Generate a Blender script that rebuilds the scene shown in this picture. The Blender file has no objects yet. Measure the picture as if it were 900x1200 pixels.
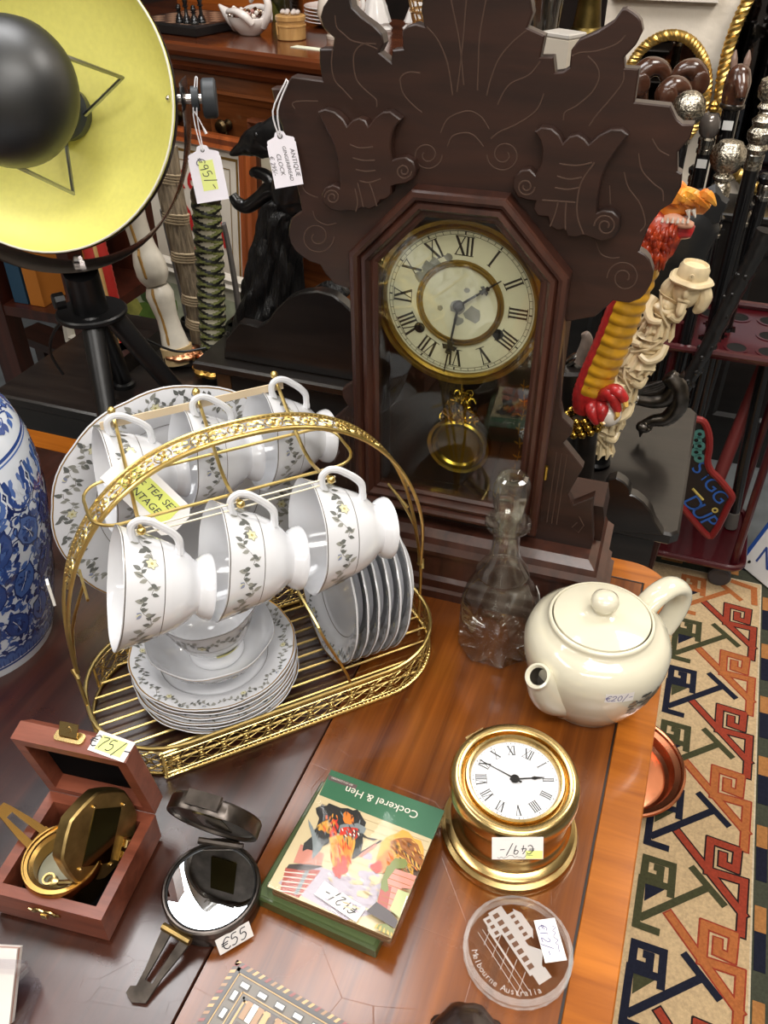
import bpy, bmesh, math, random
from mathutils import Vector as V, Matrix, Euler
PI = math.pi
sin, cos = math.sin, math.cos
R = math.radians
random.seed(7)
TZ = 0.74                      # height of the table top
COL = bpy.context.scene.collection
# ------------------------------------------------------------------ camera (measured from the photograph)
FPX, CX, CY = 1000.0, 450.0, 600.0
_p, _r = R(37.5), R(-0.35)
FW = V((0, cos(_p), -sin(_p))); _u = V((0, sin(_p), cos(_p))); _x = V((1, 0, 0))
CXV = cos(_r)*_x + sin(_r)*_u
CYV = -sin(_r)*_x + cos(_r)*_u
CAM = V((0, 0, 1.38))
def ray(x, y): return CXV*((x-CX)/FPX) - CYV*((y-CY)/FPX) + FW
def at(x, y, z=TZ):
    d = ray(x, y); return CAM + d*((z-CAM.z)/d.z)
def aty(x, y, Y):
    d = ray(x, y); return CAM + d*(Y/d.y)
def onplane(x, y, p0, n):
    d = ray(x, y); return CAM + d*((p0-CAM).dot(n)/d.dot(n))
cam = bpy.data.cameras.new('camera'); cam_o = bpy.data.objects.new('camera', cam); COL.objects.link(cam_o)
cam.sensor_fit = 'VERTICAL'; cam.sensor_height = 24.0; cam.lens = FPX/1200.0*24.0
cam.clip_start = 0.02; cam.clip_end = 60
m3 = Matrix((CXV, CYV, -FW)).transposed()
cam_o.matrix_world = Matrix.Translation(CAM) @ m3.to_4x4()
bpy.context.scene.camera = cam_o

# ------------------------------------------------------------------ materials
def lin(c):
    return tuple(((v/255)/12.92 if v/255 <= .04045 else ((v/255+.055)/1.055)**2.4) for v in c) + (1.0,)
MATS = {}
def mat(name, rgb, rough=.5, metal=0, spec=.5, coat=0, trans=0, ior=1.45, noise=0, nscale=40, emit=None, bump=0, bscale=200, alpha=1, stretch=None, rgb2=None, aniso=0, coatr=.05):
    if name in MATS: return MATS[name]
    m = bpy.data.materials.new(name); m.use_nodes = True
    nt = m.node_tree; b = nt.nodes['Principled BSDF']
    b.inputs['Base Color'].default_value = lin(rgb); b.inputs['Roughness'].default_value = rough
    b.inputs['Metallic'].default_value = metal; b.inputs['IOR'].default_value = ior
    b.inputs['Specular IOR Level'].default_value = spec
    b.inputs['Coat Weight'].default_value = coat; b.inputs['Coat Roughness'].default_value = coatr
    b.inputs['Transmission Weight'].default_value = trans; b.inputs['Alpha'].default_value = alpha
    if emit:
        b.inputs['Emission Color'].default_value = lin(emit[0]); b.inputs['Emission Strength'].default_value = emit[1]
    if noise or rgb2 or bump:
        tc = nt.nodes.new('ShaderNodeTexCoord'); mp = nt.nodes.new('ShaderNodeMapping')
        nt.links.new(tc.outputs['Object'], mp.inputs['Vector'])
        if stretch: mp.inputs['Scale'].default_value = stretch
    if noise or rgb2:
        n = nt.nodes.new('ShaderNodeTexNoise'); n.inputs['Scale'].default_value = nscale; n.inputs['Detail'].default_value = 5
        nt.links.new(mp.outputs[0], n.inputs['Vector'])
        rp = nt.nodes.new('ShaderNodeValToRGB'); rp.color_ramp.elements[0].position = .3; rp.color_ramp.elements[1].position = .7
        if rgb2 is None:
            rgb2 = tuple(max(0, v*(1-noise)) for v in rgb)
        rp.color_ramp.elements[0].color = lin(rgb2); rp.color_ramp.elements[1].color = lin(rgb)
        nt.links.new(n.outputs['Fac'], rp.inputs[0]); nt.links.new(rp.outputs[0], b.inputs['Base Color'])
    if bump:
        n2 = nt.nodes.new('ShaderNodeTexNoise'); n2.inputs['Scale'].default_value = bscale; n2.inputs['Detail'].default_value = 4
        nt.links.new(mp.outputs[0], n2.inputs['Vector'])
        bp = nt.nodes.new('ShaderNodeBump'); bp.inputs['Strength'].default_value = bump; bp.inputs['Distance'].default_value = .002
        nt.links.new(n2.outputs['Fac'], bp.inputs['Height']); nt.links.new(bp.outputs[0], b.inputs['Normal'])
    MATS[name] = m; return m
def wood(name, dark, lightc, rot=(0,0,0), stretch=(3, 60, 60), scale=1.0, rough=.3, coat=.3, scratch=0, bump=.05, coatr=.12, fig=.35):
    """grain runs along local X (after rot); two noise octaves, fine pores and broad figure"""
    if name in MATS: return MATS[name]
    m = bpy.data.materials.new(name); m.use_nodes = True
    nt = m.node_tree; N = nt.nodes; L = nt.links; b = N['Principled BSDF']
    tc = N.new('ShaderNodeTexCoord'); mp = N.new('ShaderNodeMapping'); mp.inputs['Rotation'].default_value = rot
    L.new(tc.outputs['Object'], mp.inputs['Vector'])
    mp2 = N.new('ShaderNodeMapping'); mp2.inputs['Scale'].default_value = stretch; L.new(mp.outputs[0], mp2.inputs['Vector'])
    n1 = N.new('ShaderNodeTexNoise'); n1.inputs['Scale'].default_value = scale; n1.inputs['Detail'].default_value = 8; n1.inputs['Roughness'].default_value = .6
    n1.inputs['Distortion'].default_value = .6; L.new(mp2.outputs[0], n1.inputs['Vector'])
    mp3 = N.new('ShaderNodeMapping'); mp3.inputs['Scale'].default_value = tuple(s*.16 for s in stretch); L.new(mp.outputs[0], mp3.inputs['Vector'])
    n2 = N.new('ShaderNodeTexNoise'); n2.inputs['Scale'].default_value = scale*1.2; n2.inputs['Detail'].default_value = 3; n2.inputs['Distortion'].default_value = 1.2
    L.new(mp3.outputs[0], n2.inputs['Vector'])
    mx = N.new('ShaderNodeMix'); mx.data_type = 'FLOAT'; mx.inputs[0].default_value = fig
    L.new(n1.outputs['Fac'], mx.inputs[2]); L.new(n2.outputs['Fac'], mx.inputs[3])
    rp = N.new('ShaderNodeValToRGB'); e = rp.color_ramp.elements
    e[0].position = .36; e[1].position = .66; e[0].color = lin(dark); e[1].color = lin(lightc)
    L.new(mx.outputs[0], rp.inputs[0]); L.new(rp.outputs[0], b.inputs['Base Color'])
    b.inputs['Roughness'].default_value = rough; b.inputs['Coat Weight'].default_value = coat; b.inputs['Coat Roughness'].default_value = coatr
    bp = N.new('ShaderNodeBump'); bp.inputs['Strength'].default_value = bump; bp.inputs['Distance'].default_value = .001
    L.new(n1.outputs['Fac'], bp.inputs['Height']); L.new(bp.outputs[0], b.inputs['Normal'])
    if scratch:
        # fine worn scratches: thin voronoi edges that break the polish
        mpv = N.new('ShaderNodeMapping'); mpv.inputs['Scale'].default_value = (9, 16, 9); L.new(tc.outputs['Object'], mpv.inputs['Vector'])
        vo = N.new('ShaderNodeTexVoronoi'); vo.feature = 'DISTANCE_TO_EDGE'; vo.inputs['Scale'].default_value = scratch
        L.new(mpv.outputs[0], vo.inputs['Vector'])
        n3 = N.new('ShaderNodeTexNoise'); n3.inputs['Scale'].default_value = 9; n3.inputs['Detail'].default_value = 6; L.new(tc.outputs['Object'], n3.inputs['Vector'])
        r3 = N.new('ShaderNodeMapRange'); r3.inputs[1].default_value = .35; r3.inputs[2].default_value = .7; r3.inputs[3].default_value = rough*.7; r3.inputs[4].default_value = rough*1.7
        L.new(n3.outputs['Fac'], r3.inputs[0]); L.new(r3.outputs[0], b.inputs['Roughness'])
        rv = N.new('ShaderNodeMapRange'); rv.inputs[1].default_value = 0; rv.inputs[2].default_value = .004; rv.inputs[3].default_value = 0; rv.inputs[4].default_value = 1
        L.new(vo.outputs['Distance'], rv.inputs[0])
        bp2 = N.new('ShaderNodeBump'); bp2.inputs['Strength'].default_value = .08; bp2.inputs['Distance'].default_value = .0006
        L.new(rv.outputs[0], bp2.inputs['Height']); L.new(bp.outputs[0], bp2.inputs['Normal'])
        L.new(bp2.outputs[0], b.inputs['Normal']); L.new(bp2.outputs[0], b.inputs['Coat Normal'])
    MATS[name] = m; return m

def pane(name, tint=(255,255,255), rough=.02, base=.05, ior=1.5):
    """thin clear sheet: lets light straight through and mirrors by Fresnel"""
    if name in MATS: return MATS[name]
    m = bpy.data.materials.new(name); m.use_nodes = True; nt = m.node_tree; N = nt.nodes
    N.remove(N['Principled BSDF']); out = [n for n in N if n.type == 'OUTPUT_MATERIAL'][0]
    tr = N.new('ShaderNodeBsdfTransparent'); tr.inputs[0].default_value = lin(tint)
    gl = N.new('ShaderNodeBsdfGlossy'); gl.inputs['Roughness'].default_value = rough
    fr = N.new('ShaderNodeFresnel'); ge = N.new('ShaderNodeNewGeometry'); mi_ = N.new('ShaderNodeMix'); mi_.data_type = 'FLOAT'; mi_.inputs[2].default_value = ior; mi_.inputs[3].default_value = 1/ior; nt.links.new(ge.outputs['Backfacing'], mi_.inputs[0]); nt.links.new(mi_.outputs[0], fr.inputs[0])
    mr = N.new('ShaderNodeMath'); mr.operation = 'ADD'; mr.inputs[1].default_value = base; nt.links.new(fr.outputs[0], mr.inputs[0])
    mx = N.new('ShaderNodeMixShader'); nt.links.new(mr.outputs[0], mx.inputs[0]); nt.links.new(tr.outputs[0], mx.inputs[1]); nt.links.new(gl.outputs[0], mx.inputs[2])
    nt.links.new(mx.outputs[0], out.inputs[0]); MATS[name] = m; return m
# ------------------------------------------------------------------ mesh builder
I4 = Matrix.Identity(4)
def T(x=0, y=0, z=0): return Matrix.Translation((x, y, z))
def RX(a): return Matrix.Rotation(a, 4, 'X')
def RY(a): return Matrix.Rotation(a, 4, 'Y')
def RZ(a): return Matrix.Rotation(a, 4, 'Z')
def SC(x, y=None, z=None):
    if y is None: y = z = x
    return Matrix.Diagonal((x, y, z, 1))
def basis(o, x, z):
    """frame with local Z along z and local X near x"""
    z = V(z).normalized(); y = z.cross(V(x)).normalized(); x = y.cross(z)
    return Matrix.Translation(V(o)) @ Matrix((x, y, z)).transposed().to_4x4()
XZ = Matrix(((1,0,0,0),(0,0,1,0),(0,1,0,0),(0,0,0,1)))        # maps (x,y,z) -> (x, z, y): draw in XZ plane, depth = +y
class MB:
    def __init__(s): s.v = []; s.f = []; s.m = []
    def add(s, vs, fs, mi=0, M=None):
        b = len(s.v)
        s.v += [M @ V(p) for p in vs] if M is not None else [V(p) for p in vs]
        s.f += [tuple(b+i for i in f) for f in fs]; s.m += [mi]*len(fs); return s
    def box(s, x0, x1, y0, y1, z0, z1, mi=0, M=None, bev=0):
        if bev:
            return s.prism([(x0,y0),(x1,y0),(x1,y1),(x0,y1)], z0, z1, mi, M, ch=bev)
        vs = [(x,y,z) for z in (z0,z1) for y in (y0,y1) for x in (x0,x1)]
        return s.add(vs, [(0,2,3,1),(4,5,7,6),(0,1,5,4),(2,6,7,3),(0,4,6,2),(1,3,7,5)], mi, M)
    def loft(s, loops, mi=0, M=None, closed=True, cap0=True, cap1=True):
        n = len(loops[0]); vs = [p for l in loops for p in l]; fs = []
        for k in range(len(loops)-1):
            for i in range(n if closed else n-1):
                j = (i+1) % n; fs.append((k*n+i, k*n+j, (k+1)*n+j, (k+1)*n+i))
        if cap0: fs.append(tuple(range(n-1, -1, -1)))
        if cap1: fs.append(tuple((len(loops)-1)*n+i for i in range(n)))
        return s.add(vs, fs, mi, M)
    def prism(s, out, z0, z1, mi=0, M=None, ch=0, ch0=None):
        if ch0 is None: ch0 = ch
        lo = []
        if ch0: lo.append([(x,y,z0) for x,y in inset(out, ch0)]); lo.append([(x,y,z0+ch0) for x,y in out])
        else: lo.append([(x,y,z0) for x,y in out])
        if ch: lo.append([(x,y,z1-ch) for x,y in out]); lo.append([(x,y,z1) for x,y in inset(out, ch)])
        else: lo.append([(x,y,z1) for x,y in out])
        return s.loft(lo, mi, M)
    def lathe(s, prof, n=32, mi=0, M=None, rm=None, a0=0, a1=2*PI, caps=False):
        """prof: (r,z) list; rm(theta, r, z) -> radius factor; full turn unless a0/a1 given"""
        full = abs(a1-a0-2*PI) < 1e-6; cols = n if full else n+1
        vs = []; rows = []
        for (r, z) in prof:
            if r < 1e-7: rows.append([len(vs)]); vs.append((0,0,z))
            else:
                row = []
                for i in range(cols):
                    a = a0+(a1-a0)*i/n; k = rm(a, r, z) if rm else 1
                    row.append(len(vs)); vs.append((r*k*cos(a), r*k*sin(a), z))
                rows.append(row)
        fs = []
        for A, B in zip(rows, rows[1:]):
            for i in range(n):
                j = (i+1) % cols if full else i+1
                if len(A) == 1 and len(B) == 1: continue
                if len(A) == 1: fs.append((A[0], B[j], B[i]))
                elif len(B) == 1: fs.append((A[i], A[j], B[0]))
                else: fs.append((A[i], A[j], B[j], B[i]))
        return s.add(vs, fs, mi, M)
    def tube(s, path, r, n=8, closed=False, mi=0, M=None, caps=True, flat=1.0, up=None):
        P = [V(p) for p in path]; N = len(P)
        rs = r if isinstance(r, (list, tuple)) else [r]*N
        tg = []
        for i in range(N):
            a = P[i-1] if (i or closed) else P[i]; b = P[(i+1) % N] if (i < N-1 or closed) else P[i]
            d = b-a; tg.append(d.normalized() if d.length > 1e-12 else V((0,0,1)))
        u = V(up) if up is not None else (V((0,0,1)) if abs(tg[0].z) < .9 else V((1,0,0)))
        u = (u - tg[0]*u.dot(tg[0])).normalized()
        loops = []
        for i in range(N):
            u = u - tg[i]*u.dot(tg[i])
            if u.length < 1e-6: u = tg[i].orthogonal()
            u.normalize()
            if up is not None:
                uu = V(up) - tg[i]*V(up).dot(tg[i])
                if uu.length > 1e-4: u = uu.normalized()
            w = tg[i].cross(u)
            loops.append([P[i] + (u*cos(2*PI*k/n)*flat + w*sin(2*PI*k/n))*rs[i] for k in range(n)])
        if closed: loops.append(loops[0])
        return s.loft(loops, mi, M, cap0=caps and not closed, cap1=caps and not closed)
    def ball(s, r, c=(0,0,0), n=12, k=8, mi=0, M=None, sx=1, sy=1, sz=1):
        prof = [(r*sin(PI*i/k), -r*cos(PI*i/k)) for i in range(k+1)]
        prof[0] = (0, -r); prof[-1] = (0, r)
        MM = T(*c) @ SC(sx, sy, sz)
        return s.lathe(prof, n, mi, (M @ MM) if M is not None else MM)
    def poly(s, pts, mi=0, M=None): return s.add(pts, [tuple(range(len(pts)))], mi, M)
    def text(s, txt, size, mi=0, M=None, ext=0, align='CENTER', shear=0, space=1):
        vs, fs = text_mesh(txt, size, ext, align, shear, space); return s.add(vs, fs, mi, M)
    def stroke(s, pts, w, mi=0, M=None, z=0):
        """flat pen stroke in the XY plane"""
        n = len(pts); L = []; Rr = []
        for i in range(n):
            a = V(pts[max(0,i-1)]); b = V(pts[min(n-1,i+1)]); d = (b-a)
            d = d.normalized() if d.length > 1e-9 else V((1,0)); q = V((-d.y, d.x))*w/2; p = V(pts[i])
            L.append((p.x+q.x, p.y+q.y, z)); Rr.append((p.x-q.x, p.y-q.y, z))
        return s.add(L+Rr, [(i, i+1, n+i+1, n+i) for i in range(n-1)], mi, M)
    def build(s, name, mats, parent=None, ang=35, smooth=True, recalc=True, zmin=None):
        if zmin is not None: s.v = [V((v.x, v.y, max(v.z, zmin))) for v in s.v]
        me = bpy.data.meshes.new(name); me.from_pydata([tuple(v) for v in s.v], [], s.f)
        for q in (mats if isinstance(mats, (list, tuple)) else [mats]): me.materials.append(q)
        me.polygons.foreach_set('material_index', s.m)
        if recalc:
            bm = bmesh.new(); bm.from_mesh(me); bmesh.ops.recalc_face_normals(bm, faces=bm.faces); bm.to_mesh(me); bm.free()
        if smooth:
            me.polygons.foreach_set('use_smooth', [True]*len(me.polygons)); me.set_sharp_from_angle(angle=R(ang))
        me.update()
        o = bpy.data.objects.new(name, me); COL.objects.link(o)
        if parent is not None: o.parent = parent
        return o
def inset(out, d):
    """offset a polygon inward by d (mitred)"""
    n = len(out); A = sum(out[i][0]*out[(i+1)%n][1]-out[(i+1)%n][0]*out[i][1] for i in range(n)); sg = 1 if A > 0 else -1
    res = []
    for i in range(n):
        p0 = V(out[i-1]); p1 = V(out[i]); p2 = V(out[(i+1)%n])
        e1 = (p1-p0); e2 = (p2-p1)
        e1 = e1.normalized() if e1.length > 1e-9 else e2.normalized(); e2 = e2.normalized() if e2.length > 1e-9 else e1
        n1 = V((-e1.y, e1.x))*sg; n2 = V((-e2.y, e2.x))*sg; b = n1+n2
        if b.length < 1e-6: b = n1.copy()
        b.normalize(); k = min(2.0, 1/max(.35, b.dot(n1))); q = p1+b*d*k
        res.append((q.x, q.y))
    return res
_tx = {}
def text_mesh(txt, size, ext=0, align='CENTER', shear=0, space=1):
    key = (txt, size, ext, align, shear, space)
    if key not in _tx:
        c = bpy.data.curves.new('t', 'FONT'); c.body = txt; c.size = size; c.extrude = ext; c.align_x = align; c.align_y = 'CENTER'; c.shear = shear; c.space_character = space; c.resolution_u = 3
        o = bpy.data.objects.new('t', c); COL.objects.link(o)
        dg = bpy.context.evaluated_depsgraph_get(); me = bpy.data.meshes.new_from_object(o.evaluated_get(dg))
        _tx[key] = ([tuple(v.co) for v in me.vertices], [tuple(p.vertices) for p in me.polygons])
        bpy.data.objects.remove(o); bpy.data.curves.remove(c); bpy.data.meshes.remove(me)
    return _tx[key]
def tag(o, label=None, cat=None, group=None, kind=None):
    if label: o['label'] = label
    if cat: o['category'] = cat
    if group: o['group'] = group
    if kind: o['kind'] = kind
    return o
def thing(name, label, cat, loc=(0,0,0), rot=0, group=None, M=None):
    o = bpy.data.objects.new(name, None); COL.objects.link(o); o.empty_display_size = .02
    if M is not None: o.matrix_world = M
    else:
        o.location = loc; o.rotation_euler = (0,0,rot) if not isinstance(rot, (tuple, list)) else rot
    return tag(o, label, cat, group)
def dup(root, label, group=None, M=None, loc=None, rot=None):
    r = root.copy(); COL.objects.link(r)
    if M is not None: r.matrix_world = M
    if loc is not None: r.location = loc
    if rot is not None: r.rotation_euler = rot
    tag(r, label, None, group)
    for ch in root.children:
        c = ch.copy(); COL.objects.link(c); c.parent = r
        for g in ch.children:
            d = g.copy(); COL.objects.link(d); d.parent = c
    return r
def circ(n, r, c=(0,0), a0=0, ry=None):
    return [(c[0]+r*cos(a0+2*PI*i/n), c[1]+(ry or r)*sin(a0+2*PI*i/n)) for i in range(n)]
def arc(r, a0, a1, n=12, c=(0,0)): return [(c[0]+r*cos(a0+(a1-a0)*i/n), c[1]+r*sin(a0+(a1-a0)*i/n)) for i in range(n+1)]
def rrect(w, h, r, n=5, c=(0,0)):
    o = []
    for (sx, sy, a) in ((1,-1,-PI/2),(1,1,0),(-1,1,PI/2),(-1,-1,PI)):
        o += arc(r, a, a+PI/2, n, (c[0]+sx*(w/2-r), c[1]+sy*(h/2-r)))
    return o
def smooth_path(P, k=6, closed=False):
    """Catmull-Rom through points of any dimension"""
    P = [V(p) for p in P]; n = len(P); o = []
    rng = n if closed else n-1
    for i in range(rng):
        g = lambda j: P[j % n] if closed else P[max(0, min(n-1, j))]
        a, b, c, d = g(i-1), g(i), g(i+1), g(i+2)
        for q in range(k):
            t = q/k; o.append(.5*((2*b)+(c-a)*t+(2*a-5*b+4*c-d)*t*t+(3*b-a-3*c+d)*t**3))
    if not closed: o.append(P[-1])
    return o
class Surf:
    """point on a lathed profile by arc length along it and turning angle"""
    def __init__(s, prof, off=.0002):
        s.p = [V(q) for q in prof]; s.off = off; s.l = [0]
        for a, b in zip(s.p, s.p[1:]): s.l.append(s.l[-1]+(b-a).length)
    def __call__(s, a, l, k=1):
        l = max(0, min(s.l[-1]-1e-9, l)); i = 0
        while i < len(s.l)-2 and s.l[i+1] < l: i += 1
        t = (l-s.l[i])/max(1e-9, s.l[i+1]-s.l[i]); q = s.p[i].lerp(s.p[i+1], t); d = (s.p[i+1]-s.p[i]).normalized()
        nr, nz = d.y, -d.x
        r = q.x+nr*s.off*k; return V((r*cos(a), r*sin(a), q.y+nz*s.off*k))
    def at_z(s, z):
        for i in range(len(s.p)-1):
            a, b = s.p[i], s.p[i+1]
            if (a.y-z)*(b.y-z) <= 0 and abs(a.y-b.y) > 1e-9: return s.l[i]+(z-a.y)/(b.y-a.y)*(s.l[i+1]-s.l[i])
        return 0
def leaf2(x, y, ang, ln, w, n=4):
    """leaf outline in 2D starting at (x,y)"""
    o = []
    ts = [i/n for i in range(n+1)]
    up = [(t*ln, w/2*sin(PI*min(1, t**.75))) for t in ts]
    pts = up + [(px, -py) for px, py in up[-2:0:-1]]
    return [(x+px*cos(ang)-py*sin(ang), y+px*sin(ang)+py*cos(ang)) for px, py in pts]
# digit / letter strokes for hand-written price labels (unit box ~ 0..1 high)
HW = {'€': [[(.75,.85),(.5,1),(.25,.8),(.15,.5),(.25,.18),(.5,0),(.75,.12)],[(.0,.6),(.6,.62)],[(.0,.42),(.55,.44)]],
 '0': [[(.4,1),(.15,.75),(.12,.3),(.35,0),(.6,.25),(.62,.7),(.4,1)]], '1': [[(.35,1),(.3,.5),(.28,0)]],
 '2': [[(.1,.75),(.35,1),(.6,.75),(.4,.4),(.08,.02),(.65,.05)]], '3': [[(.1,.9),(.4,1),(.55,.78),(.3,.55),(.58,.35),(.45,.05),(.1,.05)]],
 '4': [[(.4,1),(.1,.4),(.65,.42)],[(.48,.7),(.45,0)]], '5': [[(.6,1),(.2,.98),(.15,.6),(.45,.62),(.6,.35),(.4,.03),(.1,.08)]],
 '6': [[(.5,1),(.2,.6),(.12,.25),(.35,0),(.6,.2),(.45,.48),(.15,.35)]], '7': [[(.1,.97),(.65,1),(.4,.5),(.28,0)]],
 '8': [[(.55,.9),(.3,1),(.2,.75),(.55,.35),(.4,0),(.12,.2),(.5,.65),(.55,.9)]], '9': [[(.6,.75),(.4,.55),(.15,.7),(.3,1),(.58,.9),(.55,.4),(.45,0)]],
 '/': [[(.6,1.15),(.1,-.25)]], '-': [[(.1,.45),(.6,.5)]], ' ': []}
def hand(mb, txt, h, mi, M, w=None, lean=.15):
    """hand-written figures centred on the local XY origin"""
    w = w or h*.09; adv = .78; tot = adv*len(txt)*h; x0 = -tot/2
    for i, ch in enumerate(txt):
        for st in HW.get(ch, []):
            pts = [(x0+i*adv*h+(x+lean*(y-.5))*h, (y-.5)*h) for x, y in st]
            sp = smooth_path(pts, 4) if len(pts) > 2 else [V(p) for p in pts]
            mb.stroke([(p.x, p.y) for p in sp], w, mi, M)
    return mb
def scribble(mb, width, h, mi, M, seed=1, w=None):
    """a line of joined-up pen marks too small to read"""
    rr = random.Random(seed); n = max(4, int(width/h*2.4)); pts = []
    for i in range(n): pts.append((-width/2+width*i/(n-1), (rr.random()-.5)*h*(1 if i % 2 else .6)))
    mb.stroke([(p.x, p.y) for p in smooth_path(pts, 3)], w or h*.12, mi, M)
    return mb
# ------------------------------------------------------------------ the setting
AX = V((.937, -.35, 0)); AY = V((.35, .937, 0))          # the shop's two directions (clock, table and rug all follow them)
YAW = math.atan2(-.35, .937)
floor_m = mat('floor_vinyl', (116, 120, 122), .45, noise=.15, nscale=14)
tag(MB().box(-4, 4, -3, 5, -.05, 0).build('floor', floor_m), kind='structure')
plaster = mat('plaster_white', (240, 228, 210), .9, bump=1.0, bscale=60)
WP = V((1.02, 2.16, 0))                                  # a point on the right-hand part of the back wall
def wall_M(p): return Matrix.Translation(p) @ RZ(YAW)
wl = at(712, 60, 1.0)
b = MB(); b.box(-.515, 3.2, 0, .12, 0, 2.7); o = b.build('wall_back', plaster); o.matrix_world = wall_M(WP); tag(o, kind='structure')
dkwall = mat('panelled_wall_dark', (46, 30, 22), .7, noise=.4, nscale=9)
b = MB(); b.box(-5, .6, 0, .12, 0, 2.7); o = b.build('wall_rear', dkwall); o.matrix_world = wall_M(V((1.02, 3.2, 0))); tag(o, kind='structure')
side_m = mat('shop_wall_pale', (196, 184, 166), .85, noise=.3, nscale=2)
o = MB().box(-4, -3.9, -3, 5, 0, 2.7).build('wall_left', side_m); tag(o, kind='structure')
o = MB().box(3.9, 4, -3, 5, 0, 2.7).build('wall_right', side_m); tag(o, kind='structure')
o = MB().box(-4, 4, -3, -2.9, 0, 2.7).build('wall_front', side_m); tag(o, kind='structure')
ceil_m = mat('ceiling_white', (225, 222, 214), .9)
o = MB().box(-4, 4, -3, 5, 2.7, 2.8).build('ceiling', ceil_m); tag(o, kind='structure')

# ------------------------------------------------------------------ rug
def build_rug():
    r0 = V((.887, 1.485, 0)); t = thing('woven_rug', 'cream woven rug with stepped hook pattern in rust navy and green', 'rug', (r0.x, r0.y, 0), YAW)
    fz = .006
    cols = [(206, 178, 138), (72, 74, 62), (176, 122, 72), (34, 36, 50), (158, 66, 48), (182, 108, 62), (72, 72, 50), (44, 34, 34), (212, 196, 168)]
    ms = [mat('rug_wool_%d' % i, c, .95, spec=.1, noise=.14, nscale=220, bump=.4, bscale=500) for i, c in enumerate(cols)]
    CREAM, GREY, TAN, NAVY, RED, ORA, GRN, OUT, PALE = range(9)
    b = MB(); W = .49
    b.box(-W-.10, .12, -1.45, .13, 0, fz, GREY)
    b.box(-W, 0, -1.4, .012, fz, fz+.0006, CREAM); b.box(0, .003, -1.4, .015, fz, fz+.0007, PALE); b.box(-W, .003, .012, .015, fz, fz+.0007, PALE)
    cnt = [0]
    def st(pts, w, mi, dz):
        cnt[0] += 1; dz += cnt[0]*1.5e-6
        b.stroke([(x/1000, y/1000) for x, y in pts], w/1000, mi, None, fz+dz)
    def hook_r(dx, dy, mi, out):
        S = [[(-124,0),(-12,-116)], [(-70,-58),(-70,4),(-24,1),(-26,-38),(-48,-35),(-48,-18)], [(-66,-56),(-12,-56),(-14,-150)]]
        if out is not None:
            for s in S: corner([(x+dx, y+dy) for x, y in s], 18, out, .0009)
        for s in S: corner([(x+dx, y+dy) for x, y in s], 12.5, mi, .0012)
    def corner(P, w, mi, dz):
        for a, c in zip(P, P[1:]):
            d = (V(c)-V(a)).normalized()*w/2; st([V(a)-d*.9, V(c)+d*.9], w, mi, dz); dz += .00005
    def hook_l(dx, dy, mi, inn):
        S = [[(-172,-34),(-172,-4),(-127,-4),(-126,-58)], [(-172,-36),(-146,-36),(-146,-17),(-152,-17)], [(-174,-44),(-174,-128),(-142,-129)], [(-70,-25),(-166,-112)], [(-94,2),(-44,-44)], [(-172,-46),(-128,-46)]]
        b.add([((x+dx)/1000, (y+dy)/1000, fz+.0008) for x, y in [(-168,-50),(-134,-50),(-166,-84)]], [(0,1,2)], inn)
        for s in S: corner([(x+dx, y+dy) for x, y in s], 12.5, mi, .0012)
    for c in range(2):
        dx = -245*c
        for k in range(9):
            hook_r(dx, -91-158*k, RED if k % 2 == 0 else ORA, OUT if k % 2 == 0 else RED)
            hook_l(dx, -12-155*k, ORA if k == 0 else (GRN if k % 2 else NAVY), NAVY if k % 2 == 1 or k == 0 else GRN)
        corner([(dx-60, 2), (dx-14, -8), (dx-12, -60)], 14, ORA, .0013)
    for k in range(9):
        y = -.03-.157*k
        b.box(.006, .024, y-.045, y, fz, fz+.001, TAN); b.box(.006, .024, y-.11, y-.045, fz, fz+.001, NAVY)
        b.box(.075, .10, y-.07, y, fz, fz+.001, TAN)
    b.box(-W, .12, .055, .10, fz, fz+.0008, NAVY)
    for k in range(4):
        x = -.05-.13*k; b.box(x-.05, x, .03, .045, fz, fz+.001, TAN)
    b.build('woven_field', ms, t, smooth=False)
    return t
build_rug()

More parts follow.
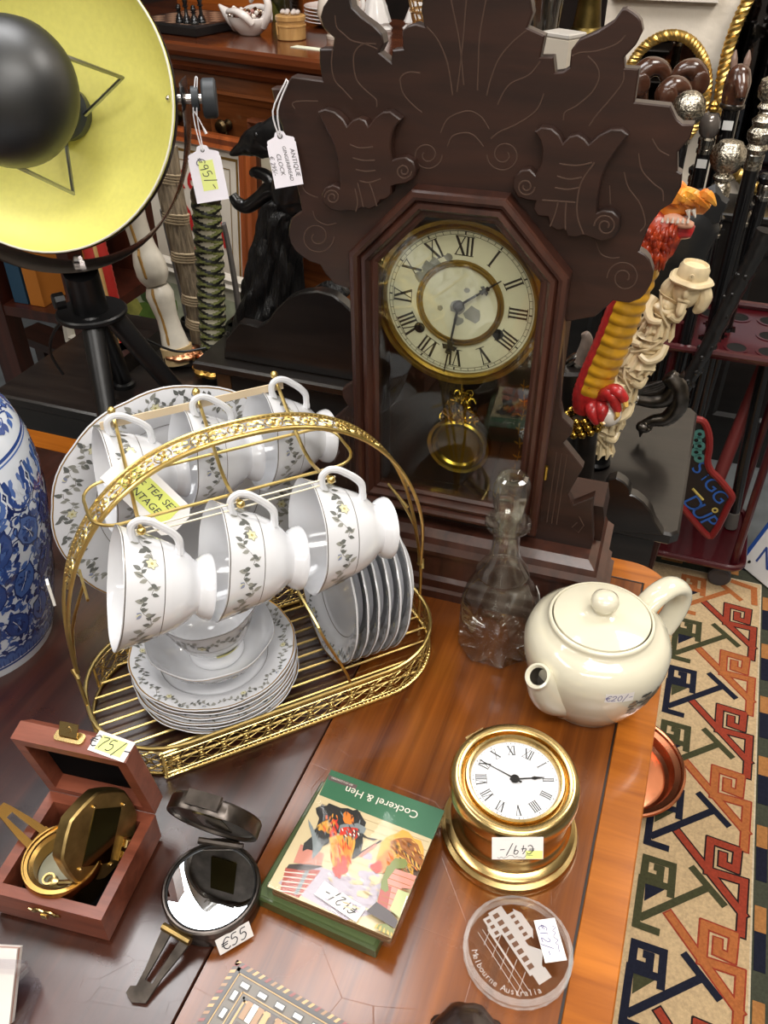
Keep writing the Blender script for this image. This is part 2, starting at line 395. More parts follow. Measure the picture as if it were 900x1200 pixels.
# ------------------------------------------------------------------ table
def build_table():
    c0 = (.331, .721)
    t = thing('dining_table', 'polished mahogany table with satinwood banded edge under the clock and china', 'table', (c0[0], c0[1], 0), YAW)
    red = wood('mahogany_dark', (30, 14, 9), (72, 35, 22), (0,0,PI/2), (2.2, 46, 46), 1.0, .32, .9, scratch=2.2, bump=.10, coatr=.25)
    mid = wood('mahogany_leaf', (78, 36, 11), (138, 76, 25), (0,0,PI/2), (2.2, 60, 60), 1.2, .2, .35, bump=.05, fig=.45, scratch=1.2)
    band = wood('satinwood_band', (136, 72, 18), (182, 106, 32), (0,0,0), (5, 70, 70), 1.0, .2, .35, bump=.04, coatr=.1)
    dark = mat('ebony_string', (30, 16, 8), .4)
    th = .024; F = -1.25
    s = .034
    b = MB(); b.prism([(-.2845, F), (-s, F), (-s, -s), (-.2845, -s)], TZ-th, TZ); b.build('leaf_panel', mid, t)
    rc = .052
    L = [(-s, F), (0, F)] + arc(rc, 0, PI/2, 10, (-rc, -rc)) + [(-.2845, 0), (-.2845, -s), (-s, -s)]
    b = MB(); b.prism(L, TZ-th, TZ, ch=.0012); b.build('cross_band', band, t)
    b = MB(); b.box(-s-.0016, -s+.0004, F, -s, TZ, TZ+.0003); b.box(-.2845, -s, -s-.0016, -s+.0004, TZ, TZ+.0003)
    b.build('string_inlay', dark, t, smooth=False)
    b = MB(); b.prism([(-1.25, F), (-.2862, F), (-.2862, -s), (-1.25, -s)], TZ-th, TZ, ch=.0008); b.build('tabletop', red, t)
    b = MB(); b.box(-1.25, -.2862, -s, 0, TZ-th, TZ); b.build('cross_band', band, t)
    b = MB(); b.box(-1.15, -.08, F+.08, -.09, TZ-.1, TZ-th); b.build('apron', red, t)
    b = MB(); b.lathe([(0,.12),(.07,.12),(.08,.16),(.05,.22),(.075,.3),(.055,.4),(.045,.55),(.07,.6),(.05,.64),(0,.64)], 24, 0, T(-.62, -.62, 0)); b.build('pedestal_column', red, t)
    for a in (45, 135, 225, 315):
        b = MB(); p = [V((-.62+cos(R(a))*r, -.62+sin(R(a))*r, z)) for r, z in ((.05,.2),(.16,.17),(.28,.09),(.38,.03))]
        b.tube(smooth_path(p, 5), [.034]*5+[.03]*5+[.026]*5+[.024], 10, mi=0); b.build('leg', red, t)
    return t
build_table()
# ------------------------------------------------------------------ gingerbread shelf clock
CK = math.atan2(-.3223, .9466)
ckx = V((cos(CK), sin(CK), 0)); cky = V((-sin(CK), cos(CK), 0))
CK0 = V((.0506, .6808, TZ)) + ckx*.004                  # centre of the base's front edge
def cl(pts, off, mirror=False):
    """outline points on the clock's own front planes (x right, z up), metres"""
    o = []
    for x, y in pts:
        q = onplane(x, y, CK0+cky*off, cky)-CK0; o.append((q.dot(ckx), q.z))
    return o
def build_clock():
    t = thing('mantel_clock', 'tall carved dark wooden shelf clock with octagonal glass door and roman dial', 'clock', CK0, CK)
    dk = wood('walnut_carved', (28, 16, 12), (58, 34, 25), (0,0,0), (6, 60, 50), 1.0, .42, .12, bump=.12, coatr=.3)
    dr = wood('walnut_door', (42, 21, 15), (76, 42, 30), (0,PI/2,0), (6, 60, 60), 1.0, .34, .2, bump=.06)
    edge = mat('dusty_edge', (110, 92, 80), .7, noise=.3, nscale=60)
    brass = mat('old_brass', (172, 138, 62), .32, metal=1, noise=.25, nscale=30)
    black = mat('clock_black', (22, 20, 20), .5)
    # case
    b = MB()
    for s in (-1, 1): b.box(s*.094-(.008 if s > 0 else 0), s*.094+(0 if s > 0 else .008), .041, .114, .066, .50)
    b.box(-.094, .094, .106, .114, .066, .50); b.box(-.094, .094, .041, .114, .066, .078); b.box(-.094, .094, .052, .114, .405, .50)
    b.build('case', wood('case_wood', (30, 17, 12), (58, 34, 24), (0,PI/2,0), (6,60,60), 1, .5, .05), t)
    # base: stepped mouldings mitred round the front and sides
    prof = [(0.0,.178,0),(.010,.178,0),(.012,.174,.004),(.022,.174,.004),(.026,.168,.008),(.052,.166,.010),(.055,.170,.006),(.060,.170,.006),(.064,.163,.013),(.070,.160,.016),(.0765,.152,.024)]
    b = MB(); b.loft([[(-h, y, z), (h, y, z), (h, .112, z), (-h, .112, z)] for z, h, y in prof]); b.build('base', dr, t, ang=20)
    # crest
    L = [(408,-8),(412,9),(423,20),(437,30),(447,40),(449,51),(444,62),(457.6,73),(459,59),(471.6,57.5),(470.6,37),(476,31),(486,28),(496.5,31),(493,12.4),(495,-5)]
    L2 = [(397,-14),(387.6,-6),(378,8),(374.5,20),(378,33),(390.7,45),(389,57.5),(373.5,57.5),(373.5,74.7),(377,95),(341,90),(336,96),(331,104),(317,104),(324,135),(330,150),(347,219),(350,232.5),(353,248),(341,256),(337.5,268.5),(338,278),(340,286.5),(345,294),(351.5,300),(361.6,307),(374,311),(381,322.5),(392,334),(412,340)]
    Rr = [(620.7,-5),(624,15.5),(617.5,32.7),(638,42),(633,67),(648,67),(650,85.5),(660,84),(667,79),(669,59),(678,46.7),(700,37),(718.7,25),(728,11),(734,10),(740.5,14),(747,19),(751,25),(753,37),(745,53),(731,68),(732,80),(749,81),(743.5,120),(785.6,124.5),(793,140),(800,146),(813.6,146),(809,162),(794,179),(794,201),(799,204),(798,220),(787,239),(774,247),(761,265),(753,284),(749,295),(756,299),(761,305),(765.5,319),(764,330),(761,337),(756,345),(750,351),(737,356),(718,353),(710,361),(697,372),(662,378)]
    A = cl(L2[::-1], .038) + cl(L, .038); B = cl(Rr, .038)
    top = [(A[-1][0]+.004, .572), (-.022, .583), (-.010, .590), (.004, .592), (.016, .590), (.030, .583), (B[0][0]-.005, .572)]
    out = A + top + B
    out += [(.094, out[-1][1]), (.06, .40), (-.06, .40), (-.094, out[0][1])]
    def rnd(P): return [(x, z) for x, z in P]
    b = MB(); b.prism(rnd(out), .039, .0525, 0, XZ, ch=.0011)
    # incised lines of the carving (pale dust lies in them)
    inc = [[(546,0),(541,60),(535,108)],[(570,-4),(562,40),(560,80),(559,106)],[(528,0),(538,50),(543,100)],[(500,32),(513,48),(524,75),(530,112)],
           [(617,36),(600,50),(584,70),(575,92),(570,112)],[(633,72),(620,88),(600,97),(590,108),(583,123)],[(637,110),(628,130),(605,146),(585,155),(575,163)],
           [(392,18),(394,32),(402,40),(412,48),(428,52),(442,58)],[(440,52),(425,52),(415,62),(414,78),(418,95),(430,108),(440,117),(441,126)],[(389,58),(388,78),(392,95),(402,106),(412,117)],
           [(733,42),(722,52),(700,60),(680,62),(670,66)],[(688,66),(698,76),(702,90),(694,108),(676,124),(662,132),(660,141)],[(731,84),(729,98),(714,118),(700,134),(690,148)],
           [(468,94),(472,88),(480,85),(492,86)],[(468,94),(472,110),(484,124),(494,132)],[(516,156),(524,140),(540,132),(552,131),(564,138),(573,152)],[(524,172),(530,160),(545,156),(556,160),(566,172)],
           [(748,180),(752,200),(766,216),(776,224),(777,236)],[(731,202),(736,220),(750,240),(756,262),(750,272)],[(764,163),(772,176),(784,183)],[(714,218),(715,240)],
           [(698,284),(704,298),(716,303),(726,302)],[(345,128),(342,122),(350,119),(372,119)],[(352,215),(358,226),(372,232)],[(366,248),(370,258),(382,264),(394,262)]]
    def spiral(cx, cy, r0, a0=0, turns=1.6):
        return [(cx+r0*(1-.75*k/24)*cos(a0+turns*2*PI*k/24), cy+r0*(1-.75*k/24)*sin(a0+turns*2*PI*k/24)) for k in range(25)]
    inc += [spiral(500, 182, 18, 0), spiral(590, 182, 20, PI, -1.6), spiral(371, 278, 20, 0), spiral(731, 326, 20, PI)]
    for p in inc:
        q = [V((x, .0389, z)) for x, z in cl([(c[0], c[1]) for c in smooth_path(p, 5)], .038)]
        b.tube(q, .0006, 5, mi=1, flat=.45, up=(0,1,0))
    b.build('crest', [dk, mat('carved_groove', (74, 54, 43), .75)], t)
    # applied cresting ornaments
    c3 = lambda a: [(320+x/4.444, 120+y/4.444) for x, y in a]
    c4 = lambda a: [(590+x/3.75, 140+y/3.75) for x, y in a]
    LO = c3([(230,50),(270,35),(320,50),(365,90),(385,125),(410,95),(445,82),(480,95),(495,125),(530,80),(570,50),(610,48),(665,90),(630,130),(615,180),(610,240),(620,300),(650,290),(690,285),(730,310),(745,355),(730,400),(690,425),(640,430),(615,440),(615,480),(590,505),(560,510),(540,540),(500,560),(470,545),(430,570),(385,565),(350,570),(300,560),(262,525),(250,480),(270,445),(310,430),(345,445),(345,400),(335,300),(315,220),(280,150)])
    RO = c4([(135,55),(165,35),(210,40),(245,70),(262,105),(290,75),(325,68),(355,85),(375,110),(420,70),(470,45),(520,45),(550,68),(500,130),(460,190),(430,260),(415,340),(410,410),(440,400),(480,405),(510,435),(510,490),(480,525),(430,538),(380,520),(350,510),(320,520),(280,515),(270,485),(235,490),(205,470),(195,430),(150,425),(130,395),(140,360),(100,355),(60,340),(40,300),(45,255),(75,225),(115,220),(140,245),(165,190),(170,130),(160,90)])
    lil = [c3(p) for p in ([(400,220),(450,238),(520,232)],[(415,290),(470,303),(530,302)],[(430,350),(480,360),(535,355)],[(450,410),(500,418),(560,400)],[(470,545),(455,480),(440,420)],[(540,540),(520,470),(500,420)],[(430,570),(440,520),(425,450)])]
    ril = [c4(p) for p in ([(245,195),(320,203),(390,190)],[(235,250),(290,263),(345,255)],[(225,300),(280,308),(330,300)],[(170,355),(250,360),(315,365)],[(400,190),(345,270),(325,350),(325,430),(352,505)],[(275,365),(272,420),(272,485)],[(205,470),(225,420),(240,365)])]
    def sp2(c, cx, cy, r, a): return c(spiral(cx, cy, r, a))
    lil += [sp2(c3, 680, 358, 42, 0), sp2(c3, 308, 495, 40, PI)]; ril += [sp2(c4, 98, 296, 40, 0), sp2(c4, 448, 468, 50, PI)]
    for P, Q in ((LO, lil), (RO, ril)):
        b = MB(); b.prism(cl(P, .028), .028, .0388, 0, XZ, ch=.001)
        for p in Q: b.tube([V((x, .0279, z)) for x, z in cl([(c[0], c[1]) for c in smooth_path(p, 4)], .028)], .0007, 5, mi=1, flat=.4, up=(0,1,0))
        b.build('applied_scroll', [dk, mat('carved_groove', (74, 54, 43), .75)], t)
    # side brackets under the crest
    S = [(.094,.33),(.101,.237),(.105,.224),(.115,.216),(.115,.207),(.109,.197),(.131,.173),(.121,.139),(.127,.127),(.146,.142),(.147,.122),(.149,.111),(.153,.087),(.152,.0745),(.094,.0745)]
    for s in (1, -1):
        b = MB(); b.prism([(s*x, z) for x, z in S], .041, .053, 0, XZ, ch=.0008)
        for k in (.104, .109, .114): b.tube([(s*k, .0409, .10), (s*k, .0409, .185)], .0006, 5, mi=1)
        b.tube([(s*x, .0409, z) for x, z in [(.135,.115),(.141,.105),(.137,.095),(.130,.1),(.134,.107)]], .0006, 5, mi=1)
        b.build('side_bracket', [dk, mat('carved_groove', (74, 54, 43), .75)], t)
        b = MB(); b.prism([(s*.094,.0745),(s*.160,.0745),(s*.160,.10),(s*.156,.118),(s*.094,.118)], .060, .105, 0, XZ); b.build('rear_pilaster', dk, t)
    # octagonal door
    O8 = [(-.0965,.094),(.0965,.094),(.0965,.366),(.0395,.4245),(-.0395,.4245),(-.0965,.366)]
    steps = [(0,.0405),(0,.023),(.0015,.0205),(.005,.0195),(.008,.0215),(.0095,.0255),(.0115,.0235),(.015,.0225),(.0175,.0255),(.0185,.029),(.021,.0285),(.024,.031),(.024,.0405)]
    loops = []
    for d, y in steps: loops.append([(x, y, z) for x, z in (inset(O8, d) if d else O8)])
    loops.append(loops[0])
    b = MB(); b.loft(loops, cap0=False, cap1=False)
    door = b.build('door', dr, t, ang=25)
    b = MB(); b.prism(inset(O8, .0236), .0325, .0345, 0, XZ)
    gl = pane('clock_glass', (244, 246, 240), .01, .02)
    b.build('glass_pane', gl, door, smooth=False)
    b = MB(); b.tube([(.0975, .03, .16), (.0975, .03, .175)], .0022, 8); b.build('hinge', brass, door)
    # dial
    ZC = .3205
    cream = mat('dial_paper', (244, 236, 212), .6, noise=.10, nscale=25)
    D = XZ @ T(0, ZC, 0)                                          # x right, y up on the dial, depth through z
    b = MB(); b.lathe([(.0,.046),(.036,.046),(.038,.046),(.069,.046),(.0695,.05),(0,.05)], 64, 0, D); dial = b.build('dial', [cream], t)
    b = MB(); b.lathe([(.0685,.0465),(.0685,.0425),(.071,.041),(.0725,.043),(.074,.040),(.0775,.040),(.079,.044),(.079,.052),(.07,.052)], 64, 0, D); b.build('bezel', brass, t)
    b = MB(); b.lathe([(.0345,.0462),(.0350,.0448),(.0368,.0448),(.0375,.0452),(.0382,.0440),(.0400,.0440),(.0408,.0462)], 64, 0, D); b.build('inner_ring', brass, dial)
    b = MB(); zt = .0457
    def clock_num(b, s, ang, rc, h, wth, mi):
        wd = {'I': .22, 'V': .5, 'X': .55}; tot = sum(wd[c] for c in s)*h*wth; x = -tot/2
        M = D @ RZ(-ang) @ T(0, rc, zt)
        tk = h*.108
        for c in s:
            w_ = wd[c]*h*wth
            if c == 'I': b.stroke([(x+w_/2, -h/2), (x+w_/2, h/2)], tk*1.1, mi, M)
            if c == 'V': b.stroke([(x+w_*.12, h/2), (x+w_*.5, -h/2)], tk*1.3, mi, M); b.stroke([(x+w_*.88, h/2), (x+w_*.5, -h/2)], tk*.55, mi, M)
            if c == 'X': b.stroke([(x+w_*.1, h/2), (x+w_*.9, -h/2)], tk*1.3, mi, M); b.stroke([(x+w_*.9, h/2), (x+w_*.1, -h/2)], tk*.55, mi, M)
            x += w_
        for q in (h/2, -h/2): b.stroke([(-tot/2, q), (tot/2, q)], tk*.4, mi, M)
    global _num; _num = clock_num
    # the paper has turned a little in the case
    for i, s in enumerate(('XII','I','II','III','IIII','V','VI','VII','VIII','IX','X','XI')):
        clock_num(b, s, R(30*i+2), .0535, .0165, 1.05, 0)
    for k in range(60):
        a = R(6*k+2); big = k % 5 == 0
        b.stroke([(0, .0635), (0, .0662)], .0014 if big else .0005, 0, D @ RZ(-a) @ T(0, 0, zt))
    for r in (.0633, .0663):
        P = circ(72, r); b.stroke(P+[P[0]], .0004, 0, D @ T(0, 0, zt))
    # flaked patches where the paint has lifted
    rr = random.Random(3)
    for x, y, s in ((.013,-.008,.0085),(.0,-.016,.005),(-.002,-.003,.007),(-.03,.03,.007),(-.037,.022,.006),(-.012,.042,.004),(-.018,-.006,.003),(.006,.014,.003),(-.024,.036,.005)):
        P = [(x+s*(.7+.4*rr.random())*cos(a*PI/5), y+s*(.7+.4*rr.random())*sin(a*PI/5), zt-.0001) for a in range(10)]
        b.poly(P, 1, D)
    for s in (-1, 1):
        M = D @ T(s*.038-.001*s, -.026+.002*s, 0); b.lathe([(0,.0445),(.0022,.0445),(.0024,.0452),(.0048,.045),(.0052,.0458)], 20, 2, M)
    b.build('numerals', [mat('dial_ink', (40, 34, 30), .6), mat('flaked_zinc', (140, 136, 130), .7), mat('winding_hole', (28, 26, 26), .4, metal=.6)], dial, recalc=False)
    # hands
    hm = mat('blued_hand', (34, 30, 30), .4, metal=.5)
    def handmesh(ln, ang, z, nm):
        b = MB(); M = D @ RZ(-ang) @ T(0, 0, 0)
        b.lathe([(0, z-.0012), (.0048, z-.001), (.0052, z), (0, z+.0002)], 20, 0, M)
        b.prism([(-.0012,0),(.0012,0),(.0009,ln*.55),(-.0009,ln*.55)], z-.0004, z+.0002, 0, M)
        y = ln*.62; q = ln*.09
        cross = [(-.0009,ln*.52),(-q*.6,y-q*1.1),(-q*.4,y-q*.4),(-q*1.2,y-q*.35),(-q*.9,y+q*.4),(-q*.4,y+q*.3),(-q*.5,y+q*1.0),(-.0008,y+q*1.1),(-.0005,ln),(.0005,ln),(.0008,y+q*1.1),(q*.5,y+q*1.0),(q*.4,y+q*.3),(q*.9,y+q*.4),(q*1.2,y-q*.35),(q*.4,y-q*.4),(q*.6,y-q*1.1),(.0009,ln*.52)]
        b.prism(cross, z-.0004, z+.0002, 0, M); b.build(nm, hm, dial)
    handmesh(.046, R(53), .0425, 'hour_hand'); handmesh(.068, R(189), .0412, 'minute_hand')
    # pendulum
    P0 = .1585
    gb = mat('pendulum_brass', (206, 172, 70), .25, metal=1)
    DP = XZ @ T(.002, P0, .066)
    b = MB(); b.tube([(.002,.066,.30),(.002,.066,P0+.05)], .0009, 6)
    rr = random.Random(11)
    for k in range(44):                                       # the leafy pierced ornament over the bob
        z = P0+.026+.036*rr.random(); w_ = .019*(1-(z-P0-.03)/.05); x = .002+(rr.random()*2-1)*w_; a = rr.random()*6.28; s = .0035+.003*rr.random()
        b.tube([V((x+s*cos(a+q*.9)*(1-.12*q), .064+.003*sin(q), z+s*sin(a+q*.9)*(1-.12*q))) for q in range(6)], .0009, 5)
    for k in range(9):
        a = R(20+17.5*k); b.tube([(.002+.012*cos(a), .064, P0+.03+.006*sin(a)), (.002+.02*cos(a), .062, P0+.034+.016*sin(a))], [.0012, .0022], 6)
    b.build('pendulum_rod', gb, t)
    b = MB(); b.lathe([(0,-.001),(.022,-.0015),(.024,-.004),(.027,-.0045),(.029,-.003),(.0325,-.004),(.034,-.001),(.0335,.004),(.025,.006),(0,.006)], 48, 0, DP); b.build('pendulum_bob', [mat('bob_brass', (196, 164, 66), .22, metal=1)], t)
    # painted gilt sprig on the glass, lower right
    b = MB()
    for k in range(9):
        z = .125+.0155*k; b.stroke([(.068+.0016*sin(k*2.1), z), (.068+.0016*sin(k*2.1+1), z+.012)], .0009, 0, XZ @ T(0, 0, .0352))
        for s in (-1, 1): b.poly([(x, y, 0) for x, y in leaf2(.068, z+.004, PI/2-s*1.0, .006, .0022)], 0, XZ @ T(0, 0, .0352))
    b.build('gilt_sprig', mat('old_gilt', (128, 88, 34), .5, metal=.6), t, recalc=False)
    return t
build_clock()
# ------------------------------------------------------------------ tea set on its gilt wire rack
RK = R(25); rku = V((cos(RK), sin(RK), 0)); rkv = V((-sin(RK), cos(RK), 0))
RK0 = rku*.138 + rkv*.57 + V((0, 0, TZ))
RKM = Matrix.Translation(RK0) @ RZ(RK)
def rk(u, v, z): return (u-.138, v-.57, z)               # rack coordinates measured in the photograph
gold = mat('gilt_wire', (244, 214, 136), .30, metal=1, noise=.12, nscale=60)
china = mat('bone_china', (222, 223, 226), .12, coat=.6, spec=.5, coatr=.03)
platinum = mat('platinum_line', (120, 112, 104), .3, metal=.6)
goldline = mat('gold_line', (196, 150, 74), .3, metal=.8)
DEC = [mat('print_leaf_grey', (150, 150, 142), .3), mat('print_leaf_dark', (104, 106, 102), .3), mat('print_petal', (216, 212, 176), .3), mat('print_bud', (140, 146, 170), .3), mat('print_stem', (112, 108, 98), .3), mat('print_centre', (176, 164, 96), .3)]
def garland(b, put, length, h, mi0, seed=1, close=True):
    """printed sprays of grey leaves and pale flowers along a band; put(s, y, layer) -> point; s along, y across (-h/2..h/2)"""
    rr = random.Random(seed)
    def poly(pts, mi, k): b.poly([put(x, y, k) for x, y in pts], mi0+mi)
    n = max(2, round(length/.036)); st = length/n
    stem = [(s*st/8, h*.22*sin(s*1.15)) for s in range(8*n+1)]
    for i in range(len(stem)-1):
        if i % 8 in (6,): continue
        (x0, y0), (x1, y1) = stem[i], stem[i+1]; poly([(x0, y0-.00022), (x1, y1-.00022), (x1, y1+.00022), (x0, y0+.00022)], 4, 1)
    for k in range(n):
        x = (k+.5)*st; y = h*.16*(1 if k % 2 else -1)
        for q in range(15):
            lx = k*st+st*(q+.3)/15; ly = h*.22*sin(lx/st*8*1.15); sg = 1 if q % 2 else -1
            a = sg*(.9+.5*rr.random()) + (PI if rr.random() < .25 else 0); ln = h*(.22+.14*rr.random())
            poly(leaf2(lx, ly, a, ln, ln*.52), 0 if rr.random() < .62 else 1, 1.3)
            if q % 3 == 0: poly(leaf2(lx, ly, a, ln*.9, ln*.12), 1, 1.6)
        fr = h*.2
        if k % 2 == 0:
            for p in range(6): poly(leaf2(x, y, p*PI/3+.3, fr*1.12, fr*.95), 4, 2.0)
            for p in range(6): poly(leaf2(x+fr*.08*cos(p), y+fr*.08*sin(p), p*PI/3+.3, fr*.98, fr*.72), 2, 2.4)
            poly([(x+fr*.28*cos(a*1.05), y+fr*.28*sin(a*1.05)) for a in range(6)], 5, 2.8)
        else:
            for p in range(3): poly(leaf2(x, y, 1.1+p*.5, fr*1.0, fr*.6), 3 if p != 1 else 2, 2.0+.3*p)
CUPP = [(0,.0035),(.0185,.0035),(.020,.0),(.0252,.0),(.0256,.0015),(.0240,.006),(.0205,.0105),(.0213,.0130),(.0265,.0180),(.0318,.0265),(.0358,.0365),(.0395,.048),(.0428,.058),(.0458,.068)]
def cup_mesh():
    b = MB()
    rim = lambda a, r, z: 1+.012*max(0, (z-.045)/.023)*cos(8*a)
    inner = [(.0460,.0688),(.0451,.0682),(.0415,.058),(.0381,.048),(.0344,.037),(.0300,.0265),(.022,.0195),(0,.0175)]
    b.lathe(CUPP+inner, 48, 0, None, rim)
    return b
def line_ring(b, S, l, w, mi, n=48, k=1):
    for i in range(n):
        a0, a1 = 2*PI*i/n, 2*PI*(i+1)/n; b.poly([S(a0, l-w/2, k), S(a1, l-w/2, k), S(a1, l+w/2, k), S(a0, l+w/2, k)], mi)
class WSurf(Surf):
    """cup wall with its gently fluted rim"""
    def __call__(s, a, l, k=1):
        p = Surf.__call__(s, a, l, k); f = 1+.012*max(0, (p.z-.045)/.023)*cos(8*a); return V((p.x*f, p.y*f, p.z))
CUP_SURF = WSurf(CUPP, .00016)
def build_cup(name, label, group):
    t = thing(name, label, 'cup', group=group)
    cup_mesh().build('cup_body', china, t, ang=50)
    b = MB(); S = CUP_SURF; l0 = S.at_z(.0520); rr = .0415
    garland(b, lambda s, y, k: S(s/rr, l0+y, k), 2*PI*rr, .0225, 0, 5)
    b.build('printed_garland', DEC, t, recalc=False)
    for l, w_ in ((S.at_z(.0392), .0006), (S.l[-1]-.0004, .0009), (S.at_z(.0022), .0006)):
        b = MB(); line_ring(b, S, l, w_, 0); b.build('metal_line', platinum, t, recalc=False)
    P = smooth_path([(.0415,0,.0585),(.0490,0,.0620),(.0560,0,.0625),(.0604,0,.0580),(.0600,0,.051),(.0560,0,.043),(.0510,0,.035),(.0450,0,.0290),(.038,0,.0270),(.0315,0,.0262)], 4)
    b = MB(); b.tube(P, [.0034]*3+[.0030]*(len(P)-6)+[.0036]*3, 8, mi=0, flat=.8, up=(0,1,0)); b.build('handle', china, t)
    return t
PLATE = lambda R_: [(0,.003),(R_*.56,.003),(R_*.575,.0),(R_*.61,.0),(R_*.63,.003),(R_*.72,.0085),(R_*.80,.0115),(R_*.99,.0165),(R_,.0178)]
PIN = lambda R_: [(R_*.992,.0186),(R_*.80,.0140),(R_*.72,.0112),(R_*.64,.0062),(R_*.60,.0052),(0,.0050)]
def scal(R_): return lambda a, r, z: 1+.012*max(0, (r/R_-.6)/.4)*abs(cos(6*a))
def build_plate(name, label, R_, group, cat='plate', decor=True, seed=2):
    t = thing(name, label, cat, group=group)
    b = MB(); b.lathe(PLATE(R_)+PIN(R_), 72, 0, None, scal(R_)); b.build('plate_body', china, t, ang=50)
    prof = PIN(R_)[::-1]; S0 = Surf([V(q) for q in prof], -.00014)      # normal flips: this is the upper face
    class PS:
        l = S0.l
        def __call__(s, a, l, k=1):
            p = S0(a, l, k); r = p.to_2d().length; f = scal(R_)(a, r, 0); return V((p.x*f, p.y*f, p.z+.00014*k))
    S = PS(); b = MB()
    if decor:
        lm = S0.l[-1]-R_*.115; rr = R_*.87
        garland(b, lambda s, y, k: S(s/rr, lm+y, k), 2*PI*rr, R_*.2, 0, seed)
        b.build('printed_garland', DEC, t, recalc=False)
        b = MB(); line_ring(b, S, R_*.665, .0007, 0, 64); b.build('metal_line', platinum, t, recalc=False)
    b = MB(); line_ring(b, S, S0.l[-1]-.0006, .0012, 0, 72); b.build('gold_rim', goldline, t, recalc=False)
    return t
def wire(b, P, r=.0016, n=7, closed=False, k=5):
    b.tube(smooth_path(P, k, closed) if k > 1 else P, r, n, closed)
def filigree(b, put, length, h, unit, style):
    """pierced strip: put(s, y) -> point, 0<=y<=h"""
    def line(pts, r=.00055, n=4): b.tube([put(x, y) for x, y in pts], r, n)
    N = max(8, int(length/.006))
    for y, r in ((0, .0009), (h, .0009), (h*.14, .0005), (h*.86, .0005)): line([(length*i/N, y) for i in range(N+1)], r, 5)
    k = int(length/.0042)
    for i in range(k):
        for y in (h*.035, h*.965): b.ball(.0011, put(length*(i+.5)/k, y), 5, 3)
    m = max(1, int(round(length/unit))); un = length/m; hh = h*.72; y0 = h*.14
    for i in range(m):
        x = (i+.5)*un; cy = y0+hh/2
        if style == 'rosette':
            for q in range(6):
                a = q*PI/3; b.tube([put(x+un*.05*cos(a), cy+un*.05*sin(a)), put(x+un*.15*cos(a), cy+un*.15*sin(a)), put(x+un*.2*cos(a), cy+un*.2*sin(a))], [.0007, .0015, .0006], 4)
            b.ball(.0017, put(x, cy), 6, 4)
            line([(x+un*.24*cos(a*PI/6), cy+hh*.46*sin(a*PI/6)) for a in range(13)], .0006)
            for sx in (-1, 1):
                for sy in (-1, 1):
                    line([(x+sx*(un*.5-un*.22*(1-q/7)*cos(q*.75)), cy+sy*(hh*.22+hh*.2*(1-q/8)*sin(q*.75))) for q in range(8)], .0007)
                    b.tube([put(x+sx*un*.28, cy+sy*hh*.1), put(x+sx*un*.38, cy+sy*hh*.22), put(x+sx*un*.46, cy+sy*hh*.1)], [.0005, .0013, .0005], 4)
        else:
            for sy in (1, -1):
                line([(x-un/2+un*q/8, cy+sy*hh*.42*cos(PI*q/8)) for q in range(9)], .00065)
                line([(x-un/2+un*q/8, cy-sy*hh*.16*sin(PI*q/8)*1.0) for q in range(9)], .0005)
                line([(x+un*.17*cos(a*PI/5), y0+hh*(.5+sy*.38)+hh*.1*sin(a*PI/5)) for a in range(11)], .0005)
            for q in range(4):
                a = q*PI/2+PI/4; b.tube([put(x, cy), put(x+un*.13*cos(a), cy+hh*.13*sin(a)), put(x+un*.2*cos(a), cy+hh*.2*sin(a))], [.0006, .0014, .0005], 4)
            b.ball(.0013, put(x, cy), 5, 3)
def along(path):
    P = [V(p) for p in path]; L = [0]
    for a, c in zip(P, P[1:]): L.append(L[-1]+(c-a).length)
    def f(s):
        s = max(0, min(L[-1]-1e-7, s)); i = 0
        while i < len(L)-2 and L[i+1] < s: i += 1
        return P[i].lerp(P[i+1], (s-L[i])/(L[i+1]-L[i]))
    return f, L[-1]
ARC = []                                                  # arch in the rack's X-Z plane
for k in range(61):
    a = PI*k/60; c, s = cos(a), sin(a); ex = 2/2.35
    ARC.append((.168*math.copysign(abs(c)**ex, -c), .078+.204*abs(s)**ex))
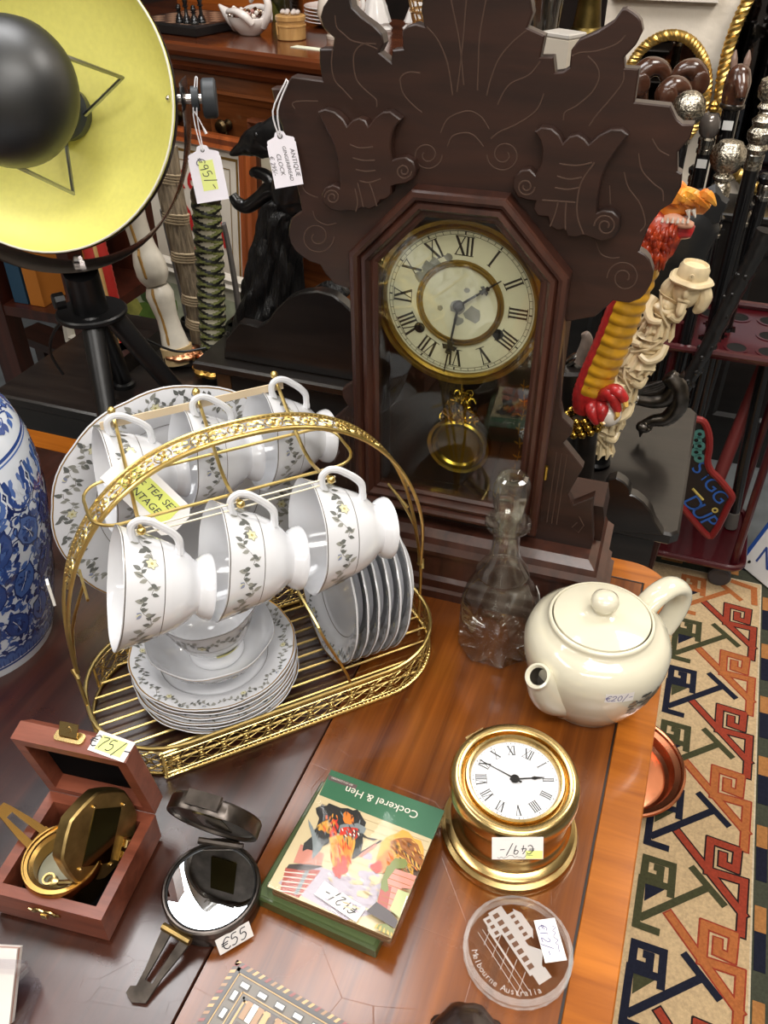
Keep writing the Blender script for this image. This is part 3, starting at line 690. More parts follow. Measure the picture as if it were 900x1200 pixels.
def build_rack():
    t = thing('tea_set_rack', 'gilt wire tea set rack with pierced arched handle and galleried base', 'rack', M=RKM)
    hw, hl, rr = .08, .1675, .074
    loop = rrect(2*hl, 2*hw, rr, 10)
    b = MB()
    b.tube([(x, y, .0022) for x, y in loop], .0018, 8, True); b.tube([(x, y, .036) for x, y in loop], .0021, 8, True)
    for s in (-1, 1): b.tube([(s*hl, 0, .0022), (s*(hl+.001), 0, .08)], .0017, 8)
    for x, y in ((-.12,-hw),(-.155,.05),(-.155,-.05),(.1,hw),(-.12,hw)): b.tube([(x, y, .002), (x, y, .036)], .0013, 6)
    b.build('base_rim', gold, t)
    for k in range(-4, 5):
        y = k*.0168; x = hl-rr+math.sqrt(max(0, rr**2-max(0, abs(y)-(hw-rr))**2))-.001
        b = MB(); b.tube([(-x, y, .0058), (x, y, .0058)], .0013, 6); b.build('floor_wire', gold, t)
    for s, nm in ((-1, 'front'), (1, 'back')):
        pth = [(-hl+rr-.03, s*hw)] + [(hl-rr, s*hw)] + [(hl-rr+rr*sin(a*PI/20), s*(hw-rr+rr*cos(a*PI/20))) for a in range(1, 11)]
        pth = [(-hl+rr-rr*sin(a*PI/20), s*(hw-rr+rr*cos(a*PI/20))) for a in range(6, 0, -1)] + pth[0:1] + pth[1:]
        f, ln = along([(x, y, 0) for x, y in pth])
        b = MB(); filigree(b, lambda q, y: f(q)+V((0, 0, .003+y)), ln, .032, .021, 'lattice'); b.build('pierced_gallery', gold, t)
    # arch: pierced strap on top, plain wires below
    f, ln = along([(x, 0, z) for x, z in ARC]); s0, s1 = ln*.17, ln*.83
    b = MB(); filigree(b, lambda q, y: f(s0+q)+V((0, y-.0115, 0)), s1-s0, .023, .030, 'rosette'); b.build('pierced_strap', gold, t)
    b = MB()
    for sy in (-1, 1):
        b.tube([V((x*.995, sy*.0118*min(1, max(.1, (z-.078)/.07)), z)) for x, z in ARC], .0017, 8)
    for s in (-1, 1):
        b.tube([(s*.1675, -.004, .076), (s*.170, 0, .083), (s*.1675, .004, .076)], .0022, 7); b.ball(.0032, (s*.168, 0, .08), 8, 6)
        b.tube(smooth_path([(s*.1675, 0, .08), (s*.160, 0, .13), (s*.142, 0, .172)], 3), .0014, 6); b.tube([(s*.142, -.02, .172), (s*.142, .02, .172)], .0014, 6)
    b.build('arch_frame', gold, t)
    # hooks
    for k, u in enumerate((.049, .121, .192)):
        x = u-.138; zt = .262-.0*k
        b = MB(); P = [(x-.006, -.077, .268), (x-.0055, -.07, .2655), (x-.003, -.035, .252), (x, 0, .2475), (x+.003, .035, .2555), (x+.006, .074, .2665), (x+.006, .0835, .2735)]
        b.tube(smooth_path(P, 4), .0016, 7); b.ball(.0034, P[0], 10, 6); b.ball(.0036, (x+.006, .084, .2755), 10, 6); b.build('hook', gold, t)
    b = MB(); q = rrect(.215, .062, .02, 5, (-.017, 0)); b.tube([(x, y, .2445) for x, y in q], .0014, 7, True); b.build('hook_frame', gold, t)
    b = MB()
    for s in (1,):
        b.tube(smooth_path([(.062, -.068, .0058), (.058, -.066, .035), (.040, -.058, .085), (.036, -.05, .10), (.036, .05, .10), (.040, .058, .085), (.058, .066, .035), (.062, .068, .0058)], 4), .0014, 6)
    b.build('saucer_divider', gold, t)
    b = MB(); b.box(-.1675, -.1655, -.020, -.012, .176, .198); b.build('paper_label', mat('label_paper', (232, 230, 222), .7), t)
    return t
build_rack()
# hanging cups -----------------------------------------------------
HOOKF = [(.043, -.075), (.115, -.075), (.186, -.075)]; HOOKB = [(.055, .074), (.127, .074), (.198, .074)]
def hang(u, dv, tilt, yaw, zoff=0):
    """matrix for a cup hanging by its handle from a hook at (u, dv), mouth to the left"""
    q = R(tilt); ax = V((-cos(q), 0, sin(q))); hx = V((sin(q), 0, cos(q)))     # foot->mouth, handle direction (rack axes)
    hook = V((u-.138, dv, .2680+zoff)); o = hook - hx*.0530 - ax*.0560
    M = Matrix((hx, ax.cross(hx), ax)).transposed().to_4x4()
    return RKM @ T(*hook) @ RZ(R(yaw)) @ T(*(-hook)) @ T(*o) @ M
c0 = build_cup('teacup', 'white flower-banded teacup hanging from front left hook of gilt rack', 'teacups hanging on the rack')
c0.matrix_world = hang(*HOOKF[0], 16, -6)
dup(c0, 'white flower-banded teacup hanging from front middle hook of gilt rack', M=hang(*HOOKF[1], 15, -4))
dup(c0, 'white flower-banded teacup hanging from front right hook of gilt rack', M=hang(*HOOKF[2], 10, -3))
dup(c0, 'white flower-banded teacup on back left hook, behind the yellow label', M=hang(*HOOKB[0], 8, 2))
dup(c0, 'white flower-banded teacup on back middle hook behind the arched handle', M=hang(*HOOKB[1], 12, 1))
dup(c0, 'white flower-banded teacup on back right hook nearest the tall clock', M=hang(*HOOKB[2], 12, 1))
# stack of side plates, bowl and cup -------------------------------
PC = V(rk(.090, .572, 0))
lab = ['topmost flowered side plate of the stack, under the bowl', 'second flowered side plate from the top of the gold-rimmed stack', 'third side plate from the top of the gold-rimmed stack', 'third side plate from the bottom of the gold-rimmed stack', 'second side plate from the bottom of the gold-rimmed stack', 'bottom side plate of the gold-rimmed stack on rack wires']
p0 = None
for k in range(6):
    z = .0085+.0062*(5-k); M = RKM @ T(PC.x+.0006*((k*7) % 3-1), PC.y+.0006*((k*5) % 3-1), z) @ RZ(.35*k+.4)
    if p0 is None: p0 = build_plate('side_plate', lab[0], .0765, 'side plates stacked in the rack'); p0.matrix_world = M
    else: dup(p0, lab[k], M=M)
def build_bowl():
    prof = [(0,.004),(.024,.004),(.025,0),(.0275,0),(.028,.004),(.040,.010),(.050,.019),(.056,.029),(.0585,.034)]
    t = thing('sugar_bowl', 'white china bowl with flowered edge on plate stack holding a cup', 'bowl', M=RKM @ T(PC.x-.002, PC.y-.006, .0485) @ RZ(.3))
    b = MB(); b.lathe(prof+[(.058,.0350),(.0555,.0305),(.049,.0215),(.039,.0128),(.027,.0075),(0,.007)], 56, 0, None, lambda a, r, z: 1+.012*max(0, (z-.015)/.02)*cos(8*a)); b.build('bowl_body', china, t, ang=50)
    class BS(Surf):
        def __call__(s, a, l, k=1):
            p = Surf.__call__(s, a, l, k); f = 1+.012*max(0, (p.z-.015)/.02)*cos(8*a); return V((p.x*f, p.y*f, p.z))
    S = BS(prof, .00016); b = MB(); l0 = S.at_z(.0235)
    garland(b, lambda s, y, k: S(s/.053, l0+y, k), 2*PI*.053, .014, 0, 9); b.build('printed_garland', DEC, t, recalc=False)
    b = MB(); line_ring(b, S, S.l[-1]-.0006, .0014, 0); b.build('gold_rim', goldline, t, recalc=False)
build_bowl()
cu = dup(c0, 'white flower-banded teacup with gold rim standing upright inside the bowl', M=RKM @ T(PC.x+.002, PC.y-.006, .0585) @ RZ(.25) @ RX(R(3)) @ RY(R(-4)))
b = MB(); S = CUP_SURF
for i in range(10):
    for j in range(4):
        q = [(-2.0+.07*(i+di), .0240+.0035*(j+dj)) for di, dj in ((0,0),(1,0),(1,1),(0,1))]; b.poly([S(a, l+.022, 4) for a, l in q], 0)
sk = b.build('price_sticker', mat('sticker_yellow', (222, 216, 130), .6), cu, recalc=False)
# saucers on edge --------------------------------------------------
sl = ['saucer standing on edge, leftmost of the row, flowered face showing', 'second saucer from the left of the upright row', 'third saucer from the left of the upright row', 'fourth saucer from the left of the upright row', 'fifth saucer from the left of the upright row', 'rightmost upright saucer of the row at the end of the rack']
s0 = None
for k in range(6):
    R_ = .070; q = R(7+.7*k); n = V((-cos(q), 0, sin(q))); up = V((sin(q), 0, cos(q)))
    c = V(rk(.2145+.0096*k, .570, 0)); c.z = .0075+R_*cos(q)+.001; c.x += R_*sin(q)
    M = RKM @ T(*c) @ Matrix((up, n.cross(up), n)).transposed().to_4x4() @ RZ(.5*k)
    if s0 is None: s0 = build_plate('saucer', sl[0], R_, 'saucers on edge in the rack', 'saucer', seed=4); s0.matrix_world = M
    else: dup(s0, sl[k], M=M)
# big cake plate behind --------------------------------------------
R_ = .125
bp = build_plate('cake_plate', 'large flowered white cake plate standing upright behind the tea rack', R_, None, seed=6)
q = R(4); n = V((0, -cos(q), sin(q))); up = V((0, sin(q), cos(q)))
M = RKM @ T(*rk(.108, .697, 0)) @ T(0, R_*sin(q)+.018, R_*cos(q)+.002) @ Matrix((up.cross(n)*-1, n.cross(up.cross(n)*-1), n)).transposed().to_4x4()
bp.matrix_world = M
# straps and label -------------------------------------------------
strap = mat('cream_tape', (216, 196, 164), .7)
b = MB(); P = [V(rk(.055-.012, .57+.0795, .2655)), V(rk(.198+.006, .57+.0795, .2655))]
b.box(P[0].x, P[1].x, P[0].y-.0006, P[0].y+.0006, .2625, .2695); o = b.build('tape_strip', strap, None); o.matrix_world = RKM; tag(o, 'cream tape strip running across the back cup hooks', 'tape')
b = MB()
for dz in (-.0022, .0022): b.tube([V(rk(.043-.004, .4945, .2665+dz)), V(rk(.115, .4945, .2665+dz*1.3)), V(rk(.186+.004, .4945, .2665+dz))], .0008, 5)
o = b.build('elastic_cord', mat('cord_white', (226, 218, 196), .7), None); o.matrix_world = RKM; tag(o, 'thin cream elastic looped across the three front cup hooks', 'cord')
def facing(p, roll=0, tilt=0):
    """frame at p whose +Z looks to the viewer's side of the shop, +Y up, turned by roll"""
    n = (CAM-p).normalized(); x = V((0,0,1)).cross(n).normalized(); return Matrix.Translation(p) @ Matrix((x, n.cross(x), n)).transposed().to_4x4() @ RZ(roll) @ RX(tilt)
hl_y = mat('highlighter_yellow', (214, 220, 112), .7); paper = mat('tag_paper', (230, 226, 222), .75); ink = mat('pen_ink', (44, 44, 52), .6); inkb = mat('pen_ink_blue', (70, 66, 130), .6)
p = onplane(174, 580, RK0+rkv*.018, rkv); t = thing('label_card', 'white card with yellow 19pc tea set label among the hanging cups', 'label', M=facing(p, R(-56), R(-12)))
b = MB(); b.prism([(-.036,-.017),(.030,-.017),(.036,-.010),(.036,.010),(.030,.017),(-.036,.017)], -.0003, .0003); b.build('card', paper, t)
b = MB(); b.box(-.024, .026, -.010, .011, .0004, .0006); b.build('yellow_panel', hl_y, t)
b = MB()
M = T(0, 0, .0009)
b.text('19pc TEA SET', .0085, 0, M @ T(0, .005, 0), shear=.2); b.text('VINTAGE', .0085, 0, M @ T(-.002, -.005, 0), shear=.2)
b.build('lettering', ink, t, recalc=False, smooth=False)
# ------------------------------------------------------------------ small things on the table
brass = mat('polished_brass', (222, 192, 130), .24, metal=1, noise=.12, nscale=40)
brass_d = mat('antiqued_brass', (184, 156, 100), .40, metal=1, noise=.3, nscale=60)
blackp = mat('black_paint', (16, 16, 17), .45)
felt = mat('black_felt', (12, 11, 12), .95, spec=.1)
hl_pale = mat('highlighter_pale', (224, 232, 140), .7)
def sticker(t, M, w, h, txt, hgt, yellow=None, inkm=None, rotz=0, name='price_sticker'):
    b = MB(); b.box(-w/2, w/2, -h/2, h/2, 0, .0003, 0, M)
    if yellow: b.box(yellow[0], yellow[1], yellow[2], yellow[3], .0003, .00045, 1, M)
    hand(b, txt, hgt, 2, M @ T(0, 0, .0007) @ RZ(rotz))
    return b.build(name, [paper, hl_pale, inkm or ink], t, recalc=False, smooth=False)

# ---- wooden compass box
def compass_box():
    w = wood('rosewood_box', (92, 42, 26), (142, 78, 56), (0,0,0), (8, 70, 70), 1, .4, .1, bump=.06)
    W, D, Hh, th = .094, .088, .034, .0085
    t = thing('compass_box', 'open square rosewood box with brass clasp holding a brass compass', 'box', V((-.2055, .309, TZ)), math.atan2(-.242, .97))
    b = MB()
    lo = [(-W,0),(0,0),(0,D),(-W,D)]
    b.loft([[(x, y, 0) for x, y in inset(lo, .003)], [(x, y, .004) for x, y in lo], [(x, y, Hh) for x, y in lo], [(x, y, Hh) for x, y in inset(lo, th)], [(x, y, .005) for x, y in inset(lo, th)]], 0)
    bo = b.build('body', w, t)
    b = MB(); b.box(-W+th, -th, th, D-th, .005, .0056); b.build('lining', felt, t)
    LM = T(0, D, Hh+.0006) @ RX(R(-80)) @ T(0, -D, 0)
    d = .020
    b = MB(); b.loft([[(x, y, .0) for x, y in inset(lo, th)], [(x, y, 0) for x, y in lo], [(x, y, d-.005) for x, y in lo], [(x, y, d) for x, y in inset(lo, .005)]], 0, LM, cap0=False)
    b.loft([[(x, y, 0) for x, y in inset(lo, th)], [(x, y, d-.006) for x, y in inset(lo, th)]], 0, LM, cap0=False)
    lid = b.build('lid', w, t)
    b = MB(); b.prism(inset(lo, th+.0003), d-.0075, d-.007, 0, LM); b.build('lid_lining', felt, lid)
    FM = LM @ T(-W*.53, 0, d*.5) @ RX(PI/2)                     # front rim of the lid, Z out of the rim
    b = MB(); b.prism(rrect(.024, .009, .003, 3), 0, .0016, 0, FM); b.prism([(-.008,.001),(.007,.001),(.006,.011),(-.009,.011)], .0016, .003, 0, FM @ T(0,0,0) @ RX(R(38)))
    b.lathe([(0,.0035),(.0022,.0035),(.0025,.003)], 10, 0, FM @ RX(R(38)) @ T(-.001,.006,0)); b.build('clasp', brass, lid)
    sticker(lid, LM @ T(-W*.17, -.0003, d*.5) @ RX(PI/2) @ RZ(R(-7)), .031, .0165, '€75/-', .009, (-.011,.011,-.006,.006))
    b = MB(); M = T(-W*.5, -.0003, Hh*.72) @ RX(PI/2)
    for s in (-1, 1):
        b.tube(smooth_path([(0,.002,.001),(s*.005,.0035,.001),(s*.009,.001,.001),(s*.013,.002,.001)], 4), [.0022]*9+[.0014]*4, 8, mi=0, M=M, flat=.6)
    b.box(-.0025, .0025, -.004, .001, 0, .003, 0, M); b.build('catch', brass, bo)
    return t
cb = compass_box()
# ---- brass surveyor's compass inside
def oct_lid(b, r, z0, z1, mi, M, notch=True):
    P = []
    for a in range(40):
        th = 2*PI*a/40; rr_ = r*(1 if abs(sin(th)) < .82 else .82/abs(sin(th))*1.0); P.append((rr_*cos(th), rr_*sin(th)))
    b.prism(P, z0, z1, mi, M, ch=.0012)
def pocket_compass():
    c = V((-.2465, .356, TZ+.0062)); t = thing('pocket_compass', 'brass pocket transit compass with raised octagonal lid inside the wooden box', 'compass', c, R(-20))
    r = .0305
    b = MB(); b.lathe([(0,0),(r*.93,0),(r*.97,.003),(r*.97,.022),(r,.024),(r,.030),(r*.97,.032),(r*.93,.032),(r*.92,.0305),(r*.84,.0305),(r*.83,.0285),(r*.72,.0275),(r*.71,.014),(0,.014)], 56, 0); b.build('case', mat('gilded_brass', (190, 150, 84), .22, metal=1), t)
    b = MB(); b.lathe([(0,.0145),(r*.70,.0145),(r*.70,.0148),(0,.0148)], 40, 0)
    b.tube([(-.012,.004,.0165),(.012,-.005,.0165)], .0012, 6, mi=1); b.lathe([(0,.020),(.004,.019),(.0045,.0148)], 16, 1, T(-.002,-.013,0)); b.lathe([(.0035,.0195),(.005,.0195),(.005,.0148)], 16, 1, T(-.006,-.013,0))
    b.tube([(.003,-.013,.018),(.013,-.009,.018)], .0026, 10, mi=1)
    for k in range(5): b.box(.002+.003*k, .004+.003*k, -.004, .001, .015, .0175, 1, RZ(-.4))
    b.build('needle_and_levels', [mat('compass_card', (176, 172, 150), .5), brass], t)
    b = MB(); b.lathe([(0,.0298),(r*.835,.0298)], 40, 0); b.build('glass', pane('compass_glass', (255,255,252), .02, .02), t)
    # lid, hinged at the right and leaning towards the viewer's right
    cc = onplane(120, 980, V((0,0,TZ+.052)), V((0,0,1))); tcv = (CAM-cc).normalized(); nn = tcv*cos(R(50))+(CXV*.92-CYV*.39)*sin(R(50)); LM = (Matrix.Translation(c) @ RZ(R(-20))).inverted() @ basis(cc, CXV*.39+CYV*.92, nn) @ T(0, 0, -.0115)
    b = MB(); rl = .0350; P = []
    for a in range(48):
        th = 2*PI*a/48; q = max(abs(cos(th)), abs(cos(th-PI/4)), abs(sin(th)), abs(cos(th+PI/4))); P.append((rl*.97/q*(.6+.4*q)*cos(th), rl*.97/q*(.6+.4*q)*sin(th)))
    b.loft([[(x, y, 0) for x, y in P], [(x, y, .0095) for x, y in P], [(x, y, .011) for x, y in inset(P, .0015)]], 0, LM)
    lid = b.build('lid', brass_d, t)
    # outer face carries a sighting mirror and a clip
    UM = LM @ T(0, 0, .0110)
    b = MB(); b.prism(rrect(.042, .026, .001, 2, (0, 0)), -.0001, .0006, 0, UM); b.build('sight_mirror', mat('dark_mirror', (96, 88, 56), .12, metal=1), lid)
    b = MB()
    for x, y in ((-.0225,-.0145),(.0225,-.0145),(-.0225,.0145),(.0225,.0145)): b.ball(.0018, (x, y, .0006), 8, 5, 0, UM)
    b.build('rivets', brass, lid)
    b = MB(); b.box(-.020, -.002, -.027, -.0195, .0, .003, 0, UM); b.build('clip', brass, lid)
    for xx in (-.0185, -.0095):
        b = MB(); b.box(xx, xx+.006, -.0255, -.021, .0031, .006, 0, UM, bev=.0008); b.build('clip_stud', brass, lid)
    # sighting arm to the left
    AM = T(-.029, .008, .027) @ RZ(R(172)) @ RY(R(-30))
    b = MB(); b.prism([(0,-.010),(.012,-.009),(.034,-.0055),(.040,-.004),(.040,.004),(.034,.0055),(.012,.009),(0,.010),(0,.004),(.010,.0035),(.030,.0028),(.030,-.0028),(.010,-.0035),(0,-.004)], -.001, .001, 0, AM)
    b.box(-.003, .003, -.0105, .0105, -.0015, .0022, 0, AM); b.build('sighting_arm', mat('gilded_brass', (190, 150, 84), .22, metal=1), t)
pocket_compass()
# ---- blackened compass on the table
def dark_compass():
    c = V((-.133, .3415, TZ)); t = thing('lensatic_compass', 'black metal compass lying open on the table, bright mirror glass reflecting ceiling', 'compass', c, 0)
    dm = mat('gunmetal', (112, 104, 98), .34, metal=1, noise=.35, nscale=70); r = .0365
    b = MB(); P = []
    for a in range(48):
        th = 2*PI*a/48; P.append((r*cos(th), r*sin(th)))
    b.loft([[(x*k, y*k, z) for x, y in P] for k, z in ((.96,0),(1,.002),(1,.011),(.985,.012),(1.02,.0135),(1.02,.0205),(.99,.0215),(.955,.0215),(.945,.020),(.90,.0195))], 0)
    b.build('case', dm, t)
    b = MB(); b.lathe([(r*.90,.0197),(r*.90,.0204),(r*.93,.0206)], 48, 0); b.build('inner_ring', blackp, t)
    # slightly domed mirror glass
    b = MB(); n = 10; b.lathe([(r*.905*q/n, .0204-.0008*(q/n)**2) for q in range(n+1)], 48, 0, RX(R(0)))
    b.build('mirror_glass', mat('mirror_glass', (226, 232, 236), .012, metal=1), t, ang=80)
    # lid standing up at the back, leaning away
    LM = T(.004, r+.004, .022) @ RZ(R(-17)) @ RX(R(108)) @ SC(1, 1, -1) @ T(0, .037, 0)
    b = MB(); rl = .0365; P = circ(48, rl); Q = []
    for x, y in P:
        k = 1.0
        if y > .028 and abs(x) < .016: k = .93
        Q.append((x*k, y*k))
    b.loft([[(x*.9, y*.9, .0015) for x, y in Q], [(x*.93, y*.93, -.0005) for x, y in Q], [(x*.99, y*.99, -.0008) for x, y in Q], [(x, y, 0) for x, y in Q], [(x, y, .010) for x, y in Q], [(x*.96, y*.96, .012) for x, y in Q]], 0, LM)
    lid = b.build('lid', dm, t)
    b = MB(); b.prism(rrect(.024, .036, .001, 2), .0006, .0016, 0, LM @ RX(PI) @ T(0,0,-.0024)); b.build('lid_mirror', mat('dark_mirror', (96, 88, 56), .12, metal=1), lid)
    b = MB(); b.box(-.013, .013, .0335, .0375, .002, .013, 0, LM); b.build('clip', dm, lid)
    b = MB(); b.tube([(-.016, r+.002, .0205), (.020, r-.004, .0205)], .0028, 8); b.box(-.013, .016, r-.006, r+.004, .016, .020); b.build('hinge', dm, t)
    # sighting arm folded out on the table
    AM = T(-.021, -.033, .0125) @ RZ(R(-118)) @ RY(R(13))
    b = MB()
    b.prism([(0,-.0125),(.010,-.011),(.028,-.0075),(.040,-.0065),(.042,-.0105),(.047,-.0105),(.050,-.003),(.046,.0065),(.028,.0075),(.010,.011),(0,.0125),(0,.0045),(.009,.004),(.034,.0032),(.034,-.0032),(.009,-.004),(0,-.0045)], -.001, .0012, 0, AM)
    b.build('sighting_arm', dm, t)
    b = MB(); b.tube([V((-.021+.0125*cos(R(-28)), -.033+.0125*sin(R(-28)), .0145)), V((-.021-.0125*cos(R(-28)), -.033-.0125*sin(R(-28)), .0145))], .003, 8); b.build('arm_hinge', brass_d, t)
    SM = T(r*1.02*cos(R(-58)), r*1.02*sin(R(-58)), .0115) @ RZ(R(-58)+PI/2) @ RX(R(62))
    sticker(t, SM @ T(0, -.003, .0012), .027, .013, '€55', .009)
dark_compass()
# ---- boxed drinks coasters
def coaster_pack():
    bl = at(312, 1045, TZ+.0272); tl = at(388, 901, TZ+.0272); tr = at(521, 949, TZ+.0272)
    x = (tr-tl); x.z = 0; W = x.length; x.normalize(); H_ = .1125; ya = V((-x.y, x.x, 0)); o = V((tl.x, tl.y, 0))-ya*H_; ang = math.atan2(x.y, x.x)
    g = mat('pack_green', (62, 104, 78), .35, coat=.4); gd = mat('pack_olive', (70, 84, 48), .35, coat=.4)
    t0 = thing('coaster_box', 'flat green coaster box underneath the cockerel picture pack', 'coaster pack', V((o.x, o.y, TZ)) + x*-.0100 - ya*.0040, ang-.02)
    b = MB(); b.prism(rrect(W, H_, .001, 2, (W/2, H_/2)), 0, .0122, 0, ch=.0012); b.build('carton', gd, t0)
    b = MB(); b.prism(rrect(W-.006, H_-.006, .001, 2, (W/2, H_/2)), .0122, .0126, 0); b.build('lid_panel', mat('pack_olive_top', (84, 100, 62), .4), t0)
    t = thing('coaster_pack', 'clear pack of cockerel and hen picture coasters with green title strip', 'coaster pack', V((o.x, o.y, TZ+.0130)), ang)
    b = MB(); b.prism(rrect(W-.004, H_-.004, .002, 3, (W/2, H_/2)), 0, .0030, 0)
    for k in range(3): b.prism(rrect(W-.005, H_-.005, .003, 3, (W/2, H_/2)), .0031+.0033*k, .0061+.0033*k, k % 2)
    b.build('cork_stack', [mat('coaster_back', (122, 92, 62), .7), mat('coaster_edge', (156, 120, 82), .6)], t)
    # picture card: flat printed shapes (a farmyard with two birds), seen upside down
    C0 = (345, 72); e1 = (490, 168); e2 = (-240, 503); det = e1[0]*e2[1]-e1[1]*e2[0]
    def c(px, py):
        dx, dy = px-C0[0], py-C0[1]; a = (dx*e2[1]-dy*e2[0])/det; q = (e1[0]*dy-e1[1]*dx)/det
        return (min(W, max(0, a*W)), min(H_, max(0, H_-q*H_)))
    pal = dict(g=(58,108,80), mauve=(104,84,86), white=(236,230,218), beige=(206,188,150), plank=(176,154,118), black=(40,40,40), grey=(128,136,140), orange=(222,124,44), red=(206,52,34), gold=(214,160,66), brown=(152,92,40), dbrown=(72,48,30), brick=(160,72,58), pink=(196,128,112), lgreen=(168,176,122), leaf=(110,118,52), lav=(172,162,176), roof=(58,46,44))
    ks = list(pal); ms = [mat('print_'+k, pal[k], .4, coat=.3) for k in ks]; ix = {k: i for i, k in enumerate(ks)}
    Z0 = .0131; b = MB(); lay = [0]
    def P(col, pts, dz=None):
        lay[0] += 1; b.poly([(*c(*p), Z0+lay[0]*.000012) for p in pts], ix[col])
    def rough(pts, s=7, seed=1, k=3):
        rr = random.Random(seed); Q = smooth_path(pts, k, True); return [(p.x+rr.uniform(-s, s), p.y+rr.uniform(-s, s)) for p in Q]
    b.box(.0005, W-.0005, .0005, H_-.0005, .0128, Z0, ix['beige'])
    P('g', [(345,72),(835,240),(795,372),(296,190)]); P('mauve', [(326,94),(462,141),(455,160),(333,119)])
    for q in range(8):
        y = 225+q*38; P('plank', [(300,y),(760,y+150),(759,y+153),(299,y+4)])
    P('lav', [(240,470),(560,560),(520,660),(420,690),(150,560)])
    for k in range(16):
        rr = random.Random(k); x0, y0 = 430+rr.random()*190, 400+rr.random()*180; P('lav' if k % 2 else 'beige', rough([(x0,y0),(x0+36,y0+9),(x0+30,y0+30),(x0-8,y0+20)], 4, k))
    P('brick', [(175,500),(318,505),(236,612),(160,590)]); P('pink', [(230,405),(330,440),(318,490),(205,480)])
    for q in range(5): P('white', [(172-q*3,515+q*18),(300-q*12,522+q*18),(299-q*12,525+q*18),(171-q*3,518+q*18)])
    P('grey', [(255,508),(272,508),(232,600),(215,600)]); P('roof', rough([(190,490),(310,485),(306,500),(196,506)], 4, 4))
    P('roof', [(440,450),(560,375),(566,380),(446,458)]); P('pink', [(470,440),(540,390),(545,400),(478,450)]); P('roof', [(490,365),(548,372),(530,380)])
    # cockerel
    P('black', rough([(320,235),(420,250),(475,265),(495,330),(480,420),(440,450),(400,360),(330,330),(300,290)], 9, 2))
    P('black', rough([(290,250),(300,330),(250,390),(240,430),(300,420),(350,370),(330,250)], 9, 3))
    for q in range(9): P('grey', leafpx(255+q*9, 300+q*12, 1.2+q*.12, 90, 12))
    P('grey', rough([(395,315),(470,310),(495,350),(440,380),(400,360)], 7, 5))
    for q in range(7): P('black', leafpx(405+q*12, 330+q*3, .7, 46, 6))
    P('orange', rough([(405,262),(445,275),(445,312),(402,305)], 6, 6)); P('red', rough([(395,335),(470,330),(460,372),(405,380)], 8, 16))
    P('gold', rough([(300,330),(352,300),(378,340),(360,372),(318,350)], 8, 7)); P('red', rough([(345,310),(380,300),(380,345),(355,366)], 7, 17))
    P('gold', rough([(360,365),(445,375),(450,430),(425,500),(380,500),(352,430)], 7, 8))
    for q in range(9): P('orange', leafpx(365+q*10, 375, 1.45+.03*q, 110-abs(q-4)*9, 8))
    P('red', rough([(385,455),(425,450),(425,505),(395,530),(368,500)], 8, 9)); P('red', [(372,505),(376,532),(390,510),(397,533),(406,508)])
    # hen
    P('gold', rough([(560,390),(650,335),(720,380),(738,460),(730,530),(690,520),(660,470),(600,470),(555,500),(545,470)], 7, 10))
    P('brown', rough([(600,380),(690,365),(735,440),(700,480),(640,440)], 9, 11))
    for q in range(14): P('dbrown' if q % 2 else 'gold', leafpx(610+q*9, 385+q*7, .6+.08*q, 54, 9))
    P('dbrown', rough([(690,480),(740,510),(720,542),(695,520)], 6, 12)); P('orange', rough([(548,450),(600,420),(610,480),(570,505)], 6, 13)); P('red', rough([(522,475),(560,462),(565,500),(530,505)], 6, 14))
    rq = random.Random(21)
    for q in range(46):
        x, y = 300+rq.random()*180, 245+rq.random()*140; P(rq.choice(('black','black','grey','roof')), leafpx(x, y, 1.0+rq.random()*1.2, 22+rq.random()*22, 5))
    for q in range(40):
        x, y = 358+rq.random()*80, 370+rq.random()*95; P(rq.choice(('orange','gold','red','gold')), leafpx(x, y, 1.3+.4*rq.random(), 20+rq.random()*16, 5))
    for q in range(24): P(rq.choice(('red','orange','gold')), leafpx(320+rq.random()*60, 275+rq.random()*80, .9+rq.random(), 20, 5))
    for q in range(16): P(rq.choice(('grey','white','black')), leafpx(395+rq.random()*90, 318+rq.random()*50, .8+.5*rq.random(), 16, 5))
    for q in range(90):
        x, y = 575+rq.random()*150, 365+rq.random()*135
        if (x-650)**2/75**2+(y-435)**2/72**2 < 1: P(rq.choice(('brown','dbrown','gold','orange','brown')), leafpx(x, y, .5+.7*rq.random(), 18+rq.random()*10, 5))
    for q in range(60):
        x, y = 330+rq.random()*260, 520+rq.random()*150; P(rq.choice(('lav','beige','plank','white')), leafpx(x, y, .2+.4*rq.random(), 26, 6))
    # barn on the right
    P('pink', [(590,490),(720,530),(700,580),(640,570),(590,660),(538,640)]); P('brick', [(560,560),(600,566),(580,650),(540,636)])
    for q in range(6): P('brown', [(590-q*7,510+q*22),(690-q*16,540+q*20),(689-q*16,543+q*20),(589-q*7,513+q*22)])
    P('leaf', rough([(610,465),(660,475),(600,520),(575,590),(560,560),(580,490)], 9, 15))
    P('lgreen', [(625,575),(712,605),(690,700),(590,650)]); P('white', [(658,598),(695,612),(672,700),(632,680)])
    for q in range(3): P('roof', [(655-q*9,612+q*27),(694-q*8,626+q*27),(693-q*8,630+q*27),(654-q*9,616+q*27)])
    P('roof', [(676,602),(681,604),(656,692),(651,690)]); P('roof', [(540,625),(590,655),(665,705),(620,720),(500,660)]); P('leaf', rough([(560,700),(620,730),(645,765),(600,770),(540,720)], 9, 18))
    for q in range(8): P('gold', leafpx(545+q*12, 700+q*7, 2.2-.2*q, 30, 8))
    cx_, cy_ = c(565, 214)
    b.text('Cockerel & Hen', .0098, ix['white'], T(cx_, cy_, Z0+.0008) @ RZ(PI))
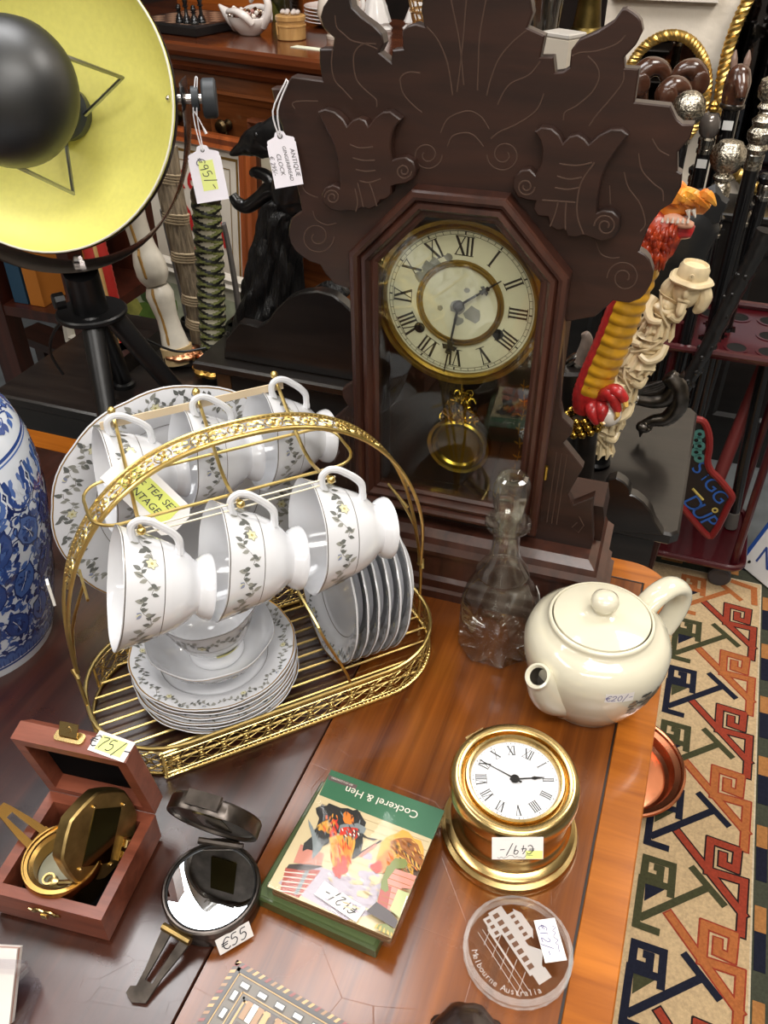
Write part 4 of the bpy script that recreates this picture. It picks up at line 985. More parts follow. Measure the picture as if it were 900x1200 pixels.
    cx_, cy_ = c(395, 127); b.text('SET OF 6 COASTERS', .0022, ix['white'], T(cx_, cy_, Z0+.0008) @ RZ(PI))
    b.build('picture_card', ms, t, recalc=False, smooth=False)
    b = MB(); ww = rrect(W+.0008, H_+.0008, .0012, 2, (W/2, H_/2))
    b.loft([[(x_, y_, 0) for x_, y_ in ww], [(x_, y_, .0139) for x_, y_ in ww], [(x_, y_, .0145) for x_, y_ in inset(ww, .0006)]], 0, cap0=False)
    b.build('clear_sleeve', pane('clear_plastic', (252, 252, 250), .05, .0, 1.22), t)
    sx, sy = c(398, 622); sticker(t, T(sx, sy, .0147) @ RZ(R(-11)), .038, .0125, '-/21€'[::-1], .0075, rotz=PI)
def leafpx(x, y, a, ln, w): return leaf2(x, y, a, ln, w, 3)
coaster_pack()
# ---- brass ship's clock
def brass_clock():
    t = thing('ship_clock', 'round polished brass table clock lying face up with white roman dial', 'clock', V((.1012, .3985, TZ)), 0)
    TL = T(0, .004, .0665) @ RX(R(4)) @ T(0, 0, -.062)
    b = MB(); b.lathe([(0,0),(.054,0),(.056,.0015),(.0565,.005),(.055,.008),(.051,.0095),(.0505,.011),(.0525,.013),(.0525,.016),(.050,.018),(.0475,.019),(.047,.021),(.0485,.023),(.0485,.025),(.046,.028),(.0448,.032),(.0445,.050),(.0455,.052),(.0,.052)], 72, 0); b.build('drum', brass, t, ang=40)
    b = MB(); b.lathe([(.044,.046),(.0485,.047),(.0508,.050),(.0515,.054),(.0512,.060),(.0495,.0645),(.0470,.0668),(.0440,.0672),(.0418,.0660),(.0412,.0640),(.0408,.0610),(.040,.0605),(.040,.05)], 72, 0, TL); bz = b.build('bezel', brass, t, ang=40)
    b = MB(); b.lathe([(.0405,.0606),(.0395,.0606),(.0392,.0640),(.0382,.0660),(.0362,.0662),(.0350,.0646),(.0343,.0628),(.0343,.060)], 72, 0, TL); b.build('inner_ring', brass, bz, ang=40)
    b = MB(); b.lathe([(0,.0612),(.0345,.0612),(.0345,.0606)], 56, 0, TL); dial = b.build('dial', mat('dial_white', (240, 240, 242), .3, coat=.3), t)
    rz = R(-31); D = TL @ RZ(rz); b = MB()
    D2 = D @ T(0, 0, 0)
    def num(s, ang, rc, h, wth):
        wd = {'I': .2, 'V': .5, 'X': .52}; tot = sum(wd[k] for k in s)*h*wth; x = -tot/2; M = D2 @ RZ(-ang) @ T(0, rc, .0615); tk = h*.1
        for k in s:
            w_ = wd[k]*h*wth
            if k == 'I': b.stroke([(x+w_/2, -h/2), (x+w_/2, h/2)], tk, 0, M)
            if k == 'V': b.stroke([(x+w_*.1, h/2), (x+w_*.5, -h/2)], tk*1.2, 0, M); b.stroke([(x+w_*.9, h/2), (x+w_*.5, -h/2)], tk*.5, 0, M)
            if k == 'X': b.stroke([(x+w_*.05, h/2), (x+w_*.95, -h/2)], tk*1.2, 0, M); b.stroke([(x+w_*.95, h/2), (x+w_*.05, -h/2)], tk*.5, 0, M)
            x += w_
        for q in (h/2, -h/2): b.stroke([(-tot/2-.0003, q), (tot/2+.0003, q)], tk*.35, 0, M)
    for i, s in enumerate(('XII','I','II','III','IIII','V','VI','VII','VIII','IX','X','XI')): num(s, R(30*i), .0262, .0085, 1.0)
    for k in range(60): b.stroke([(0, .0318), (0, .0330)], .0006 if k % 5 == 0 else .0003, 0, D2 @ RZ(-R(6*k)) @ T(0, 0, .0615))
    b.build('numerals', mat('print_black', (26, 26, 28), .5), dial, recalc=False)
    hm = mat('hand_black', (30, 28, 28), .35, metal=.6)
    for nm, ln, an, z in (('hour_hand', .0235, 56, .0622), ('minute_hand', .0315, -88, .0628)):
        b = MB(); M = D @ RZ(R(-an)); b.lathe([(0,z),(.0034,z),(.0036,z+.0005),(0,z+.0008)], 20, 0, M)
        b.prism([(-.0006,-.004),(.0006,-.004),(.0005,ln*.55),(.0016,ln*.66),(.0009,ln*.76),(.0002,ln),(-.0002,ln),(-.0009,ln*.76),(-.0016,ln*.66),(-.0005,ln*.55)] if nm == 'hour_hand' else [(-.0007,-.006),(.0007,-.006),(.0002,ln),(-.0002,ln)], z, z+.0004, 0, M); b.build(nm, hm, dial)
    b = MB(); b.lathe([(0,.0648),(.036,.0640)], 48, 0, TL); b.build('crystal', pane('watch_crystal', (255,255,255), .01, .02), t)
    b = MB(); b.box(-.009, .009, .049, .0535, .054, .058, 0, TL @ RZ(.55)); b.build('bezel_hinge', brass, t)
    # sticker across the front of the bezel and drum
    SM = T(-.004, -.0497, .0585) @ RX(R(58))
    b = MB(); b.box(-.019, .019, -.0085, .0085, 0, .0003, 0, SM); b.box(.006, .0185, -.0082, -.002, .0003, .0004, 1, SM); hand(b, '€49/-', .0068, 2, SM @ T(-.001, -.001, .0006) @ RZ(PI)); scribble(b, .026, .0032, 2, SM @ T(-.002, -.0062, .0006), 4, .0003)
    b.build('price_sticker', [paper, hl_pale, ink], t, recalc=False, smooth=False)
brass_clock()
# ---- engraved crystal disc
def crystal_disc():
    c = V((.0958, .2995, TZ)); t = thing('crystal_coaster', 'clear faceted glass disc engraved with a building and Melbourne Australia', 'paperweight', c, 0)
    gl = mat('crystal_glass', (252, 252, 250), .0, trans=1, ior=1.5)
    n = 24; b = MB()
    L = []
    for r_, z, ph in ((.0375,0,0),(.0400,.0022,.5),(.0400,.0088,0),(.0366,.0118,.5)): L.append([(r_*cos(2*PI*(i+ph)/n), r_*sin(2*PI*(i+ph)/n), z+.0001) for i in range(n)])
    # triangulated facets between the staggered rings
    vs = [p for l in L for p in l]; fs = [tuple(range(n-1, -1, -1)), tuple(3*n+i for i in range(n))]
    for k in range(3):
        for i in range(n):
            j = (i+1) % n; a, c_ = k*n, (k+1)*n
            if k % 2 == 0: fs += [(a+i, a+j, c_+i), (a+j, c_+j, c_+i)]
            else: fs += [(a+i, a+j, c_+j), (a+i, c_+j, c_+i)]
    b.add(vs, fs, 0); b.m = [0, 0]+[1]*(len(b.f)-2); b.build('disc', [pane('crystal_face', (250, 250, 248), .01, .03), frost('crystal_facet_painted_gleam', .26)], t, smooth=False)  # facet gleam put in as white scatter, the cut glass is clear
    fro = frost('frosted_engraving', .40); b = MB(); z = .0121; M = T(.0, .001, z) @ RZ(R(-61))
    # engraved gabled building, lying on its side
    def rect(x0, x1, y0, y1, mi=0, dz=0): b.add([(x0,y0,dz),(x1,y0,dz),(x1,y1,dz),(x0,y1,dz)], [(0,1,2,3)], mi, M)
    rect(-.030, .022, -.006, .006); rect(-.022, .000, .006, .012); b.add([(-.024,.012,0),(.002,.012,0),(-.004,.016,0),(-.018,.016,0)], [(0,1,2,3)], 0, M)
    rect(.022, .030, -.004, .007); rect(-.028, -.012, -.012, -.006); rect(-.02, .012, -.0135, -.0120); b.add([(.004,.006,0),(.020,.006,0),(.012,.013,0)], [(0,1,2)], 0, M)
    for k in range(8): rect(-.027+.006*k, -.0235+.006*k, -.004, .0005, 1, .0002)
    for k in range(4): rect(-.020+.005*k, -.0175+.005*k, .007, .0105, 1, .0002)
    for k in range(3): rect(-.026+.005*k, -.0235+.005*k, -.0105, -.0072, 1, .0002)
    for k in range(5): b.stroke([(.028-.010*k, -.022), (.018-.010*k, -.007)], .0004, 0, M)
    for k in range(3): b.stroke([(-.022, -.0125-.004*k), (.030, -.0125-.004*k)], .0004, 0, M)
    b.build('engraving', [fro, mat('engraving_dark', (96, 66, 48), .8)], t, recalc=False, smooth=False)
    b = MB(); s = 'Melbourne Australia'; rr = .0325
    for i, ch in enumerate(s):
        a = R(188+i*5.6)
        b.text(ch, .0062, 0, T(rr*cos(a), rr*sin(a), z) @ RZ(a+PI/2))
    b.build('lettering', fro, t, recalc=False, smooth=False)
    SM = T(.0235, .004, z+.0002) @ RZ(R(-83)); b = MB(); b.box(-.0155, .0155, -.008, .008, 0, .0003, 0, SM); hand(b, '€12/-', .006, 1, SM @ T(0, -.003, .0006)); scribble(b, .02, .004, 1, SM @ T(0, .0045, .0006), 8, .0004)
    b.build('price_sticker', [paper, inkb], t, recalc=False, smooth=False)
def frost(name, k):
    """sandblasted mark, also the gleam painted on clear facets: part scatters, part passes"""
    if name in MATS: return MATS[name]
    m = bpy.data.materials.new(name); m.use_nodes = True; nt = m.node_tree; N = nt.nodes; N.remove(N['Principled BSDF']); out = [n for n in N if n.type == 'OUTPUT_MATERIAL'][0]
    d = N.new('ShaderNodeBsdfDiffuse'); d.inputs[0].default_value = (.85, .83, .8, 1); tr = N.new('ShaderNodeBsdfTransparent'); mx = N.new('ShaderNodeMixShader'); mx.inputs[0].default_value = k
    nt.links.new(tr.outputs[0], mx.inputs[1]); nt.links.new(d.outputs[0], mx.inputs[2]); nt.links.new(mx.outputs[0], out.inputs[0]); MATS[name] = m; return m
def pane2(name):
    """clear crystal: refracts, with part of the light passing straight on"""
    if name in MATS: return MATS[name]
    m = bpy.data.materials.new(name); m.use_nodes = True; nt = m.node_tree; N = nt.nodes; N.remove(N['Principled BSDF']); out = [n for n in N if n.type == 'OUTPUT_MATERIAL'][0]
    g = N.new('ShaderNodeBsdfGlass'); g.inputs['IOR'].default_value = 1.3; g.inputs['Roughness'].default_value = 0
    tr = N.new('ShaderNodeBsdfTransparent'); tr.inputs[0].default_value = (.95, .96, .95, 1); mx = N.new('ShaderNodeMixShader'); mx.inputs[0].default_value = .3
    nt.links.new(tr.outputs[0], mx.inputs[1]); nt.links.new(g.outputs[0], mx.inputs[2]); nt.links.new(mx.outputs[0], out.inputs[0]); MATS[name] = m; return m
crystal_disc()
# ---- cream teapot
def teapot():
    t = thing('teapot', 'round cream china teapot with knobbed lid and short spout', 'teapot', V((.1935, .5455, TZ)), 0)
    cr = mat('cream_glaze', (216, 210, 188), .1, coat=.8, coatr=.03)
    prof = [(0,.002),(.036,.002),(.038,0),(.041,0),(.043,.004),(.050,.014),(.0575,.030),(.0630,.048),(.0658,.064),(.0655,.076),(.0615,.086),(.0540,.0925),(.0475,.0955),(.0462,.0975),(.0470,.0995),(.0470,.1015),(.0455,.103),(.0440,.1030)]
    b = MB(); b.lathe(prof+[(.0432,.101),(.0432,.096),(.050,.088),(.06,.07),(.05,.02),(0,.006)], 72, 0); body = b.build('body', cr, t, ang=60)
    b = MB(); b.lathe([(.0,.0985),(.0415,.0985),(.0428,.1020),(.0424,.1036),(.038,.1048),(.028,.1072),(.015,.1088),(.0085,.1092),(.0075,.1105),(.0085,.1135),(.0115,.1165),(.0125,.121),(.0112,.1258),(.007,.1288),(0,.1298)], 56, 0); b.build('lid', cr, t, ang=60)
    sd = math.atan2(-.048, -.066)                                # spout direction
    M = RZ(sd); P = [(.036,0,.030),(.050,0,.038),(.0590,0,.049),(.0650,0,.059),(.0700,0,.0680),(.0752,0,.0745)]; P = smooth_path(P, 4)
    n = len(P); rs = [.027+(.0118-.027)*min(1, (i/(n-1))*1.08)**.75 for i in range(n)]
    b = MB(); b.tube(P, rs, 24, mi=0, M=M, caps=False)
    d = (P[-1]-P[-2]).normalized(); e = P[-1]
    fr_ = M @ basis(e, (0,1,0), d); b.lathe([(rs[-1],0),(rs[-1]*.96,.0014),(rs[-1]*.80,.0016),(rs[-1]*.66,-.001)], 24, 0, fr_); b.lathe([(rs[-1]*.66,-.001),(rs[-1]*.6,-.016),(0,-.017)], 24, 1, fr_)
    b.build('spout', [cr, mat('spout_inner_shade', (52, 46, 38), .5)], t, ang=60)  # dark brown stands in for the shade inside the spout
    hd = sd+PI*.96; M = RZ(hd); P = smooth_path([(.050,0,.086),(.066,0,.0985),(.084,0,.1015),(.0975,0,.093),(.101,0,.076),(.094,0,.056),(.080,0,.040),(.060,0,.033)], 5)
    b = MB(); b.tube(P, .0118, 16, mi=0, M=M, flat=.62, up=(.7,0,.7)); b.build('handle', cr, t, ang=60)
    S = Surf(prof, .0003); b = MB(); l0 = S.at_z(.050)
    # faint printed scene on the side
    rr = random.Random(5); ca = R(-56)
    for k in range(130):
        s = rr.uniform(-.018, .018); y = rr.uniform(-.014, .016); 
        if (s/.021)**2+(y/.018)**2 > 1: continue
        w_ = rr.uniform(.0012, .0034); h_ = rr.uniform(.0006, .0016)
        b.poly([S(ca+(s+dx*w_)/.063, l0+y+dy*h_) for dx, dy in ((-1,-1),(1,-1),(.8,1),(-.8,1))], 0 if rr.random() < .7 else 1)
    b.build('printed_scene', [mat('transfer_black', (62, 60, 54), .3), mat('transfer_brown', (150, 120, 84), .3)], body, recalc=False)
    b = MB(); ca = R(-84); l0 = S.at_z(.0700)
    for i in range(8):
        for j in range(3): b.poly([S(ca+(-.0125+.0031*(i+di))/.0645, l0-.0052+.0035*(j+dj), 1) for di, dj in ((0,0),(1,0),(1,1),(0,1))], 0)
    mb2 = MB(); hand(mb2, '€20/-', .0062, 0, T(0,0,0), .0006)
    b.add([S(ca+v.x/.0645, l0+v.y, 2) for v in mb2.v], mb2.f, 1)
    b.build('price_sticker', [paper, inkb], t, recalc=False)
teapot()
# ---- glass decanter
def decanter():
    t = thing('decanter', 'clear panelled glass decanter with cut stopper before the tall clock', 'decanter', V((.1135, .6125, TZ)), 0)
    gl = mat('decanter_glass', (250, 252, 246), .0, trans=1, ior=1.42)
    pan = lambda a, r, z: 1-.05*sin(4*a)**2*(1 if .004 < z < .075 else max(0, 1-(z-.075)/.012) if z < .087 else 0)
    outer = [(0,.001),(.030,.001),(.0355,.0),(.0385,.0025),(.0392,.006),(.0385,.012),(.0388,.040),(.0385,.060),(.0365,.071),(.0315,.081),(.0255,.0895),(.0235,.094),(.0240,.0965),(.0255,.098),(.0245,.1005),(.0205,.106),(.0155,.115),(.0132,.124),(.0126,.135),(.0128,.146),(.0150,.150),(.0205,.1545),(.0215,.1570),(.0205,.159),(.0150,.1592),(.0108,.158)]
    inner = [(.0098,.150),(.0096,.135),(.0105,.122),(.0135,.112),(.0185,.1035),(.0215,.097),(.0270,.084),(.0325,.072),(.0345,.060),(.0345,.016),(.033,.0105),(.02,.009),(0,.010)]
    b = MB(); b.lathe(outer[:-1]+[(0,.1585)], 64, 0, None, pan); b.build('bottle', gl2('decanter_clear'), t, ang=40)
    flute = lambda a, r, z: 1-.10*abs(sin(4*a))*(1 if .166 < z < .203 else .3)
    b = MB(); b.lathe([(0,.136),(.0085,.137),(.0093,.152),(.0098,.1600),(.0128,.1625),(.0118,.1655),(.0150,.176),(.0168,.190),(.0165,.200),(.0140,.2075),(.0105,.2092),(.0085,.2065),(0,.2055)], 48, 0, None, flute); b.build('stopper', gl2('decanter_clear'), t, ang=30)
    b = MB(); M = RZ(R(6)) @ T(.0388, 0, .060) @ RY(R(80)) @ RZ(PI/2); b.box(-.006, .006, -.012, .010, -.0002, .0002, 0, M); scribble(b, .009, .003, 1, M @ T(0,0,.0004), 3, .0004); b.build('price_tag', [paper, ink], t, recalc=False)
def gl2(name):
    """clear decanter glass: gently refracting body with Fresnel mirror on its skin"""
    if name in MATS: return MATS[name]
    m = bpy.data.materials.new(name); m.use_nodes = True; nt = m.node_tree; N = nt.nodes; N.remove(N['Principled BSDF']); out = [n for n in N if n.type == 'OUTPUT_MATERIAL'][0]
    g = N.new('ShaderNodeBsdfRefraction'); g.inputs['IOR'].default_value = 1.09; g.inputs['Roughness'].default_value = 0; g.inputs['Color'].default_value = (.97, .98, .94, 1)
    tr = N.new('ShaderNodeBsdfTransparent'); tr.inputs[0].default_value = (.97, .98, .95, 1); mx = N.new('ShaderNodeMixShader'); mx.inputs[0].default_value = .28
    gl = N.new('ShaderNodeBsdfGlossy'); gl.inputs['Roughness'].default_value = .02; fr = N.new('ShaderNodeFresnel'); ge = N.new('ShaderNodeNewGeometry'); mi_ = N.new('ShaderNodeMix'); mi_.data_type = 'FLOAT'; mi_.inputs[2].default_value = 1.75; mi_.inputs[3].default_value = 1/1.75; nt.links.new(ge.outputs['Backfacing'], mi_.inputs[0]); nt.links.new(mi_.outputs[0], fr.inputs[0]); m2 = N.new('ShaderNodeMixShader')
    ad = N.new('ShaderNodeMath'); ad.operation = 'ADD'; ad.inputs[1].default_value = .07; nt.links.new(fr.outputs[0], ad.inputs[0])
    nt.links.new(tr.outputs[0], mx.inputs[1]); nt.links.new(g.outputs[0], mx.inputs[2]); df = N.new('ShaderNodeBsdfTranslucent'); df.inputs[0].default_value = (.92, .94, .88, 1); m3_ = N.new('ShaderNodeMixShader'); m3_.inputs[0].default_value = .03; nt.links.new(mx.outputs[0], m3_.inputs[1]); nt.links.new(df.outputs[0], m3_.inputs[2]); nt.links.new(ad.outputs[0], m2.inputs[0]); nt.links.new(m3_.outputs[0], m2.inputs[1]); nt.links.new(gl.outputs[0], m2.inputs[2]); nt.links.new(m2.outputs[0], out.inputs[0]); MATS[name] = m; return m  # faint translucent white stands in for bright surroundings refracted by the glass
decanter()
# ---- inlaid games box at the front edge of the frame
def inlaid_box():
    tl = at(278, 1125, TZ+.026); l2 = at(225, 1200, TZ+.026); r2 = at(400, 1195, TZ+.026)
    x = (r2-tl); x.z = 0; x.normalize(); ya = V((-x.y, x.x, 0)); W = .17; Dp = .11
    t = thing('inlaid_box', 'flat marquetry box with mother of pearl border at the near table edge', 'box', V((tl.x, tl.y, TZ))-ya*Dp, math.atan2(x.y, x.x))
    cols = [(88, 78, 62), (190, 150, 90), (226, 222, 208), (70, 50, 34), (150, 110, 66), (46, 40, 34), (128, 44, 30)]
    ms = [mat('inlay_%d' % i, c, .3, coat=.4) for i, c in enumerate(cols)]
    b = MB(); b.prism([(0,0),(W,0),(W,Dp),(0,Dp)], 0, .026, 0, ch=.001); b.build('carcass', ms[0], t)
    b = MB(); z = .0262
    def fr_(d0, d1, mi, dz=0):
        for x0, x1, y0, y1 in ((d0,W-d0,Dp-d1,Dp-d0),(d0,W-d0,d0,d1),(d0,d1,d0,Dp-d0),(W-d1,W-d0,d0,Dp-d0)): b.box(x0, x1, y0, y1, z, z+.0002+dz, mi)
    fr_(0, .0035, 3); 
    for k in range(34):
        for y in (Dp-.0035, 0): b.add([(W*k/34, y, z+.0004), (W*k/34+.0022, y, z+.0004), (W*k/34+.0042, y+.0035, z+.0004), (W*k/34+.002, y+.0035, z+.0004)], [(0,1,2,3)], (1, 6, 4, 1)[k % 4])
    for k in range(22):
        for x0 in (0, W-.0035): b.add([(x0, Dp*k/22, z+.0004), (x0+.0035, Dp*k/22+.002, z+.0004), (x0+.0035, Dp*k/22+.0042, z+.0004), (x0, Dp*k/22+.0022, z+.0004)], [(0,1,2,3)], (1, 6, 4, 1)[k % 4])
    fr_(.0035, .006, 5); fr_(.0065, .0072, 1, .0001); fr_(.0155, .0162, 1, .0001); fr_(.018, .0195, 5); fr_(.0195, .021, 1)
    for k in range(11):
        x0 = .012+.0142*k
        for y0 in (Dp-.0135, .0105): b.box(x0, x0+.006, y0, y0+.003, z, z+.0006, 2); fr2 = [(x0-.0008, y0-.001), (x0+.0068, y0-.001), (x0+.0068, y0+.004), (x0-.0008, y0+.004)]; b.poly([(p, q, z+.0004) for p, q in fr2], 5)
    for k in range(6):
        y0 = .024+.0125*k
        for x0 in (.0105, W-.0135): b.box(x0, x0+.003, y0, y0+.006, z, z+.0006, 2); b.poly([(p, q, z+.0004) for p, q in ((x0-.001,y0-.0008),(x0+.004,y0-.0008),(x0+.004,y0+.0068),(x0-.001,y0+.0068))], 5)
    for i in range(9):
        for j in range(5):
            x0, y0 = .0225+.0142*i, .0225+.0142*j
            for q in range(3): b.box(x0+.0046*q, x0+.0046*q+.004, y0, y0+.012, z, z+.0003, (3, 4, 1)[(q+i+j) % 3] if (i+j) % 2 else (2 if q == 1 else 4))
    b.build('marquetry_top', ms, t, recalc=False, smooth=False)
inlaid_box()
# ---- acrylic card stand with cards
def card_stand():
    b0 = at(19, 1113, TZ+.040); c0_ = at(9, 1203, TZ+.008); v = (b0-c0_); ln = v.length; v.normalize(); xr = V((0,0,1)).cross(v).normalized()*-1
    if xr.x > 0: xr = -xr
    zz = xr.cross(v); zz = zz if zz.z > 0 else -zz
    M = Matrix.Translation(c0_) @ Matrix((xr, v, zz)).transposed().to_4x4()
    o = V((c0_.x, c0_.y, TZ)); e = at(45, 1163, TZ+.003)
    t = thing('acrylic_card_stand', 'clear acrylic card stand at the left front corner of the view', 'card stand', o, math.atan2(-xr.y, -xr.x))
    ac = pane('acrylic', (250, 250, 253), .04, .05); L_ = t.matrix_basis.inverted() @ e; x1 = L_.x; y1 = L_.y
    b = MB(); b.box(-.07, x1, -.055, y1+.006, .0002, .003); b.build('base', ac, t)
    b = MB(); b.box(x1-.003, x1, -.055, y1+.006, .003, .012); b.box(-.07, x1, y1+.003, y1+.006, .003, .012); b.build('raised_edge', ac, t)
    b = MB(); b.prism([(-.07,y1+.0005),(.012,y1+.0005),(.012,y1+.003),(-.07,y1+.003)], .003, .045); b.build('back_rest', ac, t)
    k = thing('card_pack', 'white stack of small cards leaning in the clear acrylic stand', 'cards', M=M)
    for q in range(4):
        b = MB(); b.prism([(0,0),(.055,0),(.055,ln),(0,ln)], -.0035-.0022*q, -.0016-.0022*q); b.build('card', mat('card_white', (222, 214, 208), .6) if q != 1 else mat('card_pinkish', (190, 146, 130), .6), k)
card_stand()
# ---- dark carved piece at the bottom edge
def carved_tortoise():
    c = at(546, 1243, TZ); t = thing('carved_tortoise', 'dark carved wooden tortoise shape cut off by the bottom edge', 'carving', V((c.x, c.y, TZ)), R(-95))
    w = wood('ebony_carving', (24, 16, 14), (58, 42, 38), (0,0,0), (10, 40, 40), 1, .25, .4)
    b = MB(); b.lathe([(0,0),(.026,0),(.028,.006),(.0255,.013),(.018,.019),(.008,.0215),(0,.022)], 32, 0, SC(1.25, 1, 1), lambda a, r, z: 1+.03*cos(9*a)); b.build('shell', w, t)
    b = MB(); b.ball(.0105, (.038, 0, .012), 14, 9, sx=1.3, sz=.9); b.ball(.0022, (.046, .006, .016), 8, 5); b.ball(.0022, (.046, -.006, .016), 8, 5); b.build('head', w, t)
    for sx in (-1, 1):
        for sy in (-1, 1): b = MB(); b.ball(.006, (sx*.020, sy*.019, .004), 10, 6, sz=.65); b.build('leg', w, t)
carved_tortoise()
# ------------------------------------------------------------------ the black stand behind the table, and what stands on it
T0 = V((.331, .721, 0))                                   # back right corner of the table
def tp(x, y, Y): return onplane(x, y, T0+AY*Y, AY)        # photo point on a plane Y metres behind the table's back edge
def tl(p): q = V(p)-T0; return V((q.dot(AX), q.dot(AY), q.z))
def tw(x, y, z): return T0+AX*x+AY*y+V((0, 0, z))
TM = Matrix.Translation(T0) @ RZ(YAW)
ebon = wood('ebonised', (16, 14, 13), (38, 32, 28), (0,0,0), (5, 50, 50), 1, .3, .25, bump=.08)
SZ = .735
def board(name, parent, px, Y, th, m, extra=None, ch=.0015, xmax=9):
    """upright fretted board traced on the plane Y behind the table"""
    P = [tl(tp(x, y, Y)) for x, y in px]; P = [(min(p.x, xmax), max(p.z, SZ+.0006) if extra else p.z) for p in P]; ch = 0 if extra else ch
    if extra: P += extra
    b = MB(); b.prism(P, Y, Y+th, 0, XZ, ch=ch); return b.build(name, m, parent)
def black_stand():
    t = thing('black_stand', 'long black wooden stand with scalloped fret edges behind the table', 'stand', M=TM)
    b = MB(); b.prism([(-1.02,.072),(-.0135,.072),(-.004,.082),(-.004,.375),(-.0135,.388),(-1.02,.388)], SZ-.018, SZ, ch=.003); b.build('top', ebon, t)
    b = MB(); b.box(-1.0, -.03, .076, .37, SZ-.07, SZ-.018); b.build('apron', ebon, t)
    for x, y in ((-.98, .085), (-.98, .33), (-.068, .085), (-.21, .33)):
        if 1: b = MB(); b.box(x-.02, x+.02, y, y+.04, .0078, SZ-.018, bev=.003); b.build('leg', ebon, t)
    b = MB(); b.box(-1.0, -.05, .09, .36, .28, .30); b.build('low_shelf', ebon, t)
    board('front_fret', t, [(777,628),(767,612),(763,600),(754,589),(745,582),(739,580),(738,573),(731,565),(722,560),(713,562),(708,570),(707,580),(700,582),(685,577),(672,569),(655,560),(640,566),(640,617)], .066, .016, ebon)
    return t
black_stand()
def black_tier():
    t = thing('raised_shelf', 'black raised shelf box with scalloped gallery left of the tall clock', 'shelf', M=TM)
    x0, x1 = -.668, -.30; y0, y1 = .125, .335; zl = .826
    b = MB(); b.box(x0+.01, x1-.01, y0+.012, y1-.01, SZ+.0004, zl-.012); b.build('box', ebon, t)
    b = MB(); b.box(x0+.012, x0+.034, y0+.0105, y0+.012, SZ+.004, zl-.016); b.box(x0+.05, x0+.16, y0+.0105, y0+.012, zl-.024, zl-.016); b.build('worn_edge', mat('worn_brown', (92, 62, 36), .5, noise=.3, nscale=60), t)
    b = MB(); b.prism([(x0-.012,y0-.008),(x1+.012,y0-.008),(x1+.012,y1),(x0-.012,y1)], zl-.014, zl, ch=.003); b.build('ledge', ebon, t)
    px = [(262,416),(264,398),(272,388),(280,378),(292,380),(302,383),(313,377),(322,364),(336,350),(353,343),(372,341),(390,346),(403,356),(411,364)]
    P = [tl(tp(x, y, .14)) for x, y in px]; P = [(p.x, p.z) for p in P]; cxm = P[-1][0]
    R2 = [(2*cxm-x, z) for x, z in P[::-1][1:]]; Q = P + [(cxm+.004, P[-1][1]+.0)] + R2
    b = MB(); b.prism([(P[0][0], zl)] + P + [(min(x, x1), z) for x, z in R2 if x < x1] + [(x1, zl)], .14, .158, 0, XZ, ch=.002); b.build('gallery', ebon, t)
    return t
black_tier()
tt = thing('scalloped_rack', 'low black scalloped sword rack board at the back behind lamp legs', 'rack', M=TM)
board('front_board', tt, [(122,470),(128,466),(150,470),(172,476),(190,470),(205,455),(222,441),(240,434),(252,438),(258,443)], .117, .010, ebon, [(-.686, SZ+.0004), (-.855, SZ+.0004)], xmax=-.735)
b = MB(); b.box(-.866, -.856, .128, .352, SZ+.0004, SZ+.03); b.build('end_board', ebon, tt)
board('rear_board', tt, [(150,452),(158,446),(182,448),(196,438),(210,425),(228,420),(238,424)], .342, .010, ebon, [(-.70, SZ+.0004), (-.866, SZ+.0004)])

